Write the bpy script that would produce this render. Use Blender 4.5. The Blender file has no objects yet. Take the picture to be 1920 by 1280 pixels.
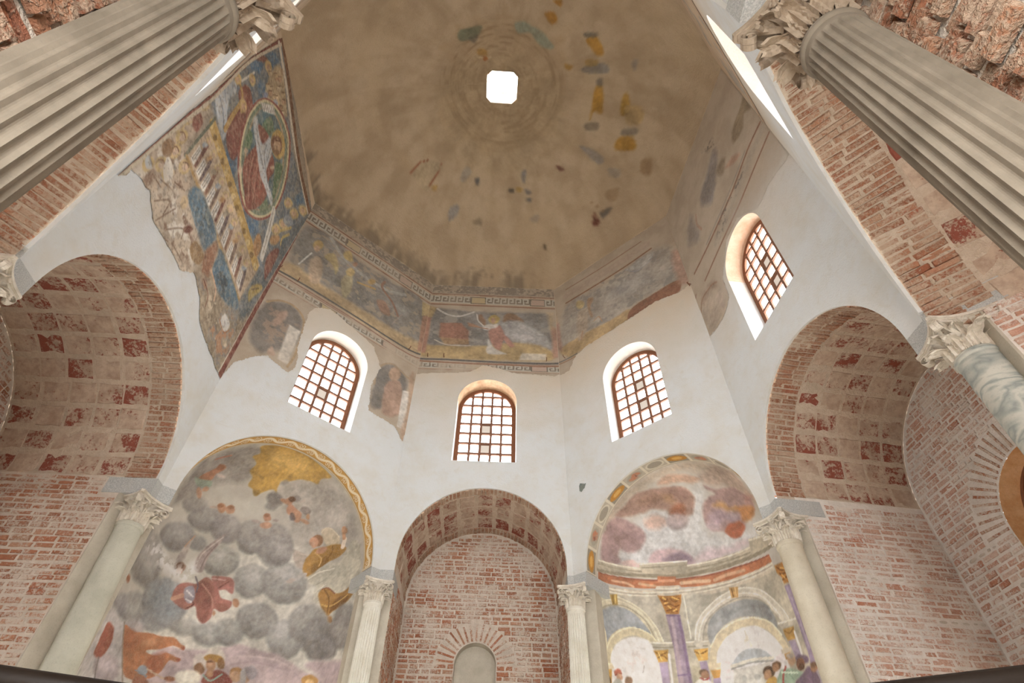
import bpy, bmesh, math, random
import numpy as np
from mathutils import Vector, Matrix
from mathutils.geometry import delaunay_2d_cdt

scene = bpy.context.scene
COL = scene.collection

# ------------------------------------------------------------------ camera
CAM = np.array([0.1222, -4.4303, 1.0135])
FWD = np.array([0.03219858, 0.67349903, 0.73848649])
RT = np.array([0.9979773, -0.0621856, 0.01320064])
UP = np.array([-0.05481384, -0.73656772, 0.67413904])
FPX = 1073.67
cd = bpy.data.cameras.new('camera')
cd.sensor_width = 36.0
cd.lens = FPX / 1920 * 36
cd.clip_start = 0.02
cam = bpy.data.objects.new('camera', cd)
COL.objects.link(cam)
m = Matrix.Identity(4)
for i in range(3):
    m[i][0], m[i][1], m[i][2], m[i][3] = RT[i], UP[i], -FWD[i], CAM[i]
cam.matrix_world = m
scene.camera = cam

# ------------------------------------------------------------------ daylight and exposure
world = bpy.data.worlds.new('overcast_sky')
scene.world = world
world.use_nodes = True
bg = world.node_tree.nodes['Background']
bg.inputs[0].default_value = (1.0, 0.985, 0.965, 1)
bg.inputs[1].default_value = 15.0
scene.view_settings.view_transform = 'Standard'
scene.view_settings.look = 'None'
scene.view_settings.exposure = 0.02
scene.view_settings.gamma = 1.0
scene.view_settings.use_curve_mapping = False
scene.cycles.use_light_tree = False
scene.cycles.diffuse_bounces = 5
scene.cycles.glossy_bounces = 2
scene.cycles.transmission_bounces = 2
scene.cycles.use_adaptive_sampling = True
scene.cycles.adaptive_threshold = 0.04
scene.cycles.max_bounces = 6
PANE_LIGHT = 14.0          # brightness of the frosted panes of the drum windows
PAINT_GAIN = 1.25

rnd = random.Random(7)
PI = math.pi

# ------------------------------------------------------------------ plan of the octagon (metres, floor z = 0)
C = dict(C1L=(-1.320, 3.596), C1R=(1.453, 3.539), C2L=(-3.710, 1.671), C2R=(3.559, 1.471),
         C3L=(-3.738, -1.558), C3R=(3.813, -1.450), C4L=(-1.310, -3.574), C4R=(1.560, -3.680))
C = {k: np.array(v) for k, v in C.items()}
FACES = dict(F0=('C1L', 'C1R'), F1=('C2L', 'C1L'), F2=('C3L', 'C2L'), F3=('C4L', 'C3L'),
             R1=('C1R', 'C2R'), R2=('C2R', 'C3R'), R3=('C3R', 'C4R'), F4=('C4R', 'C4L'))
ZS, ZT = 4.836, 11.60              # top of the impost blocks, springing of the dome
ZSILL, ZWC, WW = 6.76, 8.113, 0.546  # drum windows: sill, centre of the round head, half width
ZO = 14.27
ARCH = dict(F0=(0.207, 2.685, 5.006), F1=(0.164, 2.934, 4.848), F2=(0.248, 3.095, 4.835),
            F3=(0.10, 3.05, 4.45), R1=(0.222, 2.808, 4.843), R2=(0.135, 2.705, 4.868), R3=(0.087, 3.05, 4.55), F4=(0.18, 2.68, 4.84))
PD = dict(C1L=.19, C1R=.18, C2L=.34, C2R=.26, C3L=.31, C3R=.34, C4L=.3, C4R=.3)   # how far the piers stand back behind the columns
SIDE = dict(F0='front', F1='front_left', F2='left', F3='rear_left', F4='rear', R3='rear_right', R2='right', R1='front_right')


class Fr:
    def __init__(s, fc):
        a, b = FACES[fc]
        s.A, B = C[a], C[b]
        s.L = float(np.linalg.norm(B - s.A))
        s.e = (B - s.A) / s.L
        s.n = np.array([-s.e[1], s.e[0]])
        s.ul, s.ur, s.zA = ARCH[fc]
        s.um, s.r = (s.ul + s.ur) / 2, (s.ur - s.ul) / 2

    def p(s, u, dep, z):
        q = s.A + s.e * u + s.n * dep
        return (q[0], q[1], z)


FR = {k: Fr(k) for k in FACES}


def project(X):
    X = np.atleast_2d(np.array(X, float))
    d = X - CAM
    z = d @ FWD
    return np.stack([960 + FPX * (d @ RT) / z, 640 - FPX * (d @ UP) / z, z], 1)


# ------------------------------------------------------------------ object helpers
def tag(o, label=None, cat=None, group=None, kind=None):
    if label: o['label'] = label
    if cat: o['category'] = cat
    if group: o['group'] = group
    if kind: o['kind'] = kind
    return o


def link(name, me, mat, parent=None, **kw):
    o = bpy.data.objects.new(name, me)
    COL.objects.link(o)
    if mat is not None and me is not None and len(me.materials) == 0:
        me.materials.append(mat)
    if parent: o.parent = parent
    return tag(o, **kw)


def mesh(name, verts, faces, smooth=False):
    me = bpy.data.meshes.new(name)
    me.from_pydata([tuple(map(float, v)) for v in verts], [], faces)
    me.update()
    if smooth:
        me.polygons.foreach_set('use_smooth', [True] * len(me.polygons))
    return me


def fast_mesh(name, V, Q, smooth=False):
    me = bpy.data.meshes.new(name)
    V, Q = np.asarray(V, np.float32), np.asarray(Q, np.int32)
    me.vertices.add(len(V)); me.vertices.foreach_set('co', V.ravel())
    me.loops.add(Q.size); me.loops.foreach_set('vertex_index', Q.ravel())
    me.polygons.add(len(Q))
    me.polygons.foreach_set('loop_start', np.arange(len(Q), dtype=np.int32) * 4)
    me.polygons.foreach_set('loop_total', np.full(len(Q), 4, np.int32))
    me.update(calc_edges=True)
    me.validate()
    return me


def empty(name, loc, **kw):
    o = bpy.data.objects.new(name, None)
    COL.objects.link(o)
    o.location = loc
    o.empty_display_size = .1
    return tag(o, **kw)


class MB:
    def __init__(s): s.v, s.f = [], []

    def add(s, v, f):
        k = len(s.v)
        s.v += [tuple(map(float, q)) for q in v]
        s.f += [tuple(i + k for i in q) for q in f]
        return s

    def box(s, x0, x1, y0, y1, z0, z1):
        v = [(x, y, z) for z in (z0, z1) for y in (y0, y1) for x in (x0, x1)]
        return s.add(v, [(0, 2, 3, 1), (4, 5, 7, 6), (0, 1, 5, 4), (2, 6, 7, 3), (0, 4, 6, 2), (1, 3, 7, 5)])

    def grid(s, P, closed=False):   # P[i][j] -> quads
        n, k = len(P), len(P[0])
        v = [q for row in P for q in row]
        f = [(i * k + j, i * k + (j + 1) % k, (i + 1) * k + (j + 1) % k, (i + 1) * k + j) for i in range(n - 1) for j in range(k if closed else k - 1)]
        return s.add(v, f)

    def prism(s, poly, z0, z1):     # plan polygon extruded in z
        n = len(poly)
        v = [(*q, z0) for q in poly] + [(*q, z1) for q in poly]
        f = [tuple(range(n))[::-1], tuple(range(n, 2 * n))] + [(i, (i + 1) % n, n + (i + 1) % n, n + i) for i in range(n)]
        return s.add(v, f)

    def tube(s, pts, r, n=8, cap=True):
        rings = []
        for i, q in enumerate(pts):
            q = Vector(q)
            d = Vector(pts[min(i + 1, len(pts) - 1)]) - Vector(pts[max(i - 1, 0)])
            d.normalize()
            a = d.orthogonal() if abs(d.z) > .99 else d.cross(Vector((0, 0, 1)))
            a.normalize()
            b = d.cross(a)
            rr = r[i] if hasattr(r, '__len__') else r
            rings.append([tuple(q + a * rr * math.cos(2 * PI * t / n) + b * rr * math.sin(2 * PI * t / n)) for t in range(n)])
        k = len(s.v)
        s.grid(rings, True)
        if cap:
            s.f.append(tuple(k + t for t in range(n))[::-1])
            s.f.append(tuple(k + (len(pts) - 1) * n + t for t in range(n)))
        return s

    def build(s, name, mat, parent=None, smooth=False, **kw):
        return link(name, mesh(name, s.v, s.f, smooth), mat, parent, **kw)


# ------------------------------------------------------------------ materials
def lin(h):
    if isinstance(h, str):
        h = [int(h[i:i + 2], 16) / 255 for i in (0, 2, 4)]
    return tuple((c / 12.92 if c <= .04045 else ((c + .055) / 1.055) ** 2.4) for c in h)


class NT:
    def __init__(s, name):
        s.m = bpy.data.materials.new(name)
        s.m.use_nodes = True
        s.t = s.m.node_tree
        s.b = s.t.nodes['Principled BSDF']
        s.b.inputs['Roughness'].default_value = .9
        s.b.inputs['Specular IOR Level'].default_value = .15

    def n(s, kind, **inp):
        nd = s.t.nodes.new(kind)
        for k, v in inp.items():
            if k.startswith('_'):
                setattr(nd, k[1:], v)
            else:
                key = int(k[1:]) if k[0] == 'i' and k[1:].isdigit() else k.replace('__', ' ')
                s.set(nd.inputs[key], v)
        return nd

    def set(s, inp, v):
        if isinstance(v, bpy.types.NodeSocket): s.t.links.new(v, inp)
        elif isinstance(v, str): inp.default_value = (*lin(v), 1)
        else: inp.default_value = v

    def pos(s): return s.n('ShaderNodeNewGeometry').outputs['Position']

    def noise(s, scale, detail=4, rough=.6, vec=None, dist=0):
        nd = s.n('ShaderNodeTexNoise', Scale=scale, Detail=min(detail, 3.5), Roughness=rough, Distortion=dist)
        s.set(nd.inputs['Vector'], vec if vec is not None else s.pos())
        return nd.outputs[0]

    def ramp(s, v, lo, hi, a=0., b=1.):
        return s.n('ShaderNodeMapRange', i0=v, i1=lo, i2=hi, i3=a, i4=b, _clamp=True).outputs[0]

    def math(s, op, a, b=0.):
        return s.n('ShaderNodeMath', _operation=op, i0=a, i1=b).outputs[0]

    def mix(s, f, a, b, mode='MIX'):
        nd = s.t.nodes.new('ShaderNodeMix')
        nd.data_type = 'RGBA'
        nd.blend_type = mode
        s.set(nd.inputs[0], f); s.set(nd.inputs[6], a); s.set(nd.inputs[7], b)
        return nd.outputs[2]

    def bump(s, h, strength=.3, dist=.01):
        s.set(s.b.inputs['Normal'], s.n('ShaderNodeBump', Strength=strength, Distance=dist, Height=h).outputs[0])

    def scalev(s, x, y, z, vec=None):
        nd = s.n('ShaderNodeVectorMath', _operation='MULTIPLY')
        s.set(nd.inputs[0], vec if vec is not None else s.pos())
        nd.inputs[1].default_value = (x, y, z)
        return nd.outputs[0]

    def rand(s):
        a = s.n('ShaderNodeObjectInfo').outputs['Random']
        b = s.n('ShaderNodeNewGeometry').outputs['Random Per Island']
        return s.math('FRACT', s.math('ADD', s.math('MULTIPLY', a, 7.31), b))

    def col(s, c):
        s.set(s.b.inputs['Base Color'], c)
        return s.m


def m_plaster():
    t = NT('lime_plaster')
    z = t.n('ShaderNodeSeparateXYZ', i0=t.pos()).outputs[2]
    big = t.noise(.9, 5, .6)
    up = t.ramp(t.math('ADD', z, t.math('MULTIPLY', big, 2.4)), 8.2, 10.6)
    c = t.mix(up, 'd3d5d4', 'cfbfa8')
    c = t.mix(t.ramp(t.noise(2.3, 6, .65), .42, .72, 0, .55), c, 'cac4b6')
    c = t.mix(t.ramp(t.noise(7, 5, .6, dist=1.), .55, .8, 0, .35), c, 'c4bba8')
    t.bump(t.math('ADD', t.noise(5, 6, .6), t.noise(45, 3)), .35, .02)
    return t.col(c)


def m_paint(name='fresco_paint', rough=.95):
    t = NT(name)
    a = t.n('ShaderNodeAttribute', _attribute_name='paint').outputs[0]
    mot = t.noise(9, 6, .7)
    c = t.mix(t.ramp(mot, .3, .75, 0, .22), a, 'a08d74')
    c = t.mix(t.ramp(t.noise(60, 3, .7), .45, .75, 0, .16), c, 'd8cfc0')
    t.bump(t.math('ADD', t.noise(6, 5), t.noise(70, 3)), .25, .012)
    return t.col(c)


def m_brick(name, pal, mortar, smear=.45, tint=None):
    t = NT(name)
    r = t.rand()
    rp = t.n('ShaderNodeValToRGB', Fac=r)
    el = rp.color_ramp.elements
    while len(el) < len(pal): el.new(.5)
    for i, p in enumerate(pal):
        el[i].position = i / (len(pal) - 1)
        el[i].color = (*lin(p), 1)
    c = rp.outputs[0]
    c = t.mix(t.ramp(t.noise(38, 5, .7), .45, .8, 0, .45), c, '8a4a38')
    c = t.mix(t.ramp(t.noise(3.1, 3), .5, .75, 0, .35), c, 'b5583c')
    thr = t.math('ADD', t.noise(3.5, 4), t.math('MULTIPLY', t.math('SUBTRACT', t.noise(40, 6, .75), .5), 1.1))
    sm = t.ramp(thr, .66 - smear * .42, .86 - smear * .42, 0, .85)
    c = t.mix(sm, c, mortar)
    t.bump(t.math('ADD', t.noise(26, 7, .75), t.math('MULTIPLY', sm, .25)), 1., .022)
    return t.col(c)


def m_mortar(name, a, b):
    t = NT(name)
    c = t.mix(t.ramp(t.noise(14, 6, .7), .35, .7), a, b)
    c = t.mix(t.ramp(t.noise(2, 4), .5, .75, 0, .5), c, 'a79c8c')
    t.bump(t.noise(28, 7, .75), 1., .024)
    return t.col(c)


def m_tile():
    t = NT('vault_tile_terracotta')
    r = t.rand()
    base = t.mix(t.ramp(t.noise(5, 5, .65), .35, .7), 'b39c88', 'cbb9a6')
    base = t.mix(t.ramp(t.noise(11, 6, .75), .42, .72, 0, .55), base, '8f7767')
    red = t.mix(t.noise(25, 5, .7), '74392f', '98503f')
    thr = t.math('ADD', t.noise(4.5, 3), t.math('MULTIPLY', t.math('SUBTRACT', t.noise(28, 7, .8), .5), 1.0))
    lo = t.ramp(r, .05, 1, .73, .42)
    f = t.ramp(t.math('SUBTRACT', thr, lo), -.03, .09, 0, .93)
    c = t.mix(f, base, red)
    t.bump(t.math('SUBTRACT', t.noise(22, 6, .7), t.math('MULTIPLY', f, .4)), .7, .012)
    return t.col(c)


def m_stone(name, a, b, scale=5, veins=None, bump=.3, rough=.8):
    t = NT(name)
    t.b.inputs['Roughness'].default_value = rough
    c = t.mix(t.ramp(t.noise(scale, 6, .65), .35, .7), a, b)
    if veins:
        v = t.noise(1.7, 5, .5, vec=t.scalev(1.6, .7, 2.4), dist=.5)
        w = t.ramp(t.math('ABSOLUTE', t.math('SUBTRACT', t.math('FRACT', t.math('MULTIPLY', v, 7.)), .5)), .1, .5, 0, .85)
        c = t.mix(w, c, veins)
    c = t.mix(t.ramp(t.noise(70, 3), .55, .8, 0, .3), c, '6d675e')
    t.bump(t.noise(40, 5, .7), bump, .008)
    return t.col(c)


def m_granite():
    t = NT('grey_granite')
    c = t.mix(t.ramp(t.noise(110, 3, .8), .4, .62), '9c9e9d', 'cccdca')
    c = t.mix(t.ramp(t.noise(4, 4), .4, .7, 0, .5), c, 'b4b2ab')
    t.bump(t.noise(60, 5, .7), .5, .012)
    return t.col(c)


def m_plain(name, c, rough=.6, metal=0.):
    t = NT(name)
    t.b.inputs['Roughness'].default_value = rough
    t.b.inputs['Metallic'].default_value = metal
    k = t.mix(t.ramp(t.noise(25, 5), .3, .7, 0, .5), c, tuple(v * .6 for v in lin(c)) + (1,))
    t.bump(t.noise(60, 4), .2, .004)
    return t.col(k)


def m_emit(name, c, s):
    m = bpy.data.materials.new(name)
    m.use_nodes = True
    b = m.node_tree.nodes['Principled BSDF']
    b.inputs['Base Color'].default_value = tuple(.5 * v for v in lin(c)) + (1,)
    b.inputs['Emission Color'].default_value = (*lin(c), 1)
    b.inputs['Emission Strength'].default_value = s
    b.inputs['Roughness'].default_value = .4
    return m


M = dict(
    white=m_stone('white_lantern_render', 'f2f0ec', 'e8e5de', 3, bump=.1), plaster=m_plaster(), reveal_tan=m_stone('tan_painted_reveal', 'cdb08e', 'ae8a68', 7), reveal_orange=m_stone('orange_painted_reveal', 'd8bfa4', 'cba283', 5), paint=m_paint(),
    brick=m_brick('red_brick', ['b07a5e', 'bb8668', 'a06a4e', 'c79e84', 'b38b70', 'b47454'], 'd6cabb', .58),
    brick_pale=m_brick('limewashed_brick', ['cda48f', 'd5b19e', 'c4947c', 'ddc7b8', 'cfad98', 'be866c'], 'e6e0d6', .58),
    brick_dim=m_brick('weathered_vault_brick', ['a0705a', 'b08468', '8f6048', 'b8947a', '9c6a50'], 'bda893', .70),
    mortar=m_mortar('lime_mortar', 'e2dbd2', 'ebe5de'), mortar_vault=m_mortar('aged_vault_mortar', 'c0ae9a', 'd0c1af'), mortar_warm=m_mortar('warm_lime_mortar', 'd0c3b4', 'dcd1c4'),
    tile=m_tile(), granite=m_granite(),
    cobble=m_stone('river_cobble', 'c6bcae', 'd4cbc0', 9),
    marble=m_stone('white_marble', 'dedbd0', 'cfcabb', 4), marble_green=m_stone('pale_greenish_marble', 'c6c5b6', 'b2b1a2', 3),
    marble_vein=m_stone('veined_marble', 'cfc8b6', 'b8ae98', 2.5), cipollino=m_stone('banded_cipollino_marble', 'c2c1b6', 'aeb0a8', 2, veins='858d8a', rough=.55),
    marble_warm=m_stone('warm_grey_marble', '8a8072', '736a5d', 4), capital=m_stone('carved_limestone', 'ddd6c9', 'c2b8a8', 12, bump=.6),
    capital_warm=m_stone('brownish_carved_limestone', 'b3a390', '978673', 14, bump=.6),  # darker, browner limestone for the capitals of the two rear columns
    pier=m_stone('grey_rendered_pier', 'c6bfb0', 'b0a898', 3, bump=.6),
    wood=m_plain('brown_painted_iron', '85583f', .6), bar=m_plain('rusty_iron_bar', '86604c', .65),
    rail=m_plain('dark_handrail_metal', '1e1712', .5, .0), floor=m_stone('pale_marble_floor', 'dcd8d0', 'cbc6bc', 2),
    pane=m_emit('frosted_window_pane', 'eef2f9', PANE_LIGHT), pane_grey=m_emit('dirty_window_pane', 'd8cdc0', .72),
    pane_low=m_emit('unseen_low_window_pane', 'f2f4f8', 3.4), pane_lantern=m_emit('lantern_pane', 'fffdf6', 40.0), amber=m_emit('amber_glass', 'a85c18', .5),  # pane_low: glowing panes for the low windows out of view
)

# ================================================================== STRUCTURE
def arc(um, zA, r, n=40, a0=PI, a1=0.):
    return [(um + r * math.cos(a0 + (a1 - a0) * i / n), zA + r * math.sin(a0 + (a1 - a0) * i / n)) for i in range(n + 1)]


def inside(poly, x, y):
    c = False
    j = len(poly) - 1
    for i in range(len(poly)):
        (xi, yi), (xj, yj) = poly[i], poly[j]
        if (yi > y) != (yj > y) and x < (xj - xi) * (y - yi) / (yj - yi) + xi: c = not c
        j = i
    return c


def arch_u(f, z):       # half width of the arch void at height z
    return f.r if z <= f.zA else math.sqrt(max(0, f.r ** 2 - (z - f.zA) ** 2))


def plaster_wall(fc, window):
    f = FR[fc]
    a0 = math.asin(max(0., min(1., (ZS - f.zA) / f.r))) if f.zA < ZS else 0.
    ar = arc(f.um, f.zA, f.r, 48, PI - a0, a0)
    out = [(0, ZS)] + ([(f.ul, ZS)] if f.zA > ZS else []) + ar + ([(f.ur, ZS)] if f.zA > ZS else []) + [(f.L, ZS), (f.L, ZT), (0, ZT)]
    um = f.L / 2
    win = [(um - WW, ZSILL)] + arc(um, ZWC, WW, 28) + [(um + WW, ZSILL)] if window else []
    pts = out + win
    n, k = len(out), len(win)
    ed = [(i, (i + 1) % n) for i in range(n)] + [(n + i, n + (i + 1) % k) for i in range(k)]
    r = delaunay_2d_cdt([Vector(p) for p in pts], ed, [], 0, 1e-6)
    V = [(v.x, v.y) for v in r[0]]
    T = []
    for t in r[2]:
        x = sum(V[i][0] for i in t) / 3; y = sum(V[i][1] for i in t) / 3
        if inside(out, x, y) and not (k and inside(win, x, y)): T.append(tuple(t)[::-1])
    mb = MB().add([f.p(u, 0, z) for u, z in V], T)
    mb.grid([[f.p(u, 0, z) for u, z in ar], [f.p(u, .03, z) for u, z in ar]])
    if f.zA < ZS:
        for u0, u1 in ((0, ar[0][0]), (ar[-1][0], f.L)):
            mb.add([f.p(u0, 0, ZS), f.p(u1, 0, ZS), f.p(u1, .6, ZS), f.p(u0, .6, ZS)], [(0, 1, 2, 3)])
    w = mb.build('wall_' + SIDE[fc], M['plaster'], kind='structure')
    if k:
        rv = MB()
        w2 = [(um + (u - um) * .985, z + (.02 if z <= ZSILL + .01 else 0)) for u, z in win]
        rv.grid([[f.p(u, 0, z) for u, z in q] for q in (win[-2:] + win[:2],)] + [[f.p(u, .42, z) for u, z in w2[-2:] + w2[:2]]])
        rv.build('window_reveal', M['plaster'], w)
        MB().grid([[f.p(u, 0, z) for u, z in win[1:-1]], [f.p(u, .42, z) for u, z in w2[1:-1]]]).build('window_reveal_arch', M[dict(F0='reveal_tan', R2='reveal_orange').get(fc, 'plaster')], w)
    return w


def make_window(fc, num):
    f = FR[fc]
    um, dep = f.L / 2, .27
    o = empty('window_%d' % num, f.p(um, dep, ZSILL), kind='structure')
    inv = Vector(o.location)
    R, ri = WW - .004, WW - .078

    def L(u, d, z): return tuple(Vector(f.p(um + u, dep + d, z)) - inv)
    pr = lambda r, lo: [(-r, lo)] + [(u - 0, z) for u, z in arc(0, ZWC, r, 28)] + [(r, lo)]
    a, b = pr(R, ZSILL + .005), pr(ri, ZSILL + .005)
    mb = MB()
    mb.grid([[L(u, d, z) for u, z in q] for q, d in ((a, .06), (a, 0), (b, 0), (b, .06))])
    mb.build('frame', M['wood'], o)
    nx, pz = 5, .222
    px = 2 * ri / nx
    zs = [ZSILL + .13 + pz * i for i in range(9)]
    zs = [z for z in zs if z < ZWC + ri - .03]
    for i in range(1, nx):
        x = -ri + px * i
        zt = ZWC + math.sqrt(ri * ri - x * x) + .01
        mb = MB().add([L(x + sx * .0205, d, z) for z in (ZSILL + .01, zt) for d in (.0, .034) for sx in (-1, 1)],
                      [(0, 2, 3, 1), (4, 5, 7, 6), (0, 1, 5, 4), (2, 6, 7, 3), (0, 4, 6, 2), (1, 3, 7, 5)])
        mb.build('bar', M['bar'], o)
    for z in zs:
        x = ri if z < ZWC else math.sqrt(ri * ri - (z - ZWC) ** 2) + .01
        mb = MB().add([L(xx, d, z + s * .019) for xx in (-x, x) for d in (-.006, .03) for s in (-1, 1)],
                      [(0, 2, 3, 1), (4, 5, 7, 6), (0, 1, 5, 4), (2, 6, 7, 3), (0, 4, 6, 2), (1, 3, 7, 5)])
        mb.build('bar', M['bar'], o)
    grey = {'F0': {(2, 2), (2, 4)}, 'R1': {(2, 5), (2, 3)}, 'F1': {(2, 3)}, 'R2': {(2, 3), (2, 5)}}.get(fc, set())
    lev = [ZSILL + .006] + zs + [ZWC + ri]
    for i in range(nx):
        for j in range(len(lev) - 1):
            x0, x1 = -ri + px * i, -ri + px * (i + 1)
            top = []
            for t in range(7):
                x = x0 + (x1 - x0) * t / 6
                zt = min(lev[j + 1], ZWC + math.sqrt(max(0, ri * ri - x * x)))
                if zt > lev[j] + 1e-3: top.append((x, zt))
            if len(top) < 2: continue
            if len(top) == 7 and all(abs(q[1] - lev[j + 1]) < 1e-6 for q in top): top = [top[0], top[-1]]
            poly = [(top[0][0], lev[j]), (top[-1][0], lev[j])] + top[::-1]
            n = len(poly)
            g = (i, j) in grey
            mb = MB().add([L(u, .036, z) for u, z in poly] + [L(u, .044, z) for u, z in poly],
                          [tuple(range(n)), tuple(range(n, 2 * n))[::-1]] + [(q, n + q, n + (q + 1) % n, (q + 1) % n) for q in range(n)])
            mb.build('pane', M['pane_grey'] if g else M['pane'], o)
    return o


# ------------------------------------------------------------------ bricks
def brick_mesh(name, seed, rounded=.0):
    r = random.Random(seed)
    k = 12
    ring = []
    for i in range(k):
        a = 2 * PI * (i + .5) / k
        c, s_ = math.cos(a), math.sin(a)
        q = max(abs(c), abs(s_))
        x, y = c / q * .5, s_ / q * .5
        x = x * (1 - rounded) + c * .5 * rounded
        y = y * (1 - rounded) + s_ * .5 * rounded
        ring.append((x * (1 - r.random() * .06), y * (1 - r.random() * .14)))
    v, f = [], []
    for z, sc in ((-.5, 1.), (.1 + rounded * -.1, 1.), (.5 - rounded * .2, .90 - rounded * .25)):
        v += [(x * sc, y * (sc if sc == 1 else sc - .06), z + (r.random() - .5) * .15 * (z > 0)) for x, y in ring]
    v.append((r.uniform(-.1, .1), r.uniform(-.1, .1), .5))
    for a in range(2):
        f += [(a * k + i, a * k + (i + 1) % k, (a + 1) * k + (i + 1) % k, (a + 1) * k + i) for i in range(k)]
    f += [(2 * k + i, 2 * k + (i + 1) % k, 3 * k) for i in range(k)]
    return v, f


BV = [brick_mesh('brick', s) for s in range(8)]
CV = [brick_mesh('cobble', 50 + s, .85) for s in range(5)]
_cache = {}


def emit(specs, parent, name, mat, limit=300, variants=BV):
    """specs: (centre, ex, ey, ez, (sx, sy, sz)); the largest in view become objects, the rest one stuff part"""
    if not specs: return
    key = (id(variants), mat.name)
    if key not in _cache:
        ms = []
        for v, f in variants:
            me = mesh(name, v, f)
            me.materials.append(mat)
            ms.append(me)
        _cache[key] = ms
    cen = np.array([s[0] for s in specs])
    pj = project(cen)
    ok = (pj[:, 2] > .1) & (pj[:, 0] > -15) & (pj[:, 0] < 1935) & (pj[:, 1] > -15) & (pj[:, 1] < 1295)
    score = np.where(ok, np.array([s[4][0] * s[4][1] for s in specs]) / np.maximum(pj[:, 2], .1) ** 2, -1)
    order = np.argsort(-score)
    rest = []
    for rank, i in enumerate(order):
        c, ex, ey, ez, sz = specs[i]
        if rank < limit and score[i] > 0:
            o = bpy.data.objects.new(name, rnd.choice(_cache[key]))
            COL.objects.link(o)
            o.parent = parent
            mm = Matrix.Identity(4)
            for q in range(3):
                mm[q][0], mm[q][1], mm[q][2], mm[q][3] = ex[q] * sz[0], ey[q] * sz[1], ez[q] * sz[2], c[q]
            o.matrix_basis = mm
        else:
            rest.append(i)
    if rest:
        VV, FF, k = [], [], 0
        for i in rest:
            c, ex, ey, ez, sz = specs[i]
            v, f = rnd.choice(variants)
            B = np.stack([np.array(ex) * sz[0], np.array(ey) * sz[1], np.array(ez) * sz[2]])
            VV.append(np.array(v) @ B + np.array(c))
            FF += [tuple(q + k for q in t) for t in f]
            k += len(v)
        me = mesh(name + 's_beyond', np.concatenate(VV), FF)
        link(name + 's_beyond', me, mat, parent, kind='stuff')


def rows(org, ex, ey, ez, z0, z1, span, pitch=.07, lmin=.13, lmax=.27, joint=.014, proud=.012, skip=None, cobbles=None, jit=1.):
    """courses of bricks on a plane; span(y) -> list of (x0, x1)"""
    out, cob = [], []
    org, ex, ey, ez = map(np.array, (org, ex, ey, ez))
    y = z0
    while y < z1 - .02:
        h = pitch * rnd.uniform(.82, 1.22)
        wob = rnd.uniform(0, 6)
        for x0, x1 in span(y + h / 2):
            x = x0 + .004
            is_row = cobbles and cobbles(y)
            is_c = False
            first = True
            while x < x1 - .03:
                if is_row and rnd.random() < .3: is_c = rnd.random() < .6
                l = rnd.uniform(lmin, lmax)
                if first: l *= rnd.uniform(.5, 1); first = False
                if is_c: l = rnd.uniform(.07, .15)
                l = min(l, x1 - x)
                if x1 - (x + l) < .05: l = x1 - x
                cx, cy = x + l / 2, y + h / 2 + rnd.uniform(-.005, .005) * jit + .006 * math.sin(x * 3.1 + wob)
                if not (skip and skip(cx, cy, l, h)):
                    d = .05
                    hh = h - joint * rnd.uniform(.6, 1.9)
                    c = org + ex * cx + ey * cy + ez * (proud * rnd.uniform(.1, 1.5) - d / 2)
                    t = rnd.uniform(-.03, .03) * jit
                    e1 = ex * math.cos(t) + ey * math.sin(t)
                    e2 = ey * math.cos(t) - ex * math.sin(t)
                    if is_c: cob.append((c + ez * .006, e1, e2, ez, (l * .8, hh * .85, d)))
                    else: out.append((c, e1, e2, ez, (l - joint, hh, d)))
                x += l
        y += h
    return out, cob


def quad(name, pts, mat, **kw):
    return link(name, mesh(name, pts, [tuple(range(len(pts)))]), mat, **kw)


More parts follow.
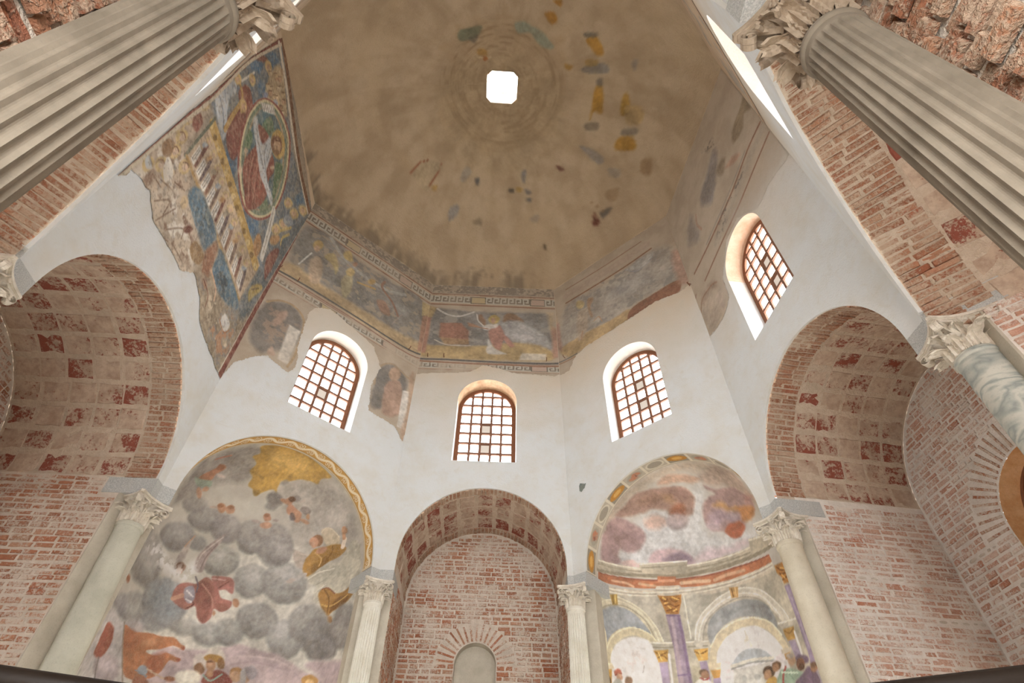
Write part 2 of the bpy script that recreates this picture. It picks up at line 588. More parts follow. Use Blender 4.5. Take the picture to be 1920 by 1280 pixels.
def niche(fc, D, ring, tdep, tarc, pale, jambs=('l', 'r'), backring=0., opening=None, cob=None, zlow=2.6, brickmat=None, pitch=.068, open_back=None):
    f = FR[fc]
    sd = SIDE[fc]
    R = f.r + .012
    up = np.array([0, 0, 1.])
    e3, n3 = np.array([*f.e, 0]), np.array([*f.n, 0])
    bm = M['brick_pale'] if pale else M['brick']
    mo = M['mortar'] if pale else M['mortar_warm']
    # barrel vault
    prof = [(f.um - R, ZS - .06)] * (f.zA > ZS) + arc(f.um, f.zA, R, 48) + [(f.um + R, ZS - .06)] * (f.zA > ZS)
    va = MB().grid([[f.p(u, d, z) for u, z in prof] for d in (.03, D + .02)]).build('ceiling_%s_niche' % sd, mo, kind='structure')
    sp, tl = [], []
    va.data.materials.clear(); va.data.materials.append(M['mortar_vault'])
    zlo = min(f.zA, ZS)

    def on_vault(th, dep, wd, wa, th_=.05, proud=.012, tilt=0.):
        # th from the left springing; wd along the depth, wa along the arc
        rad = e3 * -math.cos(th) + up * math.sin(th)
        tan = e3 * math.sin(th) + up * math.cos(th)
        c = np.array(f.p(f.um, dep, f.zA)) + rad * (R - proud + th_ / 2)
        t = tilt
        return (c, n3 * math.cos(t) + tan * math.sin(t), tan * math.cos(t) - n3 * math.sin(t), -rad, (wd, wa, th_))

    nv = int(PI * f.r / .066)
    bands = [(.025, ring)] + ([(D - backring, D)] if backring else [])
    for d0, d1 in bands:
        for i in range(nv):
            th = PI * (i + .5) / nv
            cuts = [d0] + ([d0 + (d1 - d0) * rnd.uniform(.3, .7)] if d1 - d0 > .3 and rnd.random() < .85 else []) + [d1]
            for a, b in zip(cuts, cuts[1:]):
                sp.append(on_vault(th + rnd.uniform(-.004, .004), (a + b) / 2, b - a - .014, PI * f.r / nv * rnd.uniform(.72, .98), proud=rnd.uniform(.0, .024), tilt=rnd.uniform(-.05, .05)))
    na = max(6, round(PI * f.r / tarc))
    d1 = D - backring
    nd = max(1, round((d1 - ring) / tdep))
    for i in range(na):
        off = rnd.uniform(-.03, .03)
        for j in range(nd):
            w = (d1 - ring) / nd
            tl.append(on_vault(PI * (i + .5) / na, ring + w * (j + .5) + (off if 0 < j < nd - 1 else 0), w - rnd.uniform(.004, .012), PI * f.r / na - rnd.uniform(.004, .012), proud=rnd.uniform(.002, .016), tilt=rnd.uniform(-.012, .012)))
    emit(sp, va, 'voussoir_brick', M['brick_dim'])
    emit(tl, va, 'vault_tile', M['tile'])
    # side walls
    for s in jambs:
        u = f.ul - .009 if s == 'l' else f.ur + .009
        far = D + .02
        pd = PD[FACES[fc][0 if s == 'l' else 1]]
        q = [f.p(u, pd, 0), f.p(u, far, 0), f.p(u, far, max(ZS, f.zA) + .015), f.p(u, pd, max(ZS, f.zA) + .015)]
        w = quad('wall_%s_niche_%s' % (sd, 'left' if s == 'l' else 'right'), q if s == 'r' else q[::-1], mo, kind='structure')
        nz = e3 if s == 'l' else -e3
        b, c = rows(f.p(u, 0, 0), n3, up, nz, zlow, ZS - .01, lambda y: [((pd + .005 if y < 4.61 else .57) + rnd.uniform(0, .03), D)], pitch, cobbles=cob)
        emit(b, w, 'brick', bm)
        if c: emit(c, w, 'cobble', M['cobble'], 200, CV)
    # back wall
    arcp = arc(f.um, f.zA, R, 40)
    hole = opening
    if hole:
        cu, cz, cr, vw = hole       # centre u, springing z, radius, voussoir length
        hp = [(cu - cr, .9 if not open_back else 0)] + arc(cu, cz, cr, 20) + [(cu + cr, .9 if not open_back else 0)]
    out = [(f.um - R, 0), (f.um + R, 0)] + arc(f.um, f.zA, R, 40, 0, PI)
    pts = out + (hp if hole else [])
    n, k = len(out), len(hp) if hole else 0
    r = delaunay_2d_cdt([Vector(p) for p in pts], [(i, (i + 1) % n) for i in range(n)] + [(n + i, n + (i + 1) % k) for i in range(k)], [], 0, 1e-6)
    V = [(v.x, v.y) for v in r[0]]
    T = []
    for t in r[2]:
        x = sum(V[i][0] for i in t) / 3; y = sum(V[i][1] for i in t) / 3
        if inside(out, x, y) and not (k and inside(hp, x, y)): T.append(tuple(t))
    w = link('wall_%s_niche_back' % sd, mesh('back', [f.p(u, D + .012, z) for u, z in V], T), mo, kind='structure')

    def span(y):
        h = arch_u(f, y + pitch / 2) - .01
        a, b = f.um - h, f.um + h
        if b - a < .05: return []
        if not hole: return [(a, b)]
        g = cr if y < cz else (math.sqrt(max(0, (cr + vw) ** 2 - (y - cz) ** 2)) if y < cz + cr + vw else 0)
        return [(a, cu - g), (cu + g, b)] if g > 0 else [(a, b)]
    b, c = rows(f.p(0, D + .012, 0), e3, up, -n3, zlow, f.zA + f.r - .02, span, pitch, .12, .24, cobbles=cob)
    emit(b, w, 'brick', bm)
    if c: emit(c, w, 'cobble', M['cobble'], 200, CV)
    if hole:
        vs = []
        nvv = int(PI * (cr + vw * .3) / .072)
        for i in range(nvv):
            th = PI * (i + .5) / nvv
            ra = e3 * -math.cos(th) + up * math.sin(th)
            ta = e3 * math.sin(th) + up * math.cos(th)
            ln = vw * rnd.uniform(.86, 1.0)
            vs.append((np.array(f.p(cu, D + .012, cz)) + ra * (cr + .01 + ln / 2) - n3 * (.008 - .025), ra, ta, -n3, (ln, .036, .05)))
        emit(vs, w, 'voussoir_brick', M['brick'])
    return va, w


# floor
MB().add([(-7, -7, 0), (7, -7, 0), (7, 7, 0), (-7, 7, 0)], [(0, 1, 2, 3)]).build('floor', M['floor'], kind='structure')

WALL = {}
for fc in ('F0', 'F1', 'F2', 'F3', 'F4', 'R1', 'R2', 'R3'):
    WALL[fc] = plaster_wall(fc, fc != 'F2')
for i, fc in enumerate(('F0', 'F1', 'R1', 'R2', 'F3', 'R3', 'F4')):
    make_window(fc, i + 1)

cobr = lambda y: 3.4 < y < 4.3 and int(y / .068) % 2 == 1
niche('F0', 1.45, .22, .30, .29, False, backring=.2, opening=(1.40, 4.10, .315, .31), zlow=2.7)
niche('R2', 1.90, .42, .30, .29, True, opening=(1.62, 4.12, .62, .36), cob=cobr, zlow=2.4)
niche('F2', 2.10, .42, .34, .30, False, opening=(1.67, 4.0, .5, .34), zlow=2.4)
niche('R3', 1.6, .5, .34, .32, True, jambs=('l',), zlow=2.6, opening=(FR['R3'].um, 3.3, .72, .34))
niche('F3', 1.6, .8, .34, .32, False, jambs=('r',), zlow=2.6, opening=(FR['F3'].um, 3.3, .72, .34))

# blind arch filling at the end of the front niche
f = FR['F0']
pl = [(1.40 - .315, .9)] + arc(1.40, 4.10, .315, 20) + [(1.40 + .315, .9)]
mb = MB()
mb.add([f.p(u, 1.45 + .16, z) for u, z in pl], [tuple(range(len(pl)))])
mb.grid([[f.p(u, 1.45 + .0, z) for u, z in pl], [f.p(u, 1.45 + .165, z) for u, z in pl]])
mb.build('wall_front_niche_blind_arch', M['pier'], kind='structure')


def low_window(fc, D, cu, cz, cr, warm):
    f = FR[fc]
    pl = [(cu - cr, .9)] + arc(cu, cz, cr, 24) + [(cu + cr, .9)]
    o = empty('window_%d' % dict(R2=8, F2=9, F3=10, R3=11)[fc], f.p(cu, D, .9), kind='structure')
    inv = np.array(o.location)
    q = lambda u, d, z: tuple(np.array(f.p(u, d, z)) - inv)
    MB().grid([[q(u, D, z) for u, z in pl], [q(cu + (u - cu) * .86, D + .2, z - (.0 if z < cz else .05)) for u, z in pl]]).build('window_reveal', M['reveal_warm'] if warm else M['plaster'], o)
    in_ = [(cu + (u - cu) * .86, z - (.0 if z < cz else .05)) for u, z in pl]
    MB().add([q(u, D + .21, z) for u, z in in_], [tuple(range(len(in_)))]).build('pane', M['amber'] if warm else M['pane_low'], o)
    fr = [(cu + (u - cu) * .80, z - (.0 if z < cz else .07)) for u, z in pl]
    MB().grid([[q(u, D + .16, z) for u, z in in_], [q(u, D + .16, z) for u, z in fr], [q(u, D + .205, z) for u, z in fr]]).build('frame', M['wood'], o)
    for i in (-1, 0, 1):
        MB().tube([q(cu + i * cr * .4, D + .185, .9), q(cu + i * cr * .4, D + .185, cz + cr * (.72 if i == 0 else .6))], .012, 6).build('bar', M['bar'], o)
    return o


M['reveal_warm'] = m_stone('warm_light_tint_render', 'd8b48a', 'c79a6a', 9, bump=.6)  # the warm light on this reveal is put into its orange-tan colour
low_window('R2', 1.912, 1.62, 4.12, .62, True)
low_window('F2', 2.112, 1.67, 4.0, .5, False)
low_window('F3', 1.612, FR['F3'].um, 3.3, .72, False)  # unseen low window, added to throw light into the niches
low_window('R3', 1.612, FR['R3'].um, 3.3, .72, False)  # its twin on the right, likewise added out of view for light
# entrance niche behind the camera: side walls of brick, an unseen doorway added to let in daylight
f = FR['F4']
up = np.array([0, 0, 1.]); e3 = np.array([*f.e, 0]); n3 = np.array([*f.n, 0])
for s, u in (('left', -.34), ('right', f.L + .28)):
    d0, D = .10, 2.4
    q = [f.p(u, d0, 0), f.p(u, D, 0), f.p(u, D, 7.2), f.p(u, d0, 7.2)]
    w = quad('wall_rear_niche_' + s, q if s == 'right' else q[::-1], M['mortar_warm'], kind='structure')
    nz = e3 if s == 'left' else -e3
    a, _ = rows(f.p(u, 0, 0), n3, up, nz, 1.2, 7.1, lambda y: [(d0 - rnd.uniform(-.02, .05), d0 + rnd.uniform(.26, .36))], .085, .10, .22, joint=.012, proud=.05, jit=2.5)
    b, _ = rows(f.p(u, 0, 0), n3, up, nz, 1.2, 7.1, lambda y: [(d0 + .40, D)], .085, .22, .34, joint=.026, proud=.02)
    emit(a, w, 'toothed_brick', M['brick_dim'])
    emit(b, w, 'brick', M['brick_dim'])
ua, ub = -.34, f.L + .28
MB().grid([[f.p(u, d, z) for u, z in arc(f.L / 2, 5.2, (ub - ua) / 2, 24)] for d in (.05, 2.4)]).build('ceiling_rear_niche', M['mortar_warm'], kind='structure')
dw, dz = .9, 2.2
pl = [(ua, 0), (f.L / 2 - dw, 0)] + arc(f.L / 2, dz, dw, 16) + [(f.L / 2 + dw, 0), (ub, 0)] + arc(f.L / 2, 5.2, (ub - ua) / 2, 20, 0, PI)
r = delaunay_2d_cdt([Vector(p) for p in pl], [(i, (i + 1) % len(pl)) for i in range(len(pl))], [], 0, 1e-6)
V = [(v.x, v.y) for v in r[0]]
T = [tuple(t) for t in r[2] if inside(pl, sum(V[i][0] for i in t) / 3, sum(V[i][1] for i in t) / 3)]
link('wall_rear_niche_back', mesh('b', [f.p(u, 2.4, z) for u, z in V], T), M['plaster'], kind='structure')

# apses
APSE = {}
APSE_LABEL = dict(F1='apse painted with grey clouds, flying angels and banners', R1='apse painted with pink clouds above an arcade of purple columns')


def apse(fc):
    f = FR[fc]
    band, step = .27, .085
    R = f.r + step
    na, nb = 400, 160
    zb = 1.0
    zcyl = list(np.arange(zb, 3.1, .06)) + list(np.linspace(3.1, f.zA, int((f.zA - 3.1) / .0135)))
    nc = len(zcyl) - 1
    TH = np.linspace(0, PI, na + 1)
    pts, ab = [], []
    for j in range(nc + nb + 1):
        if j <= nc: z, ph = zcyl[j], 0.
        else:
            ph = PI / 2 * (j - nc) / nb
            z = f.zA + R * math.sin(ph)
        u, d = -R * math.cos(ph) * np.cos(TH), R * math.cos(ph) * np.sin(TH)
        q = f.A[None] + f.e[None] * (f.um + u)[:, None] + f.n[None] * (band + d)[:, None]
        pts.append(np.concatenate([q, np.full((na + 1, 1), z)], 1))
        if ph == 0: ab.append(np.stack([R * (TH - PI / 2), np.full(na + 1, z)], 1))
        else:
            h = np.hypot(u, z - f.zA) + 1e-9
            al = np.arctan2(h, d)
            ab.append(np.stack([R * al * u / h, f.zA + R * al * (z - f.zA) / h], 1))
    k = na + 1
    I = np.arange(k * (nc + nb + 1)).reshape(-1, k)
    Q = np.stack([I[:-1, :-1], I[:-1, 1:], I[1:, 1:], I[1:, :-1]], -1).reshape(-1, 4)
    nm = 'wall_%s_apse' % SIDE[fc]
    me = fast_mesh(nm, np.concatenate(pts), Q)
    ab = np.concatenate(ab)
    o = link(nm, me, M['paint'], kind='structure', label=APSE_LABEL[fc])
    # painted arch band, proud of the apse
    nr = 420
    pr = [(f.um - f.r * math.cos(PI * i / nr), f.zA + f.r * math.sin(PI * i / nr)) for i in range(nr + 1)]
    nw = 20
    P = [[f.p(u, .004 + band * j / nw, z) for u, z in pr] for j in range(nw + 1)]
    lip = [f.p(f.um - (R + .01) * math.cos(PI * i / nr), band + .004, f.zA + (R + .01) * math.sin(PI * i / nr)) for i in range(nr + 1)]
    mb = MB().grid(P + [lip])
    bme = mesh('painted_arch_band', mb.v, mb.f, False)
    bo = link('painted_arch_band', bme, M['paint'], o)
    bab = [(PI * f.r * i / nr, band * j / nw) for j in range(nw + 1) for i in range(nr + 1)] + [(PI * f.r * i / nr, band * 1.3) for i in range(nr + 1)]
    # underside of the band at the springings
    for s in (0, 1):
        u0, u1 = (f.ul, f.um - R) if s == 0 else (f.ur, f.um + R)
        quad('band_end', [f.p(u0, .0, f.zA), f.p(u0, band, f.zA), f.p(u1 - .01 * (1 - 2 * s), band, f.zA), f.p(u1 - .01 * (1 - 2 * s), 0, f.zA)], M['pier'], parent=o)
    APSE[fc] = (o, me, ab, bo, bme, np.array(bab))


apse('F1'); apse('R1')

# dome
corner_xy = [C[k] for k in ('C1R', 'C1L', 'C2L', 'C3L', 'C4L', 'C4R', 'C3R', 'C2R')]


def base_radius(th):
    d = np.array([math.cos(th), math.sin(th)])
    for i in range(8):
        a, b = corner_xy[i], corner_xy[(i + 1) % 8]
        den = d[0] * (b - a)[1] - d[1] * (b - a)[0]
        if abs(den) < 1e-9: continue
        t = (a[0] * (b - a)[1] - a[1] * (b - a)[0]) / den
        s_ = (a[0] * d[1] - a[1] * d[0]) / den
        if t > 0 and -1e-6 <= s_ <= 1 + 1e-6: return t
    return 3.8


OC = [(.34, .235), (.235, .34), (-.235, .34), (-.34, .235), (-.34, -.235), (-.235, -.34), (.235, -.34), (.34, -.235)]


def oc_radius(th):
    d = np.array([math.cos(th), math.sin(th)])
    for i in range(8):
        a, b = np.array(OC[i]), np.array(OC[(i + 1) % 8])
        den = d[0] * (b - a)[1] - d[1] * (b - a)[0]
        t = (a[0] * (b - a)[1] - a[1] * (b - a)[0]) / den if abs(den) > 1e-9 else -1
        s_ = (a[0] * d[1] - a[1] * d[0]) / den if abs(den) > 1e-9 else -1
        if t > 0 and -1e-6 <= s_ <= 1 + 1e-6: return t
    return .33


def sm(x):
    x = min(1, max(0, x))
    return x * x * (3 - 2 * x)


NA, NB = 320, 130
V, AB = [], []
for j in range(-1, NB + 1):
    ph = (max(j, 0) / NB) ** .9 * PI / 2 * .931
    for i in range(NA):
        th = 2 * PI * i / NA
        w = sm(ph / (PI / 2) * 1.5)
        rb = base_radius(th) * (1 - w) + 3.72 * w
        rr = rb * math.cos(ph) if j < NB else oc_radius(th)
        z = ZT + (ZO - ZT) * math.sin(ph) / math.sin(PI / 2 * .931)
        if j < 0: rr, z = rr + .25, ZT - .01
        V.append((rr * math.cos(th), rr * math.sin(th), z)); AB.append((rr * math.cos(th), rr * math.sin(th)))
F = [(j * NA + i, (j + 1) * NA + i, (j + 1) * NA + (i + 1) % NA, j * NA + (i + 1) % NA) for j in range(NB + 1) for i in range(NA)]
DOME_ME = mesh('ceiling', V, F, True)
DOME_AB = np.array(AB)
DOME = link('ceiling', DOME_ME, None, kind='structure', label='tan plastered dome with faded fresco patches around the lantern opening')

# lantern over the oculus
lan = empty('ceiling_lantern', (0, 0, ZO), kind='structure')
H = 2.5
mb = MB().grid([[(x, y, z) for x, y in OC] for z in (-.06, H)], True)
mb.add([(x, y, H) for x, y in OC], [tuple(range(8))])
mb.build('lantern_wall', M['white'], lan)
for ang in range(4):
    a = ang * PI / 2
    rot = Matrix.Rotation(a, 4, 'Z')
    X = lambda x, y, z: tuple(rot @ Vector((x, y, z)))
    mb = MB().add([X(x, .332 + d, z) for d in (0, .006) for x, z in ((-.13, .55), (.13, .55), (.13, 1.55), (-.13, 1.55))],
                  [(0, 1, 2, 3), (7, 6, 5, 4), (0, 4, 5, 1), (1, 5, 6, 2), (2, 6, 7, 3), (3, 7, 4, 0)])
    mb.build('pane', M['pane_lantern'], lan)
    for z, t in ((.56, .035), (.80, .012), (1.02, .012), (1.24, .012), (1.5, .025)):
        MB().add([X(x, y, z + s) for x in (-.14, .14) for y in (.318, .330) for s in (-t, t)], [(0, 2, 3, 1), (4, 5, 7, 6), (0, 1, 5, 4), (2, 6, 7, 3), (0, 4, 6, 2), (1, 3, 7, 5)]).build('bar', M['bar'], lan)
    MB().add([X(x, y, z) for x in (-.006, .006) for y in (.316, .328) for z in (.56, 1.5)], [(0, 2, 3, 1), (4, 5, 7, 6), (0, 1, 5, 4), (2, 6, 7, 3), (0, 4, 6, 2), (1, 3, 7, 5)]).build('bar', M['bar'], lan)

# ================================================================== THINGS
# ------------------------------------------------------------------ columns
def leaf_mesh(h, w, r0, curl=.05):
    nv, nu = 15, 13
    fr, bk = [], []
    for a in range(nv):
        v = a / (nv - 1)
        k = max(0., (v - .66) / .34)
        # the leaf climbs the bell, then its tip rolls outwards and hangs down
        z = h * min(v, .66) / .80 + h * .20 * math.sin(min(k, 1) * 2.5)
        ro = r0 + .004 + .010 * v + curl * (1 - math.cos(min(k, 1) * 2.2)) * .62
        wid = w * (.86 + .22 * math.sin(PI * min(1, v * 1.2))) * (1 - .62 * k ** 1.4)
        wid *= 1 + .16 * math.cos(2 * PI * 4 * v + 2.)
        rowf, rowb = [], []
        for b in range(nu):
            u = b / (nu - 1) * 2 - 1
            th = u * wid / r0
            rib = .0065 * math.cos(u * PI * 4.) * (1 - .5 * k) + .010 * math.exp(-(u / .16) ** 2)
            rr = ro + rib - .016 * u * u * (1 - k) + .012 * u * u * k
            zz = z - h * .10 * u * u * (v > .25) - h * .05 * k * u * u
            rowf.append((rr * math.cos(th), rr * math.sin(th), zz))
            rb = max(r0 * .92, rr - .012)
            rowb.append((rb * math.cos(th), rb * math.sin(th), zz - .006 * k))
        fr.append(rowf); bk.append(rowb)
    mb = MB().grid(fr).grid([r[::-1] for r in bk])
    n = nv * nu
    rim = [a * nu for a in range(nv)] + [(nv - 1) * nu + b for b in range(1, nu)] + [a * nu + nu - 1 for a in range(nv - 2, -1, -1)]
    idx = lambda q: n + (q // nu) * nu + (nu - 1 - q % nu)
    mb.f += [(a, b, idx(b), idx(a)) for a, b in zip(rim, rim[1:])]
    return mesh('acanthus_leaf', mb.v, mb.f, False)


def volute_mesh():
    """a pair of scrolls meeting on the diagonal (local +x is the corner)"""
    mb = MB()
    for s in (-1, 1):
        P = []
        for i in range(30):
            t = i / 29
            if t < .45:
                q = t / .45
                x, z = .120 + .095 * q ** 1.5, .13 + .118 * q
            else:
                q = (t - .45) / .55
                a = PI / 2 - q * PI * 2.4
                rr = .040 * (1 - q * .72)
                x, z = .215 + rr * math.cos(a), .208 + rr * math.sin(a)
            w = .019
            y0 = s * (.030 * (1 - min(1, t / .45)) + .012)
            P.append([(x, y0 - w * .6, z - .004), (x, y0 - w * .6, z + .008), (x, y0 + w * .6, z + .008), (x, y0 + w * .6, z - .004)])
        mb.grid(P, True)
    return mesh('volute', mb.v, mb.f, False)


def abacus_poly(h, sag, cut):
    P = []
    for k in range(4):
        a = PI / 2 * k
        for i in range(9):
            t = -1 + 2 * i / 8
            x, y = h - sag * (1 - t * t), t * (h - cut)
            P.append((x * math.cos(a) - y * math.sin(a), x * math.sin(a) + y * math.cos(a)))
    return P


def rosette_mesh():
    mb = MB()
    for k in range(6):
        a = k * PI / 3
        c = (0., .018 * math.cos(a), .018 * math.sin(a))
        ring = [[(c[0] + .012 * math.cos(p) + .004, c[1] + .013 * math.sin(p) * math.cos(q), c[2] + .013 * math.sin(p) * math.sin(q)) for q in [2 * PI * t / 7 for t in range(7)]] for p in (.05, .6, 1.1, 1.57)]
        mb.grid(ring, True)
    mb.grid([[(.018 * math.cos(p), .012 * math.sin(p) * math.cos(q), .012 * math.sin(p) * math.sin(q)) for q in [2 * PI * t / 8 for t in range(8)]] for p in (.05, .7, 1.57)], True)
    return mesh('rosette', mb.v, mb.f, True)


LEAF1 = leaf_mesh(.120, .040, .108, .078)
LEAF2 = leaf_mesh(.200, .040, .108, .085)
VOL, ROS = volute_mesh(), rosette_mesh()


def column(cn, pos, zr, zcap, rt, rb, fluted, shaft_mat, cap_mat, faces, label, lean=(0, 0), lf=None):
    x, y = pos
    o = empty('column', (x, y, 0), label=label, cat='column', kind='thing')
    bis = math.atan2(-y, -x)
    n, segs = (168, 24) if fluted else (48, 24)
    zs = [.30] + list(np.linspace(.42, zr - .16, 14)) + ([zr - .13, zr - .10, zr - .085, zr - .072, zr - .062] if fluted else []) + [zr - .05, zr - .02, zr]
    R = []
    for z in zs:
        t = (z - .3) / (zr - .3)
        r = rb + (rt - rb) * t ** 1.3
        if z < .34: r += .012
        k = 0. if not fluted else (1. if z < zr - .12 else max(0., 1 - ((z - (zr - .12)) / .06) ** 2) if z < zr - .06 else 0.)
        if z < .36: k = 0.
        ring = []
        for i in range(n):
            a = 2 * PI * i / n
            d = 0
            if fluted:
                q = (i % 7) / 7. * 2 - 1          # flute profile
                fl = math.sqrt(max(0, 1 - (q / .8) ** 2)) if abs(q) < .8 else 0
                d = fl * r * .095 * k
            rr = r - d
            ring.append((rr * math.cos(a) + lean[0] * (zr - z), rr * math.sin(a) + lean[1] * (zr - z), z))
        R.append(ring)
    sh = MB().grid(R, True).build('shaft', M[shaft_mat], o, smooth=not fluted)
    lz = lambda z: (lean[0] * (zr - z), lean[1] * (zr - z))
    # ring under the capital
    def lathe(prof, cx=0, cy=0, k=40):
        return MB().grid([[(cx + r * math.cos(2 * PI * i / k), cy + r * math.sin(2 * PI * i / k), z) for i in range(k)] for r, z in prof], True)
    lathe([(rt, zr - .02), (rt + .008, zr - .016), (rt + .014, zr - .004), (rt + .014, zr + .006), (rt + .008, zr + .016), (rt + .006, zr + .02), (rt + .010, zr + .026), (rt + .006, zr + .034), (rt - .01, zr + .036)]).build('necking_ring', M[shaft_mat], o, True)
    bx, by = lz(.0)
    lathe([(rb + .10, 0), (rb + .10, .09), (rb + .085, .10), (rb + .10, .13), (rb + .085, .165), (rb + .04, .185), (rb + .045, .21), (rb + .07, .235), (rb + .05, .27), (rb + .012, .30), (rb, .305)], bx, by).build('base', M[shaft_mat], o, True)
    # capital
    hc = zcap - zr
    sx = rt / .112 * 1.02
    sz = hc / .315
    cap_bell = lathe([(.104, 0.02), (.104, .1), (.108, .18), (.124, .24), (.145, .268), (.14, .272)])
    cp = cap_bell.build('capital', M[cap_mat], o, True)
    cp.location = (0, 0, zr)
    cp.scale = (sx, sx, sz)
    cp.rotation_euler = (0, 0, bis)
    for row, (me, k0) in enumerate(((LEAF1, 0.), (LEAF2, PI / 8))):
        for k in range(8):
            l = bpy.data.objects.new('acanthus_leaf', lf[row])
            COL.objects.link(l)
            l.parent = cp
            l.location = (0, 0, .03)
            l.rotation_euler = (0, 0, k0 + k * PI / 4)
    for k in range(4):
        l = bpy.data.objects.new('volute', lf[2]); COL.objects.link(l); l.parent = cp
        l.rotation_euler = (0, 0, PI / 4 + k * PI / 2); l.location = (0, 0, .022)
        l = bpy.data.objects.new('rosette', lf[3]); COL.objects.link(l); l.parent = cp
        l.rotation_euler = (0, 0, k * PI / 2); a = k * PI / 2
        l.location = (.140 * math.cos(a), .140 * math.sin(a), .282)
    ab = MB()
    for h, sag, cut, z0, z1 in ((.172, .036, .018, .266, .285), (.182, .036, .018, .285, .292), (.192, .036, .020, .292, .316)):
        ab.prism(abacus_poly(h, sag, cut), z0, z1)
    ab.build('abacus', M[cap_mat], cp)
    # pier behind the shaft
    return o


def leaves_for(mat):
    out = []
    for me in (LEAF1, LEAF2, VOL, ROS):
        c = me.copy(); c.materials.append(M[mat]); out.append(c)
    return out


LF = {k: leaves_for(k) for k in ('capital', 'capital_warm')}


def at_corner(cn, d):
    q = C[cn]
    return tuple(q * (1 + d / np.linalg.norm(q)))


column('C1L', at_corner('C1L', .02), 4.33, 4.636, .118, .150, True, 'marble', 'capital', ('F1', 'F0'), 'white fluted marble column between the cloud-painted apse and the central brick niche', lf=LF['capital'])
column('C1R', at_corner('C1R', .0), 4.33, 4.636, .118, .150, True, 'marble', 'capital', ('F0', 'R1'), 'white fluted marble column between the central brick niche and the apse painted with arcades', lf=LF['capital'])
column('C2L', at_corner('C2L', .17), 4.30, 4.636, .138, .175, False, 'marble_green', 'capital', ('F2', 'F1'), 'smooth pale greenish marble column left of the cloud-painted apse', lean=(.035, .02), lf=LF['capital'])
column('C2R', at_corner('C2R', .07), 4.30, 4.636, .132, .170, False, 'marble_vein', 'capital', ('R1', 'R2'), 'smooth cream marble column right of the apse painted with arcades', lf=LF['capital'])
column('C3L', at_corner('C3L', .12), 4.30, 4.636, .135, .170, False, 'marble_vein', 'capital', ('F3', 'F2'), 'column at the far left edge with only its carved capital in view', lf=LF['capital'])
column('C3R', at_corner('C3R', .15), 4.30, 4.636, .150, .180, False, 'cipollino', 'capital', ('R2', 'R3'), 'grey-green banded marble column at the right edge before the brick niche', lf=LF['capital'])
column('C4L', (-1.37, -3.66), 4.13, 4.62, .148, .178, True, 'marble_warm', 'capital_warm', ('F4', 'F3'), 'large fluted column crossing the top left corner of the photo', lf=LF['capital_warm'])
column('C4R', (1.69, -3.72), 4.03, 4.55, .148, .178, True, 'marble_warm', 'capital_warm', ('R3', 'F4'), 'large fluted column crossing the top right corner of the photo', lf=LF['capital_warm'])

PAIRS = dict(C1L=('F1', 'F0'), C1R=('F0', 'R1'), C2L=('F2', 'F1'), C2R=('R1', 'R2'), C3L=('F3', 'F2'), C3R=('R2', 'R3'))
for cn, (a, b) in PAIRS.items():
    fa, fb = FR[a], FR[b]
    pl = [fa.p(fa.ur, PD[cn], 0)[:2], fb.p(fb.ul, PD[cn], 0)[:2], fb.p(fb.ul - .12, .62, 0)[:2], fa.p(fa.ur + .12, .62, 0)[:2]]
    MB().prism(pl, 0, 4.64).build('wall_pier', M['pier'], kind='structure')

for fa, fb_, pl in (('R3', 'F4', None), ('F4', 'F3', None)):
    g = FR['R3'] if fa == 'R3' else FR['F3']
    h4 = FR['F4']
    if fa == 'R3': pl = [g.p(g.ur, .52, 0)[:2], h4.p(-.345, .42, 0)[:2], h4.p(-.36, 1.0, 0)[:2], g.p(g.ur + .1, .9, 0)[:2]]
    else: pl = [h4.p(h4.L + .285, .42, 0)[:2], g.p(g.ul, .52, 0)[:2], g.p(g.ul - .1, .9, 0)[:2], h4.p(h4.L + .30, 1.0, 0)[:2]]
    MB().prism(pl, 0, 7.0).build('wall_pier', M['mortar_warm'], kind='structure')
BLK = dict(PAIRS, C4L=('F4', 'F3'), C4R=('R3', 'F4'))
for i, (cn, (a, b)) in enumerate(BLK.items()):
    fa, fb = FR[a], FR[b]
    pl = [fa.p(fa.ur, .0, 0)[:2], tuple(C[cn]), fb.p(fb.ul, 0, 0)[:2], fb.p(fb.ul, .56, 0)[:2], fa.p(fa.ur, .56, 0)[:2]]
    MB().prism(pl, dict(C4L=4.62, C4R=4.55).get(cn, 4.636), ZS).build('trim_%d' % (i + 1), M['granite'], kind='structure', label='rough grey granite impost block between capital and arch', group='impost blocks above the capitals')

# ------------------------------------------------------------------ handrail in front of the camera
hr = empty('handrail', (.1, -3.14, 0), label='dark metal handrail of the barrier crossing the bottom corners', cat='railing')
zr = 1.30
L_, A_, R_ = (-.98, -3.58, zr), (.10, -3.14, zr), (1.16, -3.72, zr)
off = np.array([.1, -3.14, 0])
q = lambda p: tuple(np.array(p) - off)
MB().tube([q(L_), q(A_)], .017, 10).tube([q(A_), q(R_)], .017, 10).build('rail', M['rail'], hr, True)
for p in (L_, A_, R_):
    MB().tube([q((p[0], p[1], 0)), q((p[0], p[1], zr))], .018, 8).build('post', M['rail'], hr, True)

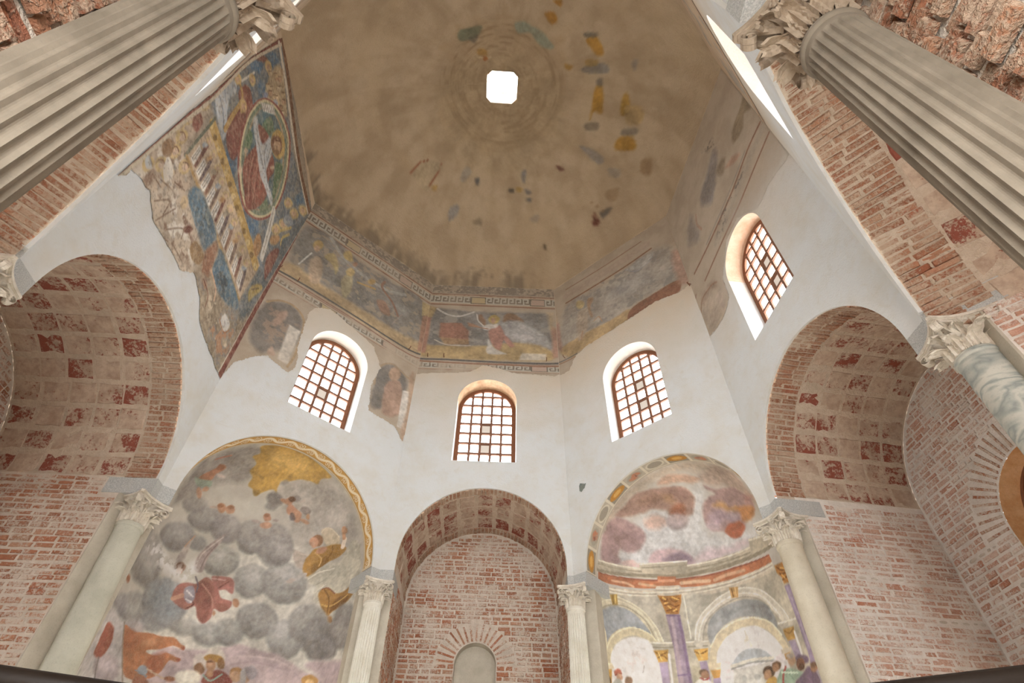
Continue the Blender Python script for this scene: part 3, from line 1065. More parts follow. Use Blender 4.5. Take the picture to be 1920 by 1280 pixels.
# ================================================================== WALL PAINTINGS
def vnoise(x, y, sc, seed=0, octv=4):
    out = np.zeros_like(x)
    amp, tot = 1., 0.
    rs = np.random.RandomState(seed)
    for o in range(octv):
        T = rs.rand(64, 64)
        X, Y = x * sc * 2 ** o + rs.rand() * 50, y * sc * 2 ** o + rs.rand() * 50
        xi, yi = np.floor(X).astype(int), np.floor(Y).astype(int)
        fx, fy = X - xi, Y - yi
        fx, fy = fx * fx * (3 - 2 * fx), fy * fy * (3 - 2 * fy)
        g = lambda a, b: T[(xi + a) % 64, (yi + b) % 64]
        out += amp * ((g(0, 0) * (1 - fx) + g(1, 0) * fx) * (1 - fy) + (g(0, 1) * (1 - fx) + g(1, 1) * fx) * fy)
        tot += amp
        amp *= .55
    return out / tot


def rgb(h): return np.array([int(h[i:i + 2], 16) / 255 for i in (0, 2, 4)])


def catmull(P, closed, k=5):
    P = np.array(P, float)
    n = len(P)
    out = []
    rng = range(n) if closed else range(n - 1)
    for i in rng:
        p0, p1, p2, p3 = (P[(i - 1) % n], P[i], P[(i + 1) % n], P[(i + 2) % n]) if closed else (P[max(i - 1, 0)], P[i], P[i + 1], P[min(i + 2, n - 1)])
        for t in np.arange(k) / k:
            out.append(.5 * (2 * p1 + (p2 - p0) * t + (2 * p0 - 5 * p1 + 4 * p2 - p3) * t * t + (3 * p1 - p0 - 3 * p2 + p3) * t ** 3))
    if not closed: out.append(P[-1])
    return np.array(out)


def seg_dist(X, Y, A, B):
    d = B - A
    t = np.clip(((X - A[0]) * d[0] + (Y - A[1]) * d[1]) / max(1e-12, d @ d), 0, 1)
    return np.hypot(X - A[0] - t * d[0], Y - A[1] - t * d[1])


class Canvas:
    def __init__(s, ab, base, base2=None, seed=0):
        s.X, s.Y = ab[:, 0].copy(), ab[:, 1].copy()
        s.w = (vnoise(s.X, s.Y, 9, 11 + seed) - .5, vnoise(s.X, s.Y, 9, 12 + seed) - .5)
        s.n1 = vnoise(s.X, s.Y, 3.2, 13 + seed, 5)
        s.n2 = vnoise(s.X, s.Y, 22, 14 + seed, 4)
        s.col = np.tile(rgb(base), (len(s.X), 1))
        if base2: s.mixin(np.clip((s.n1 - .35) * 3.3, 0, 1), rgb(base2))

    def mixin(s, f, c, idx=None):
        f = f[:, None]
        if idx is None: s.col = s.col * (1 - f) + c * f
        else: s.col[idx] = s.col[idx] * (1 - f) + c * f

    def sdf(s, P, pad, warp, closed=True):
        lo, hi = P.min(0) - pad, P.max(0) + pad
        idx = np.nonzero((s.X > lo[0]) & (s.X < hi[0]) & (s.Y > lo[1]) & (s.Y < hi[1]))[0]
        X, Y = s.X[idx] + s.w[0][idx] * warp, s.Y[idx] + s.w[1][idx] * warp
        d = np.full(len(idx), 1e9)
        ins = np.zeros(len(idx), bool)
        n = len(P)
        for i in range(n if closed else n - 1):
            A, B = P[i], P[(i + 1) % n]
            d = np.minimum(d, seg_dist(X, Y, A, B))
            if closed and (A[1] > B[1]) != (A[1] < B[1]) or closed and A[1] != B[1]:
                c = (A[1] > Y) != (B[1] > Y)
                if A[1] != B[1]: ins ^= c & (X < (B[0] - A[0]) * (Y - A[1]) / (B[1] - A[1]) + A[0])
        return idx, np.where(ins, -d, d)

    def poly(s, P, c, a=1., soft=.012, warp=.03, smooth=True, rim=None, rimw=.06, mott=.5):
        P = catmull(P, True) if smooth else np.array(P, float)
        idx, d = s.sdf(P, soft * 2 + warp, warp)
        f = np.clip(.5 - d / (2 * soft), 0, 1)
        cc = np.tile(rgb(c), (len(idx), 1))
        if rim:
            k = np.clip(-d / rimw, 0, 1)[:, None]
            cc = rgb(rim) * (1 - k) + cc * k
        v = 1 + (s.n1[idx] - .5) * mott + (s.n2[idx] - .5) * mott * .6
        if rim:
            yc, hh = P[:, 1].mean(), (np.ptp(P[:, 1]) / 2 + 1e-6)
            v = v * (1 + .16 * np.clip((s.Y[idx] - yc) / hh, -1, 1))
        s.mixin(f * a, np.clip(cc * v[:, None], 0, 1), idx)

    def stroke(s, P, w, c, a=1., soft=.008, warp=.015, smooth=True, mott=.3):
        P = catmull(P, False) if smooth and len(P) > 2 else np.array(P, float)
        w = max(w, .02)
        idx, d = s.sdf(P, w + soft * 2 + warp, warp * .5, False)
        f = np.clip((w / 2 - d) / soft + .5, 0, 1)
        v = 1 + (s.n2[idx] - .5) * mott
        s.mixin(f * a, np.clip(rgb(c) * v[:, None], 0, 1), idx)

    def flecks(s, P, c, thr=.55, sc=12, a=.9, seed=3, soft=.15):
        P = catmull(P, True)
        idx, d = s.sdf(P, .05, 0)
        n = vnoise(s.X[idx], s.Y[idx], sc, seed, 5)
        f = np.clip(-d / soft, 0, 1) * np.clip((n - thr) * 14, 0, 1)
        s.mixin(f * a, rgb(c), idx)

    def meander(s, u0, u1, za, zb, ground='bb9a76', key='b7b39f', dark='6d6558', red='9c6447', worn=.25, L=.165):
        z = s.Y; u = s.X
        h = zb - za
        t = (z - za) / h
        m_ = (t > -.02) & (t < 1.02) & (u > u0) & (u < u1)
        i = np.nonzero(m_)[0]
        u, t = u[i] + s.w[0][i] * .01, t[i] + s.w[1][i] * .02
        c = np.tile(rgb(ground), (len(i), 1))
        rep = np.floor((u - u0) / (L * 8))
        q = ((u - u0) / L) % 8
        blank = q > 6
        g = (q % 1.)
        v = (t - .2) / .6
        hook = ((g < .2) | ((v > .78) & (g < .8)) | ((g > .6) & (g < .8) & (v > .35)) | ((v > .35) & (v < .55) & (g > .38) & (g < .8)) | ((v < .16)))
        inb = (v > 0) & (v < 1)
        c = np.where((inb & ~blank)[:, None], np.where(hook[:, None], rgb(key), rgb(dark) * .75 + rgb(ground) * .25), c)
        c = np.where((inb & blank)[:, None], np.where(((np.abs(v - .5) > .4) | (q < 6.15) | (q > 7.9))[:, None], rgb(dark), np.where((rep % 2 == 0)[:, None], rgb('c2a468'), rgb('c09a80'))), c)
        c = np.where(((t < .1) | (t > .9))[:, None], rgb(red), c)
        c = np.where((((t > .1) & (t < .15)) | ((t > .85) & (t < .9)))[:, None], rgb('c9ad8c'), c)
        f = np.clip(1 - worn * 2.2 * np.clip((s.n1[i] - .38) * 4, 0, 1), .15, 1)
        s.mixin(f, c, i)

    def ops(s, txt, unit=1.):
        for ln in txt.strip().split('\n'):
            w = ln.split()
            if not w: continue
            k, c, a, so = w[0], w[1], float(w[2]), float(w[3])
            if k in 'PpCFS':
                ex = float(w[4]) if k in 'FSC' else 0
                P = [tuple(float(v) for v in q.split(',')) for q in w[(5 if k in 'FSC' else 4):]]
            if k == 'P': s.poly(P, c, a, so, so * 1.6)
            elif k == 'p': s.poly(P, c, a, so, so * .8, False)
            elif k == 'C':
                r = rgb(c)
                dk = ''.join('%02x' % int(v * 255 * .88) for v in r)
                s.poly(P, c, a, so, so * 1.5, True, dk, ex)
            elif k == 'S': s.stroke(P, ex, c, a, so)
            elif k == 'F': s.flecks(P, c, ex, a=a, sc=so)

    def store(s, me, gain=1., sat=.80):
        c = np.clip(s.col, 0, 1)
        g = (c @ np.array([.3, .59, .11]))[:, None]
        c = np.clip(g + (c - g) * sat, 0, 1)
        l = np.where(c <= .04045, c / 12.92, ((c + .055) / 1.055) ** 2.4) * gain
        l = np.clip(l, 0, .86)
        a = np.ones((len(l), 4))
        a[:, :3] = l
        at = me.attributes.new('paint', 'FLOAT_COLOR', 'POINT')
        at.data.foreach_set('color', a.ravel())


def panel(fc, poly, name, label, step=.012, dep=-.006, holes=()):
    """a layer of painted plaster on a wall face inside a ragged outline"""
    f = FR[fc]
    P = np.array(poly)
    lo, hi = P.min(0), P.max(0)
    us, zs = np.arange(lo[0], hi[0] + step, step), np.arange(lo[1], hi[1] + step, step)
    U, Zz = np.meshgrid(us, zs)
    ab = np.stack([U.ravel(), Zz.ravel()], 1)
    X = ab[:, 0] + (vnoise(ab[:, 0], ab[:, 1], 14, 5) - .5) * .05
    Y = ab[:, 1] + (vnoise(ab[:, 0], ab[:, 1], 14, 6) - .5) * .05
    X = np.where((ab[:, 0] < lo[0] + .08) | (ab[:, 0] > hi[0] - .08), ab[:, 0], X)

    def pin(X, Y, P):
        ins = np.zeros(len(X), bool)
        for i in range(len(P)):
            A, B = P[i], P[(i + 1) % len(P)]
            if A[1] == B[1]: continue
            ins ^= ((A[1] > Y) != (B[1] > Y)) & (X < (B[0] - A[0]) * (Y - A[1]) / (B[1] - A[1]) + A[0])
        return ins
    ok = pin(X, Y, P)
    for h in holes: ok &= ~pin(ab[:, 0], ab[:, 1], np.array(h))
    nu, nz = len(us), len(zs)
    I = np.arange(nu * nz).reshape(nz, nu)
    q = np.stack([I[:-1, :-1], I[:-1, 1:], I[1:, 1:], I[1:, :-1]], -1).reshape(-1, 4)
    q = q[ok[q].all(1)]
    used = np.unique(q)
    mp = -np.ones(nu * nz, int)
    mp[used] = np.arange(len(used))
    ab = ab[used]
    pts = f.A[None] + f.e[None] * ab[:, :1] + f.n[None] * dep
    V = np.concatenate([pts, ab[:, 1:]], 1)
    me = fast_mesh(name, V, mp[q][:, ::-1])
    o = link(name, me, M['paint'], WALL[fc], label=label)
    return me, ab

ART = {}
ART['F1apse'] = '''
P bdb9ad 0.9 0.093 -2.17,2.79 -1.63,3.68 -0.66,4.50 0.53,5.46 2.66,4.53 3.08,3.13 0.60,2.82 -2.17,2.28
P 8d8680 0.95 0.072 -1.43,5.26 -1.53,5.58 -1.63,5.93 -1.36,6.36 -0.81,6.78 -0.58,6.49 -0.51,6.35 -0.47,6.16 -0.78,5.99 -1.01,5.82 -1.13,5.55
P 79726d 0.5 0.090 -1.48,5.74 -1.40,6.05 -1.05,6.39 -0.77,6.39 -0.93,6.21 -1.13,5.98 -1.27,5.77
P 9c948c 0.8 0.115 0.08,6.26 0.35,6.55 0.74,6.75 1.25,6.55 1.75,6.04 1.95,5.48 1.53,5.30 0.98,5.47 0.57,5.77
P b5862f 1 0.015 -0.78,6.81 -0.30,7.03 0.30,7.02 0.88,6.82 0.73,6.69 0.71,6.57 0.56,6.58 0.38,6.55 0.29,6.50 0.19,6.43 0.09,6.38 0.08,6.28 0.12,6.19 0.03,6.22 -0.11,6.10 -0.17,6.02 -0.28,6.09 -0.39,6.12 -0.42,6.25 -0.55,6.33 -0.55,6.48 -0.73,6.56 -0.66,6.67
P c99f4c 0.5 0.100 -0.46,6.77 -0.05,6.92 0.38,6.86 0.41,6.65 0.02,6.61 -0.31,6.59
P 96702a 0.8 0.020 0.12,6.51 0.17,6.61 0.22,6.50 0.13,6.39
P 8d6a2a 0.7 0.018 -0.25,6.08 -0.18,6.13 -0.13,6.08 -0.18,6.02
P 8f6d2c 0.8 0.013 -0.24,6.33 -0.23,6.31 -0.25,6.30 -0.27,6.29 -0.30,6.30 -0.31,6.31 -0.31,6.33 -0.29,6.34 -0.26,6.34
C 8e8985 0.8 0.031 0.168 -0.79,5.60 -0.78,5.51 -0.87,5.42 -1.03,5.36 -1.19,5.35 -1.27,5.41 -1.22,5.51 -1.07,5.60 -0.90,5.64
C 8a8786 0.8 0.027 0.149 -0.39,5.55 -0.39,5.42 -0.51,5.30 -0.71,5.24 -0.90,5.24 -0.99,5.33 -0.92,5.47 -0.74,5.59 -0.53,5.61
C 908a8a 0.8 0.026 0.140 -0.08,5.51 -0.06,5.37 -0.15,5.26 -0.30,5.22 -0.46,5.28 -0.55,5.41 -0.52,5.55 -0.38,5.63 -0.21,5.62
C 908b88 0.8 0.025 0.138 0.34,5.52 0.36,5.35 0.27,5.24 0.12,5.22 -0.04,5.31 -0.12,5.46 -0.09,5.62 0.04,5.70 0.21,5.66
C 8f8987 0.8 0.026 0.142 0.76,5.49 0.78,5.27 0.66,5.13 0.47,5.13 0.29,5.27 0.19,5.47 0.23,5.66 0.39,5.75 0.61,5.69
C 828080 0.8 0.030 0.164 -0.69,5.15 -0.68,5.01 -0.80,4.87 -1.02,4.78 -1.24,4.78 -1.34,4.87 -1.27,5.04 -1.06,5.19 -0.84,5.22
C 8f8d8a 0.8 0.026 0.145 -0.47,5.15 -0.46,5.07 -0.52,5.00 -0.63,4.97 -0.72,4.99 -0.76,5.05 -0.73,5.13 -0.64,5.19 -0.54,5.19
C 96948f 0.8 0.025 0.134 0.10,5.10 0.10,4.95 -0.03,4.84 -0.22,4.79 -0.38,4.84 -0.44,4.97 -0.38,5.11 -0.21,5.21 -0.02,5.20
C 96958f 0.8 0.025 0.136 0.57,4.97 0.56,4.83 0.46,4.74 0.31,4.73 0.18,4.80 0.13,4.93 0.19,5.05 0.33,5.11 0.48,5.08
C 928f8b 0.8 0.026 0.145 1.08,5.03 1.05,4.87 0.91,4.79 0.71,4.80 0.56,4.89 0.52,5.03 0.60,5.16 0.77,5.22 0.97,5.16
C 96918e 0.8 0.026 0.141 0.45,5.63 0.45,5.53 0.37,5.46 0.24,5.44 0.13,5.48 0.09,5.57 0.13,5.66 0.24,5.71 0.37,5.70
P 6f6a66 0.95 0.027 0.30,6.09 0.28,6.02 0.20,5.98 0.11,5.99 0.03,6.05 0.01,6.12 0.06,6.18 0.16,6.20 0.25,6.16
P 77726e 0.8 0.026 0.25,5.99 0.25,5.95 0.21,5.91 0.15,5.90 0.10,5.91 0.07,5.95 0.09,5.99 0.15,6.01 0.21,6.01
P 7d7976 0.8 0.019 0.20,6.43 0.21,6.40 0.18,6.36 0.14,6.34 0.09,6.34 0.07,6.37 0.08,6.40 0.12,6.43 0.16,6.44
P 80756f 0.95 0.012 0.83,6.06 0.81,6.02 0.75,6.00 0.69,6.02 0.64,6.05 0.64,6.10 0.68,6.13 0.74,6.13 0.81,6.10
P 857d78 0.9 0.012 0.56,6.23 0.56,6.19 0.53,6.16 0.49,6.15 0.44,6.17 0.42,6.21 0.43,6.24 0.47,6.27 0.52,6.26
P a99a90 0.7 0.012 0.65,6.23 0.65,6.21 0.62,6.18 0.58,6.16 0.55,6.16 0.53,6.17 0.55,6.19 0.59,6.22 0.63,6.24
P b47a5b 1 0.012 0.41,6.04 0.46,6.10 0.60,6.04 0.69,6.00 0.71,5.88 0.65,5.85 0.54,5.92 0.45,5.95
P 4f4a52 0.7 0.011 0.60,5.94 0.63,5.90 0.62,5.87 0.59,5.86 0.55,5.87 0.52,5.91 0.51,5.95 0.52,5.97 0.56,5.97
P a8714f 1 0.012 0.39,6.10 0.37,6.08 0.32,6.08 0.27,6.09 0.24,6.11 0.24,6.13 0.27,6.14 0.32,6.14 0.37,6.12
P ad7655 1 0.012 0.45,6.14 0.45,6.10 0.43,6.07 0.39,6.07 0.35,6.09 0.33,6.13 0.34,6.17 0.37,6.19 0.41,6.18
P 6a4631 1 0.012 0.47,6.20 0.48,6.17 0.45,6.14 0.42,6.13 0.38,6.15 0.36,6.18 0.37,6.21 0.41,6.23 0.44,6.22
P b98261 1 0.012 0.69,5.96 0.71,5.91 0.71,5.87 0.67,5.87 0.63,5.90 0.59,5.95 0.58,6.00 0.60,6.02 0.64,6.01
P b98562 1 0.012 0.88,5.88 0.86,5.86 0.81,5.86 0.75,5.88 0.71,5.90 0.71,5.92 0.75,5.93 0.81,5.92 0.86,5.90
P b58058 1 0.012 0.84,5.99 0.85,5.96 0.84,5.94 0.82,5.94 0.79,5.96 0.78,5.99 0.78,6.02 0.80,6.03 0.82,6.02
P b17a56 1 0.011 -0.48,5.68 -0.47,5.64 -0.49,5.60 -0.54,5.59 -0.59,5.61 -0.63,5.65 -0.63,5.70 -0.59,5.72 -0.53,5.72
P ba8361 1 0.011 -0.34,5.72 -0.33,5.68 -0.36,5.65 -0.41,5.63 -0.46,5.65 -0.49,5.68 -0.48,5.72 -0.44,5.75 -0.38,5.75
P 9a5f3c 1 0.011 -0.54,5.70 -0.54,5.68 -0.56,5.66 -0.59,5.64 -0.63,5.65 -0.64,5.67 -0.63,5.69 -0.60,5.71 -0.57,5.71
P 9d6544 1 0.011 -0.37,5.75 -0.37,5.73 -0.39,5.71 -0.43,5.70 -0.46,5.70 -0.47,5.72 -0.46,5.74 -0.43,5.76 -0.39,5.76
P a58f80 1 0.011 -0.62,5.64 -0.62,5.62 -0.66,5.60 -0.70,5.59 -0.73,5.58 -0.74,5.59 -0.72,5.61 -0.68,5.63 -0.64,5.64
P b1785a 1 0.011 0.25,5.81 0.26,5.77 0.23,5.74 0.19,5.73 0.15,5.76 0.13,5.80 0.14,5.83 0.17,5.85 0.21,5.84
P 9a6245 1 0.011 0.22,5.84 0.22,5.82 0.20,5.80 0.17,5.79 0.14,5.80 0.13,5.82 0.14,5.84 0.17,5.85 0.20,5.85
P ba8667 1 0.011 0.32,5.70 0.31,5.67 0.27,5.64 0.21,5.63 0.16,5.64 0.14,5.67 0.17,5.70 0.22,5.73 0.28,5.73
P 9f8d86 1 0.011 0.14,5.69 0.12,5.67 0.08,5.66 0.03,5.66 -0.00,5.67 -0.01,5.69 0.02,5.70 0.07,5.71 0.12,5.70
P 9f8d86 1 0.011 0.38,5.81 0.38,5.79 0.36,5.77 0.32,5.77 0.30,5.77 0.29,5.79 0.31,5.80 0.34,5.81 0.37,5.81
P a3694b 1 0.014 -1.33,5.81 -1.24,5.97 -1.08,6.18 -0.99,6.15 -1.06,6.01 -1.05,5.92 -1.13,5.81
P 8a5338 1 0.015 -1.06,6.19 -1.03,6.16 -1.03,6.12 -1.06,6.09 -1.11,6.07 -1.16,6.08 -1.17,6.12 -1.16,6.16 -1.11,6.18
P 80917f 1 0.014 -1.43,5.77 -1.29,5.80 -1.03,5.89 -0.99,5.80 -1.22,5.71
P b58263 1 0.013 -1.04,5.68 -0.99,5.63 -0.99,5.60 -1.03,5.59 -1.09,5.61 -1.16,5.65 -1.19,5.69 -1.17,5.71 -1.11,5.71
P b58263 1 0.013 -1.00,5.79 -0.97,5.78 -0.97,5.74 -1.00,5.72 -1.04,5.70 -1.07,5.71 -1.08,5.73 -1.07,5.77 -1.04,5.79
P aa9a92 1 0.013 -0.86,6.05 -0.87,6.03 -0.93,6.01 -1.00,6.00 -1.05,6.01 -1.06,6.02 -1.02,6.04 -0.95,6.06 -0.89,6.06
S a66a58 1 0.010 0.040 -1.36,6.17 -1.26,6.27 -1.14,6.37
P b3a184 0.9 0.013 1.12,5.79 1.19,5.85 1.32,5.85 1.47,5.74 1.53,5.61 1.36,5.54 1.22,5.64
S c4b698 1 0.008 0.013 1.14,5.77 1.19,5.85 1.32,5.84 1.49,5.72
P a19184 0.9 0.011 0.79,5.42 0.87,5.42 1.03,5.38 1.06,5.29 1.04,5.12 0.90,5.22
S b8a898 1 0.007 0.011 0.80,5.43 0.89,5.39 1.03,5.38
P a67226 1 0.012 1.03,5.29 1.07,5.39 1.13,5.49 1.26,5.53 1.39,5.58 1.57,5.59 1.69,5.51 1.60,5.38 1.41,5.28 1.25,5.13 1.24,5.01 1.14,5.03 1.05,5.11
P 845517 0.7 0.012 1.15,5.20 1.27,5.30 1.36,5.39 1.41,5.29 1.26,5.13 1.24,5.02
S 7d5016 1 0.008 0.017 1.41,5.57 1.43,5.45 1.38,5.33
S c4924a 1 0.007 0.012 1.15,5.43 1.28,5.34 1.28,5.21
P b67a5a 1 0.012 1.32,5.53 1.32,5.49 1.29,5.44 1.24,5.42 1.18,5.42 1.16,5.45 1.17,5.49 1.22,5.53 1.28,5.54
P 8a5836 1 0.012 1.21,5.64 1.21,5.58 1.17,5.54 1.10,5.55 1.04,5.59 1.02,5.65 1.05,5.70 1.10,5.72 1.17,5.70
P bb8160 1 0.012 1.15,5.59 1.14,5.53 1.10,5.50 1.05,5.52 1.01,5.56 0.99,5.62 1.02,5.67 1.07,5.67 1.12,5.64
P c28f6e 1 0.012 1.10,5.57 1.10,5.54 1.09,5.52 1.07,5.53 1.04,5.55 1.03,5.57 1.04,5.60 1.06,5.61 1.08,5.59
S c9b6a2 1 0.008 0.079 1.61,5.55 1.61,5.68
S b57c54 1 0.009 0.061 1.59,5.70 1.52,5.89
P b57c54 1 0.014 1.61,5.85 1.61,5.80 1.58,5.78 1.54,5.79 1.50,5.82 1.49,5.87 1.50,5.91 1.54,5.92 1.58,5.90
S c8bcb0 1 0.007 0.057 1.10,5.07 0.97,4.98
P bb7650 1 0.011 0.97,4.98 0.97,4.95 0.94,4.92 0.90,4.91 0.86,4.92 0.85,4.94 0.87,4.97 0.90,4.99 0.95,4.99
P b2ac98 0.95 0.020 1.23,5.10 1.44,5.26 1.64,5.30 1.77,5.66 1.98,5.53 2.14,4.86 1.99,4.80 1.70,4.71 1.51,4.82 1.42,4.81 1.45,4.60 1.34,4.66 1.32,4.78 1.33,4.85 1.14,4.98
S cbc7b6 1 0.007 0.020 1.17,4.99 1.32,5.11 1.55,5.16
S 9b9685 1 0.008 0.017 1.32,4.89 1.47,5.00 1.57,5.14
S c9c4b2 1 0.007 0.017 1.35,4.67 1.35,4.78 1.48,4.88
P a56f28 1 0.013 1.40,4.74 1.45,4.82 1.57,4.80 1.69,4.72 1.85,4.72 2.02,4.80 2.07,4.66 1.97,4.55 1.83,4.49 1.72,4.45 1.64,4.39 1.55,4.49 1.46,4.60
P 77491a 0.8 0.013 1.73,4.63 1.94,4.65 1.95,4.55 1.77,4.49 1.66,4.44
S c9963f 1 0.008 0.015 1.49,4.58 1.67,4.54 1.94,4.65
S 7a4e1c 1 0.007 0.014 1.48,4.80 1.60,4.65 1.63,4.43
S 8a4a32 1 0.007 0.016 1.44,4.81 1.53,4.82 1.68,4.72
P b07a45 1 0.012 1.75,4.33 1.75,4.30 1.73,4.29 1.69,4.30 1.66,4.33 1.65,4.37 1.66,4.39 1.69,4.39 1.73,4.37
C 95938f 0.82 0.025 0.144 0.60,4.90 0.59,4.73 0.48,4.63 0.31,4.62 0.17,4.72 0.11,4.87 0.17,5.02 0.32,5.10 0.49,5.05
C 94928f 0.82 0.027 0.156 1.18,4.91 1.16,4.70 0.99,4.60 0.76,4.62 0.57,4.75 0.50,4.96 0.59,5.14 0.80,5.22 1.04,5.13
C 8b8987 0.82 0.023 0.137 0.91,4.36 0.89,4.20 0.74,4.10 0.55,4.11 0.38,4.21 0.33,4.37 0.41,4.52 0.59,4.58 0.79,4.52
C 8c8b8a 0.82 0.024 0.140 1.35,4.11 1.34,3.94 1.20,3.86 1.01,3.89 0.86,4.02 0.80,4.19 0.87,4.34 1.04,4.38 1.24,4.28
C 918e8a 0.82 0.026 0.153 1.70,4.28 1.67,4.11 1.50,4.03 1.28,4.08 1.10,4.22 1.05,4.42 1.13,4.57 1.33,4.60 1.56,4.48
C 918c8a 0.82 0.026 0.151 0.80,5.43 0.81,5.26 0.71,5.16 0.55,5.16 0.42,5.26 0.35,5.41 0.39,5.56 0.52,5.62 0.69,5.57
C 7e7a78 0.82 0.036 0.207 2.32,4.26 2.29,4.17 2.12,4.16 1.94,4.22 1.80,4.33 1.77,4.45 1.84,4.52 2.01,4.50 2.20,4.40
C 807c7b 0.82 0.027 0.160 1.87,4.04 1.86,3.87 1.71,3.80 1.51,3.85 1.36,4.01 1.30,4.20 1.37,4.35 1.54,4.37 1.74,4.24
C 827e7e 0.82 0.029 0.171 1.97,3.93 1.96,3.83 1.85,3.79 1.72,3.83 1.61,3.93 1.58,4.05 1.63,4.13 1.75,4.14 1.88,4.05
C 837e7c 0.82 0.034 0.198 2.34,4.03 2.31,3.89 2.14,3.86 1.93,3.93 1.77,4.07 1.72,4.24 1.79,4.35 1.97,4.34 2.19,4.21
C 979692 0.82 0.022 0.129 0.48,4.15 0.48,4.04 0.39,3.96 0.26,3.96 0.14,4.02 0.10,4.14 0.14,4.24 0.26,4.29 0.40,4.26
C 918d8b 0.82 0.025 0.145 0.28,5.41 0.29,5.31 0.22,5.23 0.10,5.22 -0.00,5.27 -0.05,5.36 -0.02,5.45 0.08,5.51 0.20,5.49
P aa9396 0.95 0.021 -0.53,3.65 0.05,3.83 0.32,3.93 0.51,4.00 0.83,3.94 1.02,3.92 1.31,3.79 1.52,3.67 1.83,3.58 2.58,3.34 3.05,2.75 -0.12,2.87
P a58f94 0.95 0.028 1.48,3.78 1.66,3.81 1.98,3.75 2.36,3.71 2.37,3.55 2.21,3.46 1.79,3.58 1.58,3.70
S b9a4a4 0.7 0.021 0.021 0.36,3.81 0.65,3.86 1.00,3.85 1.29,3.74
S 9b8389 0.7 0.021 0.024 0.48,3.73 0.76,3.80 1.13,3.74
P b48862 1 0.009 0.65,3.62 0.65,3.57 0.62,3.54 0.56,3.54 0.52,3.58 0.50,3.63 0.52,3.68 0.56,3.70 0.61,3.67
P a06b36 1 0.009 0.65,3.67 0.64,3.64 0.61,3.62 0.56,3.62 0.52,3.64 0.50,3.67 0.53,3.70 0.57,3.71 0.62,3.70
P ab7a58 1 0.009 0.76,3.62 0.77,3.57 0.74,3.55 0.70,3.55 0.66,3.59 0.64,3.63 0.66,3.68 0.69,3.69 0.74,3.67
P 9b9196 1 0.009 0.84,3.68 0.84,3.62 0.81,3.59 0.76,3.59 0.71,3.64 0.69,3.69 0.71,3.74 0.75,3.76 0.80,3.73
P 8d8489 1 0.009 0.77,3.70 0.77,3.67 0.74,3.65 0.70,3.66 0.66,3.68 0.65,3.70 0.67,3.73 0.71,3.74 0.75,3.73
P ab7630 1 0.011 1.76,3.55 1.74,3.51 1.66,3.49 1.57,3.51 1.50,3.55 1.48,3.60 1.53,3.63 1.62,3.63 1.71,3.59
P c39a5c 1 0.011 1.70,3.51 1.69,3.48 1.65,3.47 1.60,3.48 1.56,3.51 1.55,3.55 1.57,3.58 1.62,3.58 1.67,3.55
P aaa4a6 0.8 0.054 -2.14,3.39 -1.50,3.80 -1.15,3.77 -0.74,3.24 -1.31,3.07
C 85827f 0.8 0.040 0.214 -1.06,4.66 -0.96,4.43 -1.03,4.25 -1.27,4.19 -1.65,4.23 -2.14,4.27 -2.14,4.48 -1.81,4.71 -1.34,4.81
C 898886 0.8 0.030 0.161 -0.81,4.08 -0.80,3.95 -0.91,3.84 -1.12,3.78 -1.34,3.79 -1.47,3.87 -1.39,4.01 -1.18,4.13 -0.95,4.16
C 918e90 0.8 0.037 0.199 -1.24,3.96 -1.22,3.90 -1.28,3.83 -1.41,3.79 -1.56,3.79 -1.65,3.82 -1.62,3.90 -1.48,3.97 -1.33,3.99
C 87898b 0.8 0.027 0.143 -0.37,4.33 -0.35,4.12 -0.48,3.96 -0.70,3.92 -0.94,3.99 -1.08,4.15 -1.02,4.35 -0.80,4.49 -0.54,4.48
C 868789 0.8 0.026 0.139 -0.50,4.05 -0.50,3.95 -0.59,3.87 -0.74,3.83 -0.88,3.86 -0.94,3.94 -0.89,4.04 -0.74,4.11 -0.59,4.12
C 98968f 0.8 0.027 0.143 0.07,5.09 0.07,4.94 -0.05,4.82 -0.22,4.79 -0.38,4.84 -0.44,4.97 -0.39,5.12 -0.23,5.21 -0.05,5.20
C 959490 0.8 0.024 0.130 -0.07,4.09 -0.09,4.01 -0.19,3.95 -0.33,3.92 -0.44,3.94 -0.48,4.00 -0.41,4.08 -0.28,4.14 -0.15,4.14
C 8f8f8c 0.8 0.024 0.127 0.24,4.08 0.23,3.97 0.13,3.90 -0.00,3.89 -0.12,3.94 -0.16,4.03 -0.10,4.12 0.02,4.18 0.16,4.16
C 94938f 0.8 0.024 0.129 0.50,4.14 0.49,4.03 0.41,3.96 0.29,3.96 0.18,4.02 0.14,4.13 0.19,4.23 0.30,4.27 0.42,4.24
C a2999c 0.8 0.028 0.148 -0.80,3.85 -0.80,3.79 -0.88,3.73 -0.99,3.70 -1.10,3.71 -1.15,3.75 -1.10,3.82 -0.99,3.88 -0.87,3.89
P 7b8894 0.55 0.061 -0.97,4.25 -0.80,4.45 -0.53,4.44 -0.38,4.25 -0.49,4.08 -0.64,4.00 -0.81,4.08
C a39498 0.9 0.031 0.086 -0.90,3.35 -0.88,3.26 -0.95,3.18 -1.09,3.16 -1.25,3.19 -1.34,3.26 -1.30,3.35 -1.17,3.42 -1.01,3.42
P 998782 1 0.010 -0.48,4.76 -0.51,4.90 -0.45,5.10 -0.27,5.37 -0.28,5.21 -0.34,5.04 -0.35,4.92 -0.34,4.78 -0.40,4.73
S b3a39b 1 0.006 0.012 -0.46,4.78 -0.46,4.98 -0.28,5.31
S 84716d 1 0.006 0.009 -0.39,4.79 -0.38,4.99 -0.31,5.19
P a4978f 1 0.011 -0.78,4.56 -0.81,4.73 -0.77,4.97 -0.69,5.16 -0.69,5.03 -0.68,4.85 -0.70,4.75 -0.72,4.65
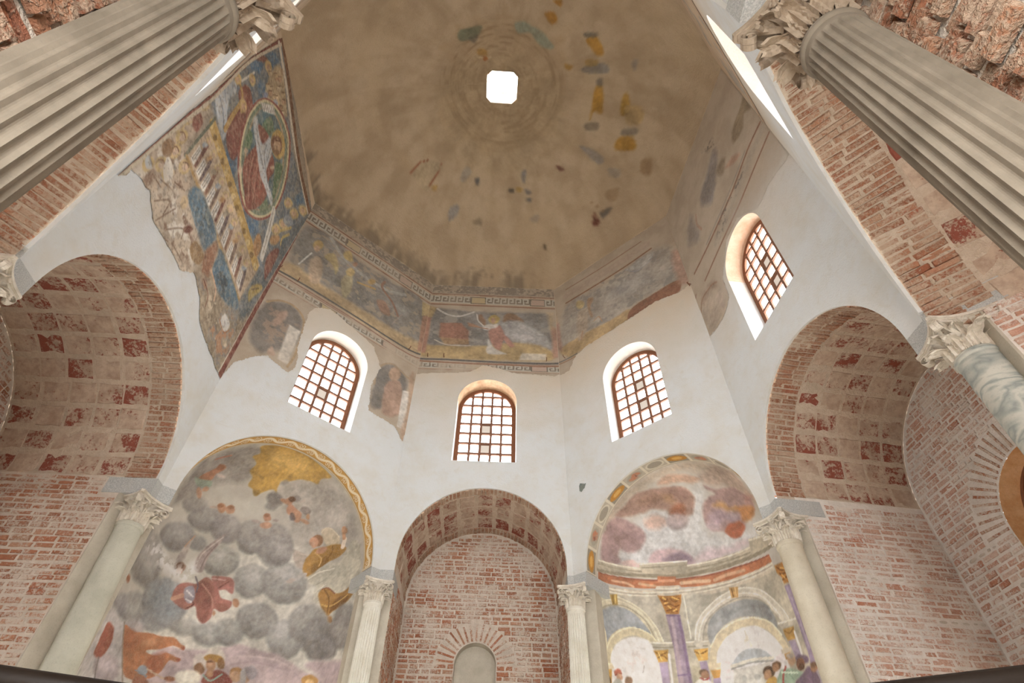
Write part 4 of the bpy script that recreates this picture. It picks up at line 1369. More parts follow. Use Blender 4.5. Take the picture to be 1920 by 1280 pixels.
S ad8368 1 0.007 0.015 -0.77,4.95 -0.73,5.06 -0.70,5.15
P a25f53 1 0.009 -0.63,4.38 -0.60,4.48 -0.48,4.56 -0.36,4.59 -0.27,4.72 -0.17,4.71 -0.03,4.62 0.05,4.53 0.20,4.52 0.21,4.43 0.11,4.35 0.01,4.36 0.01,4.24 -0.05,4.15 -0.16,4.19 -0.25,4.32 -0.35,4.24 -0.48,4.24 -0.61,4.28
P 864a40 0.75 0.018 -0.35,4.56 -0.22,4.68 -0.06,4.48 -0.04,4.26 -0.06,4.15 -0.17,4.22
P 864a40 0.6 0.009 -0.00,4.43 0.13,4.47 0.20,4.42 0.10,4.35
S b87868 1 0.006 0.013 -0.28,4.62 -0.09,4.51 -0.01,4.37
S 76403a 1 0.006 0.011 -0.38,4.37 -0.28,4.34 -0.36,4.25
P a8635a 1 0.010 -0.19,4.75 -0.09,4.80 0.11,4.82 0.18,4.63 0.06,4.65 -0.05,4.62
S 8a4b44 1 0.006 0.013 -0.04,4.64 0.07,4.77
S c08a80 1 0.006 0.010 -0.17,4.74 0.01,4.77
P 8d8794 1 0.010 -0.49,4.47 -0.39,4.54 -0.30,4.43 -0.33,4.33 -0.43,4.35
S c9c4c8 1 0.006 0.013 -0.41,4.36 -0.32,4.35
S c9c4c8 1 0.006 0.013 -0.45,4.46 -0.33,4.42
S 5d5466 1 0.006 0.017 -0.41,4.67 -0.33,4.58 -0.31,4.49
P 97705c 1 0.011 -0.61,4.73 -0.61,4.68 -0.64,4.65 -0.69,4.63 -0.74,4.64 -0.76,4.68 -0.75,4.72 -0.70,4.75 -0.65,4.75
P 6f4b38 1 0.011 -0.64,4.74 -0.64,4.71 -0.67,4.68 -0.72,4.66 -0.76,4.67 -0.77,4.69 -0.75,4.72 -0.71,4.75 -0.67,4.75
P bb8a70 1 0.011 -0.64,4.66 -0.63,4.63 -0.65,4.61 -0.69,4.60 -0.72,4.60 -0.73,4.63 -0.72,4.65 -0.69,4.67 -0.66,4.67
S bb8468 1 0.006 0.056 -0.60,4.29 -0.48,4.38
P b07854 1 0.010 0.30,4.54 0.32,4.51 0.31,4.47 0.28,4.46 0.24,4.48 0.22,4.51 0.21,4.55 0.23,4.57 0.27,4.57
P b07854 1 0.009 0.05,4.32 0.05,4.30 0.04,4.28 0.03,4.28 0.01,4.30 0.01,4.32 0.01,4.34 0.02,4.34 0.03,4.34
F d2d1d0 0.85 15 0.460 -1.67,4.56 -1.28,4.80 -0.76,4.75 -0.52,4.95 -0.35,4.76 -0.43,4.53 -0.66,4.45 -1.01,4.46
P b0673c 1 0.007 -1.13,3.75 -0.93,3.75 -0.69,3.82 -0.51,3.84 -0.35,3.88 -0.24,3.84 -0.17,3.82 -0.17,3.78 -0.31,3.79 -0.45,3.71 -0.64,3.63 -0.55,3.61 -0.43,3.64 -0.36,3.69 -0.16,3.67 -0.20,3.63 -0.29,3.62 -0.34,3.47 -0.43,3.38 -0.54,3.34 -0.65,3.30 -0.80,3.32 -0.97,3.52
P 9b5234 0.6 0.031 -1.11,3.74 -0.88,3.74 -0.76,3.69 -0.83,3.57 -0.98,3.57
P 964a30 0.7 0.027 -0.55,3.60 -0.37,3.68 -0.35,3.49 -0.48,3.42 -0.56,3.50
P c88a5c 0.6 0.029 -0.75,3.73 -0.56,3.80 -0.58,3.71 -0.73,3.66
P 9b4a32 1 0.009 -0.16,3.81 -0.16,3.79 -0.17,3.78 -0.19,3.78 -0.20,3.79 -0.21,3.80 -0.21,3.81 -0.19,3.82 -0.17,3.82
P 9b4a32 1 0.009 -0.16,3.67 -0.16,3.65 -0.17,3.64 -0.19,3.64 -0.21,3.65 -0.21,3.66 -0.21,3.68 -0.19,3.68 -0.17,3.68
P 9a5634 0.6 0.028 -0.85,3.39 -0.67,3.39 -0.61,3.31 -0.75,3.31
P a04e3c 1 0.013 -1.48,3.65 -1.34,3.66 -1.24,3.58 -1.22,3.45 -1.29,3.33 -1.44,3.32 -1.47,3.43 -1.49,3.54
P 85402f 0.5 0.028 -1.38,3.59 -1.33,3.65 -1.23,3.54 -1.27,3.39
S 857565 1 0.006 0.012 -1.16,3.77 -0.97,3.52 -0.75,3.23
S 6d6660 1 0.007 0.009 -1.31,3.33 -1.17,3.11
P a15a3a 1 0.017 -1.50,4.16 -1.48,4.13 -1.49,4.11 -1.52,4.10 -1.58,4.10 -1.62,4.12 -1.63,4.14 -1.60,4.16 -1.55,4.17
P 7f8c99 1 0.009 -0.50,3.43 -0.51,3.39 -0.55,3.38 -0.60,3.38 -0.64,3.41 -0.64,3.44 -0.61,3.47 -0.56,3.48 -0.52,3.46
P 8d5538 1 0.009 -0.54,3.36 -0.54,3.33 -0.56,3.31 -0.60,3.31 -0.63,3.32 -0.65,3.35 -0.64,3.37 -0.61,3.39 -0.57,3.38
S 697684 1 0.005 0.015 -0.66,3.40 -0.49,3.38
S ad9074 1 0.005 0.017 -0.52,3.46 -0.23,3.41
P 94583a 1 0.008 -0.11,3.45 -0.12,3.43 -0.16,3.41 -0.21,3.40 -0.25,3.41 -0.26,3.43 -0.23,3.45 -0.18,3.46 -0.14,3.46
P 8a5038 1 0.009 -0.61,3.26 -0.63,3.32 -0.52,3.37 -0.42,3.31
P bdb6a4 0.75 0.013 0.38,3.81 0.38,3.73 0.32,3.67 0.23,3.67 0.15,3.72 0.11,3.80 0.15,3.87 0.23,3.91 0.32,3.88
P c4bdac 0.6 0.013 0.18,3.70 0.19,3.63 0.15,3.58 0.09,3.58 0.03,3.63 -0.00,3.70 0.01,3.76 0.07,3.79 0.13,3.77
P 84583a 1 0.008 0.18,3.63 0.18,3.59 0.15,3.56 0.10,3.56 0.06,3.59 0.04,3.63 0.06,3.67 0.10,3.69 0.14,3.67
P a8742a 1 0.009 0.37,3.78 0.35,3.75 0.28,3.73 0.19,3.72 0.13,3.74 0.12,3.77 0.17,3.81 0.25,3.82 0.33,3.81
P 86592f 1 0.009 0.40,3.74 0.41,3.69 0.39,3.67 0.35,3.67 0.32,3.70 0.30,3.75 0.31,3.79 0.34,3.80 0.37,3.78
P b17a55 1 0.008 0.30,3.70 0.30,3.65 0.28,3.62 0.23,3.62 0.19,3.65 0.17,3.70 0.18,3.75 0.22,3.76 0.27,3.74
P c48f68 1 0.009 0.25,3.70 0.25,3.67 0.24,3.66 0.22,3.66 0.20,3.68 0.19,3.70 0.19,3.73 0.21,3.74 0.23,3.72
P 6f4428 1 0.009 0.27,3.74 0.26,3.73 0.23,3.72 0.20,3.71 0.17,3.71 0.17,3.72 0.19,3.73 0.22,3.74 0.26,3.74
P 8c3c34 1 0.008 0.22,3.46 0.21,3.58 0.25,3.60 0.35,3.65 0.47,3.62 0.56,3.51
P b17a55 1 0.008 0.30,3.60 0.31,3.57 0.28,3.55 0.25,3.55 0.22,3.57 0.21,3.60 0.22,3.63 0.25,3.64 0.28,3.63
S 6f9284 1 0.005 0.020 0.19,3.56 0.30,3.51 0.41,3.61
P c6bfac 0.95 0.016 0.17,3.53 0.16,3.46 0.08,3.41 -0.02,3.40 -0.11,3.43 -0.14,3.49 -0.09,3.55 0.01,3.59 0.11,3.58
P d2ccba 0.7 0.016 0.05,3.52 0.05,3.48 0.01,3.45 -0.05,3.45 -0.10,3.47 -0.12,3.50 -0.09,3.54 -0.04,3.56 0.02,3.55
P a5703a 1 0.009 0.64,3.67 0.64,3.63 0.60,3.61 0.55,3.61 0.51,3.63 0.50,3.67 0.52,3.70 0.57,3.71 0.61,3.70
P b98a64 1 0.009 0.64,3.61 0.64,3.57 0.61,3.55 0.56,3.55 0.53,3.58 0.51,3.62 0.53,3.66 0.57,3.67 0.61,3.65
P a5a0a0 1 0.009 0.72,3.62 0.73,3.56 0.71,3.53 0.68,3.54 0.65,3.58 0.63,3.64 0.63,3.68 0.66,3.70 0.69,3.67
'''
ART['R1apse'] = '''
P a7947f 0.8 0.092 -1.82,5.90 -1.45,6.41 -0.73,6.79 0.11,6.88 0.79,6.68 1.19,6.31 1.29,5.89 1.14,5.57 1.05,5.88 0.82,6.35 0.40,6.61 -0.03,6.72 -0.68,6.62 -1.20,6.37 -1.65,5.90
P b3b5b7 0.9 0.086 -1.59,5.35 -0.85,6.17 -0.41,6.17 0.35,6.33 0.34,6.07 0.04,5.78 0.11,5.56 0.75,5.41 1.08,5.36 0.61,5.21 -0.53,5.29
P a08a7c 0.9 0.061 0.51,6.46 1.10,6.43 1.31,6.13 1.26,5.78 1.05,5.88 0.83,6.12 0.53,6.25
P af8b75 0.95 0.033 -0.34,6.61 -0.12,6.71 0.09,6.68 0.33,6.55 0.48,6.40 0.28,6.39 0.12,6.49 -0.17,6.55
P 987466 0.95 0.029 -1.41,6.22 -1.14,6.40 -0.84,6.57 -0.52,6.57 -0.20,6.51 0.07,6.39 0.15,6.22 0.06,6.06 -0.05,5.95 -0.14,5.94 -0.32,5.96 -0.42,6.03 -0.45,6.13 -0.67,6.21 -0.89,6.18 -1.18,6.17
P 7d5d56 0.75 0.059 0.06,6.21 -0.03,6.18 -0.16,6.21 -0.27,6.28 -0.30,6.37 -0.24,6.44 -0.12,6.44 0.01,6.38 0.08,6.29
P a3794a 0.5 0.059 -0.23,6.21 -0.29,6.20 -0.35,6.23 -0.39,6.29 -0.38,6.35 -0.33,6.39 -0.26,6.38 -0.21,6.33 -0.20,6.26
P 97553a 0.85 0.036 -0.39,6.09 -0.22,6.17 -0.11,6.15 -0.13,6.03 -0.23,5.95 -0.35,5.97
P 8c6450 0.5 0.071 -0.34,6.37 -0.41,6.32 -0.56,6.29 -0.72,6.30 -0.82,6.35 -0.81,6.42 -0.68,6.47 -0.51,6.48 -0.38,6.44
P 98797a 0.97 0.030 -1.41,6.19 -1.13,6.06 -0.96,5.87 -0.99,5.71 -1.13,5.57 -1.32,5.53 -1.47,5.58 -1.52,5.49 -1.53,5.33 -1.87,5.33 -1.87,5.56 -1.71,5.95
P 866768 0.45 0.091 -1.18,5.78 -1.26,5.68 -1.40,5.63 -1.54,5.65 -1.63,5.74 -1.60,5.86 -1.47,5.96 -1.31,5.97 -1.20,5.89
P ba9484 0.8 0.046 -0.52,5.94 -0.60,5.88 -0.72,5.86 -0.85,5.90 -0.91,5.98 -0.88,6.07 -0.76,6.11 -0.62,6.10 -0.53,6.03
C a79597 0.9 0.026 0.104 -0.16,5.89 -0.23,5.81 -0.35,5.78 -0.47,5.81 -0.54,5.88 -0.51,5.97 -0.41,6.03 -0.28,6.03 -0.18,5.97
P 997a78 0.97 0.024 0.46,6.28 0.59,6.15 0.97,6.02 1.11,5.81 1.15,5.62 1.03,5.52 0.79,5.51 0.68,5.44 0.54,5.38 0.42,5.39 0.33,5.49 0.27,5.56 0.12,5.62 0.08,5.77 0.19,6.00 0.39,6.08 0.53,6.09 0.45,6.20
P b7743a 0.9 0.032 0.72,5.75 0.94,5.70 1.10,5.59 1.01,5.51 0.79,5.50 0.72,5.55 0.75,5.66
P a55438 0.95 0.018 0.33,5.55 0.45,5.60 0.64,5.57 0.70,5.46 0.56,5.38 0.42,5.39 0.34,5.48
P b5854e 0.85 0.039 0.37,5.96 0.56,5.93 0.64,5.80 0.77,5.77 0.65,5.70 0.50,5.75 0.39,5.88
P a48d9c 0.85 0.045 0.50,5.70 0.41,5.65 0.30,5.64 0.20,5.69 0.17,5.77 0.22,5.85 0.34,5.88 0.45,5.86 0.52,5.78
P b3a0aa 0.7 0.035 0.27,5.60 0.21,5.59 0.14,5.61 0.08,5.66 0.07,5.72 0.11,5.75 0.18,5.74 0.25,5.70 0.28,5.64
P 9a8a9c 0.8 0.038 0.68,5.62 0.62,5.59 0.54,5.60 0.47,5.64 0.45,5.69 0.49,5.73 0.56,5.75 0.65,5.72 0.69,5.67
P a5665a 0.6 0.065 1.24,5.68 1.16,5.66 1.08,5.68 1.03,5.71 1.02,5.75 1.07,5.78 1.15,5.78 1.23,5.76 1.27,5.71
P b5979d 0.95 0.025 -1.03,5.38 -0.89,5.53 -0.65,5.54 -0.41,5.44 -0.32,5.26 -0.46,5.25 -0.85,5.32
P 7d6b7c 0.85 0.033 -0.80,5.40 -0.57,5.46 -0.40,5.41 -0.34,5.27 -0.59,5.32 -0.77,5.35
P bda6ae 0.8 0.050 -0.33,5.28 -0.07,5.41 0.26,5.33 0.65,5.27 0.62,5.21 0.13,5.22 -0.21,5.23
P c3a39e 0.95 0.019 -1.51,5.35 -1.35,5.42 -1.20,5.37 -1.16,5.28 -1.43,5.30
p a49b86 1 0.006 -1.97,5.35 -1.56,5.32 -1.20,5.28 -1.18,5.36 -0.43,5.32 -0.45,5.25 -0.04,5.24 0.61,5.19 0.65,5.29 1.45,5.12 1.85,4.89 1.55,4.81 0.89,5.02 0.51,5.04 -0.10,5.07 -0.59,5.08 -1.07,5.11 -1.50,5.12 -2.05,5.07
S cbc4b2 1 0.008 0.032 -1.95,5.33 -1.56,5.30 -1.20,5.26
S cfc8b6 1 0.007 0.023 -1.18,5.34 -0.80,5.34 -0.44,5.31
S cbc4b2 1 0.006 0.022 -0.45,5.24 -0.05,5.22 0.60,5.18
S cbc4b2 1 0.009 0.027 0.65,5.27 1.43,5.11
S 7f7661 0.8 0.006 0.054 -2.00,5.12 -1.49,5.15 -1.06,5.15 -0.58,5.11 -0.09,5.10 0.53,5.06 1.21,4.98
S 8c836e 1 0.008 0.020 -1.96,5.26 -1.57,5.24 -1.18,5.22
S 8c836e 1 0.007 0.017 -1.16,5.28 -0.81,5.28 -0.47,5.26
S 8c836e 1 0.006 0.016 -0.46,5.18 -0.07,5.17 0.57,5.12
p a8a18e 1 0.008 -2.18,4.81 -1.54,4.87 -0.97,4.90 -0.21,4.90 0.61,4.85 1.48,4.62 0.93,3.09 -3.01,3.02
p b0643f 1 0.006 -2.00,5.08 -1.51,5.10 -0.96,5.08 -0.94,5.14 -0.67,5.11 -0.67,5.08 -0.17,5.05 0.29,5.03 0.91,4.94 0.92,4.82 0.35,4.88 -0.21,4.90 -0.62,4.94 -0.65,4.97 -0.99,4.98 -1.01,4.94 -1.39,4.93 -2.02,4.90
S cfa680 0.8 0.020 0.043 -1.72,4.99 -1.49,5.00 -1.36,4.95
S d0a97e 0.8 0.018 0.045 -1.25,5.01 -1.02,4.98
S c9a680 0.9 0.016 0.052 -0.61,5.00 -0.40,4.99 -0.20,4.96
S c9a27c 0.8 0.016 0.048 -0.12,4.95 0.09,4.97 0.37,4.94
S c98a66 0.8 0.007 0.042 -0.94,5.06 -0.71,5.05
S 8a3f30 0.8 0.008 0.019 -1.99,5.07 -1.51,5.09 -0.96,5.07
S 8a3f30 0.8 0.006 0.016 -0.67,5.07 -0.17,5.04 0.29,5.02 0.90,4.93
p b8ae99 1 0.006 -2.13,4.82 -1.54,4.88 -1.01,4.92 -0.99,4.98 -0.65,4.97 -0.66,4.91 -0.21,4.91 0.35,4.88 0.92,4.82 0.93,4.70 0.30,4.76 -0.25,4.77 -0.65,4.81 -0.99,4.82 -1.56,4.77 -2.17,4.71
S d2cab8 0.9 0.008 0.018 -2.13,4.79 -1.55,4.84 -1.01,4.88
S d2cab8 0.9 0.006 0.014 -0.66,4.88 -0.22,4.88 0.33,4.85 0.91,4.80
S d2cab8 0.9 0.007 0.013 -1.00,4.94 -0.66,4.93
S 9f9682 0.9 0.007 0.016 -2.14,4.76 -1.55,4.81 -1.02,4.85
S 9f9682 0.9 0.006 0.014 -0.67,4.86 -0.23,4.85 0.33,4.83 0.89,4.78
S 9f9682 0.9 0.007 0.013 -1.00,4.91 -0.67,4.90
S cfc7b5 0.9 0.007 0.016 -2.14,4.74 -1.55,4.79 -1.02,4.83
S cfc7b5 0.9 0.006 0.014 -0.67,4.83 -0.23,4.83 0.32,4.81 0.88,4.76
S cfc7b5 0.9 0.007 0.013 -1.01,4.88 -0.67,4.88
P 9a9486 0.7 0.045 -2.13,4.65 -1.75,4.71 -1.84,4.66 -2.08,4.52 -2.26,4.29 -2.26,4.49
P 9f998a 0.9 0.024 -1.56,4.75 -0.99,4.80 -0.99,4.64 -0.97,4.18 -1.07,4.21 -1.20,4.49 -1.37,4.65 -1.53,4.70
P 9d9a8c 0.8 0.030 -0.62,4.80 -0.25,4.77 -0.28,4.64 -0.46,4.49 -0.60,4.19 -0.66,4.21
S d0c9b4 1 0.006 0.010 -0.62,4.80 -0.64,4.21
P 8b9298 1 0.018 -2.15,4.35 -1.90,4.51 -1.68,4.59 -1.45,4.56 -1.28,4.42 -1.16,4.22 -1.36,4.31 -1.59,4.30 -1.83,4.17 -1.98,4.02 -2.03,4.25
P 9aa0a2 0.6 0.056 -1.59,4.41 -1.65,4.36 -1.75,4.34 -1.86,4.36 -1.91,4.40 -1.88,4.45 -1.78,4.49 -1.67,4.49 -1.59,4.46
S b8b094 1 0.007 0.135 -2.24,4.30 -2.10,4.51 -1.80,4.66 -1.54,4.65 -1.32,4.55 -1.16,4.36 -1.09,4.16
S cdc6ac 1 0.007 0.014 -2.19,4.42 -2.02,4.61 -1.77,4.72 -1.50,4.70 -1.26,4.58 -1.10,4.37 -1.03,4.18
S 968d72 1 0.007 0.014 -2.12,4.37 -1.92,4.53 -1.67,4.61 -1.45,4.59 -1.24,4.44 -1.14,4.20
S cac3a8 1 0.007 0.010 -2.14,4.43 -1.98,4.58 -1.78,4.66 -1.52,4.66 -1.30,4.55 -1.15,4.36 -1.09,4.16
S b8ac88 1 0.007 0.116 -2.00,3.75 -1.94,3.95 -1.82,4.11 -1.64,4.23 -1.43,4.28 -1.25,4.22 -1.15,4.13
S d0c6a4 1 0.007 0.012 -1.99,3.93 -1.86,4.12 -1.65,4.27 -1.42,4.33 -1.22,4.27 -1.14,4.19
S c6bb98 1 0.008 0.082 -2.08,4.34 -2.00,4.12 -2.04,3.77
P cfcdcb 1 0.010 -1.93,3.77 -1.90,3.90 -1.78,4.05 -1.60,4.16 -1.44,4.21 -1.31,4.20 -1.22,4.15 -1.18,4.05 -1.14,3.92 -1.14,3.49 -1.92,3.40 -1.93,3.69
P cbbcb8 0.6 0.064 -1.30,3.89 -1.36,3.83 -1.48,3.78 -1.61,3.77 -1.69,3.81 -1.68,3.87 -1.58,3.94 -1.45,3.97 -1.34,3.95
P c6c2c4 0.5 0.052 -1.57,3.99 -1.60,3.95 -1.67,3.92 -1.74,3.92 -1.79,3.93 -1.78,3.97 -1.73,4.01 -1.65,4.03 -1.59,4.02
S a8a4a0 1 0.006 0.008 -1.37,3.83 -1.40,3.75
p a8a28f 1 0.006 -1.23,4.16 -0.91,4.17 -0.92,4.07 -0.91,4.01 -0.99,4.01 -1.15,4.06
S cfc9b6 1 0.006 0.013 -1.23,4.15 -0.91,4.16
S 857e6c 1 0.006 0.013 -1.19,4.09 -0.91,4.10
p bd8a34 1 0.006 -1.20,4.05 -0.98,4.07 -1.02,3.91 -1.15,3.90 -1.17,3.98
S 8a5a1c 1 0.006 0.012 -1.17,4.03 -1.10,4.00 -1.01,4.03
S 8a5a1c 1 0.006 0.010 -1.14,3.96 -1.08,3.99 -1.02,3.95
S dcb25c 1 0.006 0.009 -1.13,4.02 -1.10,3.93
p 9c8aa6 1 0.006 -1.14,3.90 -1.02,3.91 -1.04,3.50 -1.14,3.49
S cfccca 1 0.006 0.036 -0.98,4.00 -1.01,3.50
p b06e28 1 0.006 -1.00,4.83 -0.83,4.82 -0.65,4.83 -0.67,4.72 -0.74,4.55 -0.92,4.56 -0.95,4.68
S 7d4414 1 0.006 0.016 -0.96,4.78 -0.91,4.74 -0.86,4.78
S 7d4414 1 0.006 0.015 -0.82,4.78 -0.76,4.73 -0.69,4.78
S 7d4414 1 0.006 0.015 -0.92,4.68 -0.84,4.70 -0.77,4.66 -0.71,4.68
S 7d4414 1 0.006 0.015 -0.90,4.60 -0.82,4.63 -0.75,4.59
S d9a247 1 0.006 0.014 -0.93,4.80 -0.89,4.77
S d9a247 1 0.006 0.014 -0.79,4.80 -0.71,4.76
S d9a247 1 0.006 0.014 -0.87,4.67 -0.84,4.64
S d9a247 1 0.006 0.014 -0.81,4.60 -0.76,4.62
S d9a247 1 0.006 0.014 -0.92,4.71 -0.87,4.72
p 917e94 1 0.006 -0.93,4.55 -0.73,4.55 -0.72,4.29 -0.74,3.50 -0.93,3.50 -0.90,4.07
S ab95a0 0.8 0.022 0.048 -0.85,4.49 -0.86,4.07 -0.88,3.52
S 725b80 0.8 0.022 0.039 -0.75,4.52 -0.75,4.15 -0.77,3.52
S 6d5a78 1 0.006 0.012 -0.92,4.54 -0.73,4.53
S 7a648a 1 0.006 0.008 -0.91,3.74 -0.74,3.75
p a29b82 0.8 0.007 -0.97,3.95 -0.92,3.95 -0.93,3.50 -1.00,3.50
p aea794 1 0.006 -0.71,4.17 -0.42,4.16 -0.44,4.06 -0.63,4.06 -0.71,4.08
S d2ccb8 1 0.006 0.013 -0.71,4.16 -0.42,4.15
S 8a8370 1 0.006 0.013 -0.70,4.10 -0.44,4.09
p c08f36 1 0.006 -0.63,4.05 -0.44,4.06 -0.48,3.91 -0.59,3.92 -0.60,3.99
S 8a5a1c 1 0.006 0.011 -0.61,4.02 -0.55,3.99 -0.46,4.02
S dcb25c 1 0.006 0.008 -0.57,4.02 -0.53,3.93
p a59c80 0.9 0.007 -0.70,3.86 -0.60,3.83 -0.63,3.64 -0.72,3.64
p b08834 1 0.008 -1.80,4.73 -1.66,4.77 -1.67,4.61 -1.77,4.59
S 7d5c1c 1 0.008 0.013 -1.75,4.73 -1.75,4.62
S d6b25c 1 0.008 0.011 -1.70,4.74 -1.71,4.63
p b8ab88 1 0.010 -2.13,3.74 -1.91,3.78 -1.87,3.73 -2.12,3.66
S d2c8a8 1 0.008 0.014 -2.12,3.73 -1.92,3.77
p b98830 1 0.010 -2.07,3.67 -1.92,3.71 -1.98,3.39 -2.09,3.37
P 5f4024 1 0.013 -1.96,3.56 -1.98,3.52 -2.02,3.50 -2.05,3.50 -2.07,3.52 -2.07,3.56 -2.04,3.59 -2.00,3.61 -1.97,3.60
P b2563f 1 0.012 -1.75,3.70 -1.77,3.67 -1.81,3.64 -1.86,3.64 -1.88,3.66 -1.88,3.69 -1.84,3.72 -1.80,3.74 -1.76,3.73
S 8a3c2c 1 0.007 0.014 -1.87,3.65 -1.75,3.69
P b68766 1 0.011 -1.74,3.64 -1.76,3.61 -1.80,3.59 -1.83,3.59 -1.85,3.61 -1.84,3.64 -1.82,3.67 -1.78,3.68 -1.75,3.67
P 9c9c92 1 0.011 -1.76,3.58 -1.79,3.55 -1.84,3.53 -1.89,3.52 -1.93,3.53 -1.92,3.56 -1.88,3.59 -1.82,3.61 -1.78,3.60
P 85634a 1 0.011 -1.58,3.63 -1.60,3.59 -1.64,3.57 -1.68,3.57 -1.71,3.59 -1.70,3.63 -1.67,3.66 -1.62,3.67 -1.59,3.66
P 868a8c 1 0.012 -0.39,4.11 -0.39,4.30 -0.25,4.49 -0.02,4.57 0.23,4.57 0.45,4.48 0.62,4.31 0.62,4.05 0.49,4.22 0.28,4.32 0.06,4.36 -0.16,4.30 -0.31,4.18
P 6f7577 0.7 0.032 -0.09,4.48 0.15,4.50 0.41,4.48 0.58,4.33 0.46,4.37 0.19,4.45 -0.04,4.41
P 9da2a4 0.6 0.029 -0.32,4.30 -0.22,4.42 -0.07,4.45 -0.19,4.33 -0.32,4.20
S bcb6a6 1 0.006 0.115 -0.55,4.13 -0.49,4.35 -0.34,4.52 -0.08,4.65 0.21,4.67 0.48,4.56 0.64,4.38 0.76,4.18 0.81,4.06
S d3cdbd 1 0.006 0.012 -0.58,4.19 -0.52,4.38 -0.36,4.56 -0.08,4.71 0.23,4.73 0.52,4.60 0.70,4.40 0.84,4.18 0.88,4.05
S d3cdbd 1 0.006 0.009 -0.54,4.17 -0.47,4.35 -0.33,4.51 -0.07,4.64 0.21,4.66 0.47,4.55 0.63,4.37 0.73,4.18
S 9b9484 1 0.006 0.012 -0.48,4.17 -0.43,4.31 -0.31,4.46 -0.07,4.58 0.20,4.61 0.44,4.51 0.59,4.35 0.65,4.19
S bfb190 1 0.006 0.104 -0.42,3.84 -0.35,4.03 -0.20,4.18 0.04,4.28 0.27,4.25 0.49,4.12 0.61,3.93 0.66,3.78
S d6cbac 1 0.006 0.010 -0.40,4.07 -0.23,4.24 0.04,4.33 0.29,4.30 0.53,4.16 0.66,3.96
P cfcdce 1 0.009 -0.37,3.84 -0.31,4.01 -0.14,4.16 0.11,4.22 0.30,4.19 0.46,4.06 0.58,3.88 0.62,3.73 0.63,3.60 0.45,3.32 -0.41,3.47
P ccb8b8 0.6 0.055 -0.13,3.81 -0.17,3.74 -0.24,3.71 -0.30,3.73 -0.33,3.80 -0.31,3.88 -0.25,3.93 -0.18,3.93 -0.13,3.88
P cbbcc0 0.6 0.061 0.59,3.70 0.54,3.67 0.46,3.67 0.38,3.70 0.34,3.75 0.36,3.80 0.43,3.82 0.52,3.80 0.58,3.75
P 9aa1a6 1 0.007 -0.19,3.77 -0.11,3.87 0.02,3.94 0.18,3.94 0.32,3.87 0.42,3.75 0.40,3.73 0.09,3.77
S c4c0b2 1 0.006 0.036 -0.18,3.79 0.11,3.81 0.41,3.76
S 8f8f8a 1 0.006 0.008 -0.19,3.76 0.10,3.78 0.40,3.73
p bcbab2 1 0.007 -0.17,3.75 0.36,3.73 0.20,3.38 -0.23,3.45
P c2bcae 1 0.007 0.06,3.99 0.08,4.08 0.14,4.11 0.16,4.04 0.16,3.96
S b5ae9e 1 0.006 0.009 0.12,4.12 0.12,4.17
P 9a9a96 1 0.009 0.16,3.59 0.14,3.57 0.12,3.57 0.09,3.58 0.08,3.60 0.08,3.62 0.11,3.64 0.14,3.63 0.16,3.62
P a8a8a2 1 0.009 -0.02,3.61 -0.04,3.59 -0.06,3.58 -0.08,3.59 -0.09,3.61 -0.08,3.64 -0.06,3.66 -0.04,3.66 -0.02,3.64
p b48646 1 0.006 0.06,4.79 0.20,4.76 0.16,4.62 0.06,4.64
S 8a5c28 1 0.006 0.011 0.09,4.76 0.09,4.65
S d6ac6a 1 0.006 0.009 0.15,4.76 0.13,4.65
p b0702a 1 0.010 0.94,4.75 1.30,4.66 1.34,4.53 1.31,4.45 1.27,4.39 1.02,4.47 1.02,4.55 0.94,4.65
S 7d4414 1 0.010 0.025 0.98,4.71 1.08,4.62 1.27,4.61
S 7d4414 1 0.010 0.025 1.00,4.61 1.13,4.56 1.30,4.51
S 7d4414 1 0.010 0.025 1.02,4.52 1.15,4.50 1.26,4.42
S d9a247 1 0.010 0.020 1.05,4.67 1.15,4.61
S d9a247 1 0.010 0.019 1.04,4.58 1.09,4.51
S d9a247 1 0.011 0.022 1.19,4.54 1.25,4.47
p 8b7b9c 1 0.009 1.01,4.44 1.28,4.38 1.26,4.00 1.33,3.58 1.24,3.21 0.97,3.29 1.03,3.63 1.03,4.02
S 6f5f84 0.7 0.040 0.052 1.22,4.39 1.22,3.97 1.27,3.61
S a99ab2 0.7 0.034 0.044 1.06,4.40 1.09,4.02 1.09,3.67
p b7b09e 1 0.007 0.66,4.11 1.02,4.03 1.01,3.97 0.68,4.03
S d6d0be 1 0.007 0.013 0.66,4.10 1.01,4.03
p bd8b3a 1 0.007 0.71,4.01 0.92,3.97 0.87,3.84 0.73,3.86 0.71,3.94
S 855a1c 1 0.007 0.012 0.73,3.98 0.80,3.93 0.90,3.95
p 9888a4 1 0.007 0.74,3.86 0.86,3.83 0.89,3.61 0.77,3.64
S d0cecc 1 0.007 0.040 0.90,3.90 0.90,3.65
p bcb09a 1 0.007 0.57,3.81 0.75,3.78 0.73,3.73 0.57,3.76
p ba8848 1 0.006 0.60,3.75 0.71,3.74 0.66,3.67 0.60,3.68
p b8a98a 1 0.006 -0.49,3.86 -0.31,3.86 -0.33,3.79 -0.49,3.79
p b98338 1 0.005 -0.47,3.78 -0.33,3.78 -0.37,3.68 -0.45,3.68
p 9482a2 1 0.005 -0.46,3.68 -0.36,3.68 -0.39,3.47 -0.47,3.48
p 8f7e9c 1 0.005 -0.59,3.90 -0.49,3.90 -0.49,3.48 -0.59,3.49
p c18f38 1 0.006 -0.63,4.06 -0.44,4.06 -0.47,3.91 -0.60,3.91 -0.62,3.99
S 8a5a1c 1 0.006 0.011 -0.62,4.03 -0.55,4.00 -0.46,4.03
S dcb25c 1 0.006 0.008 -0.57,4.03 -0.54,3.93
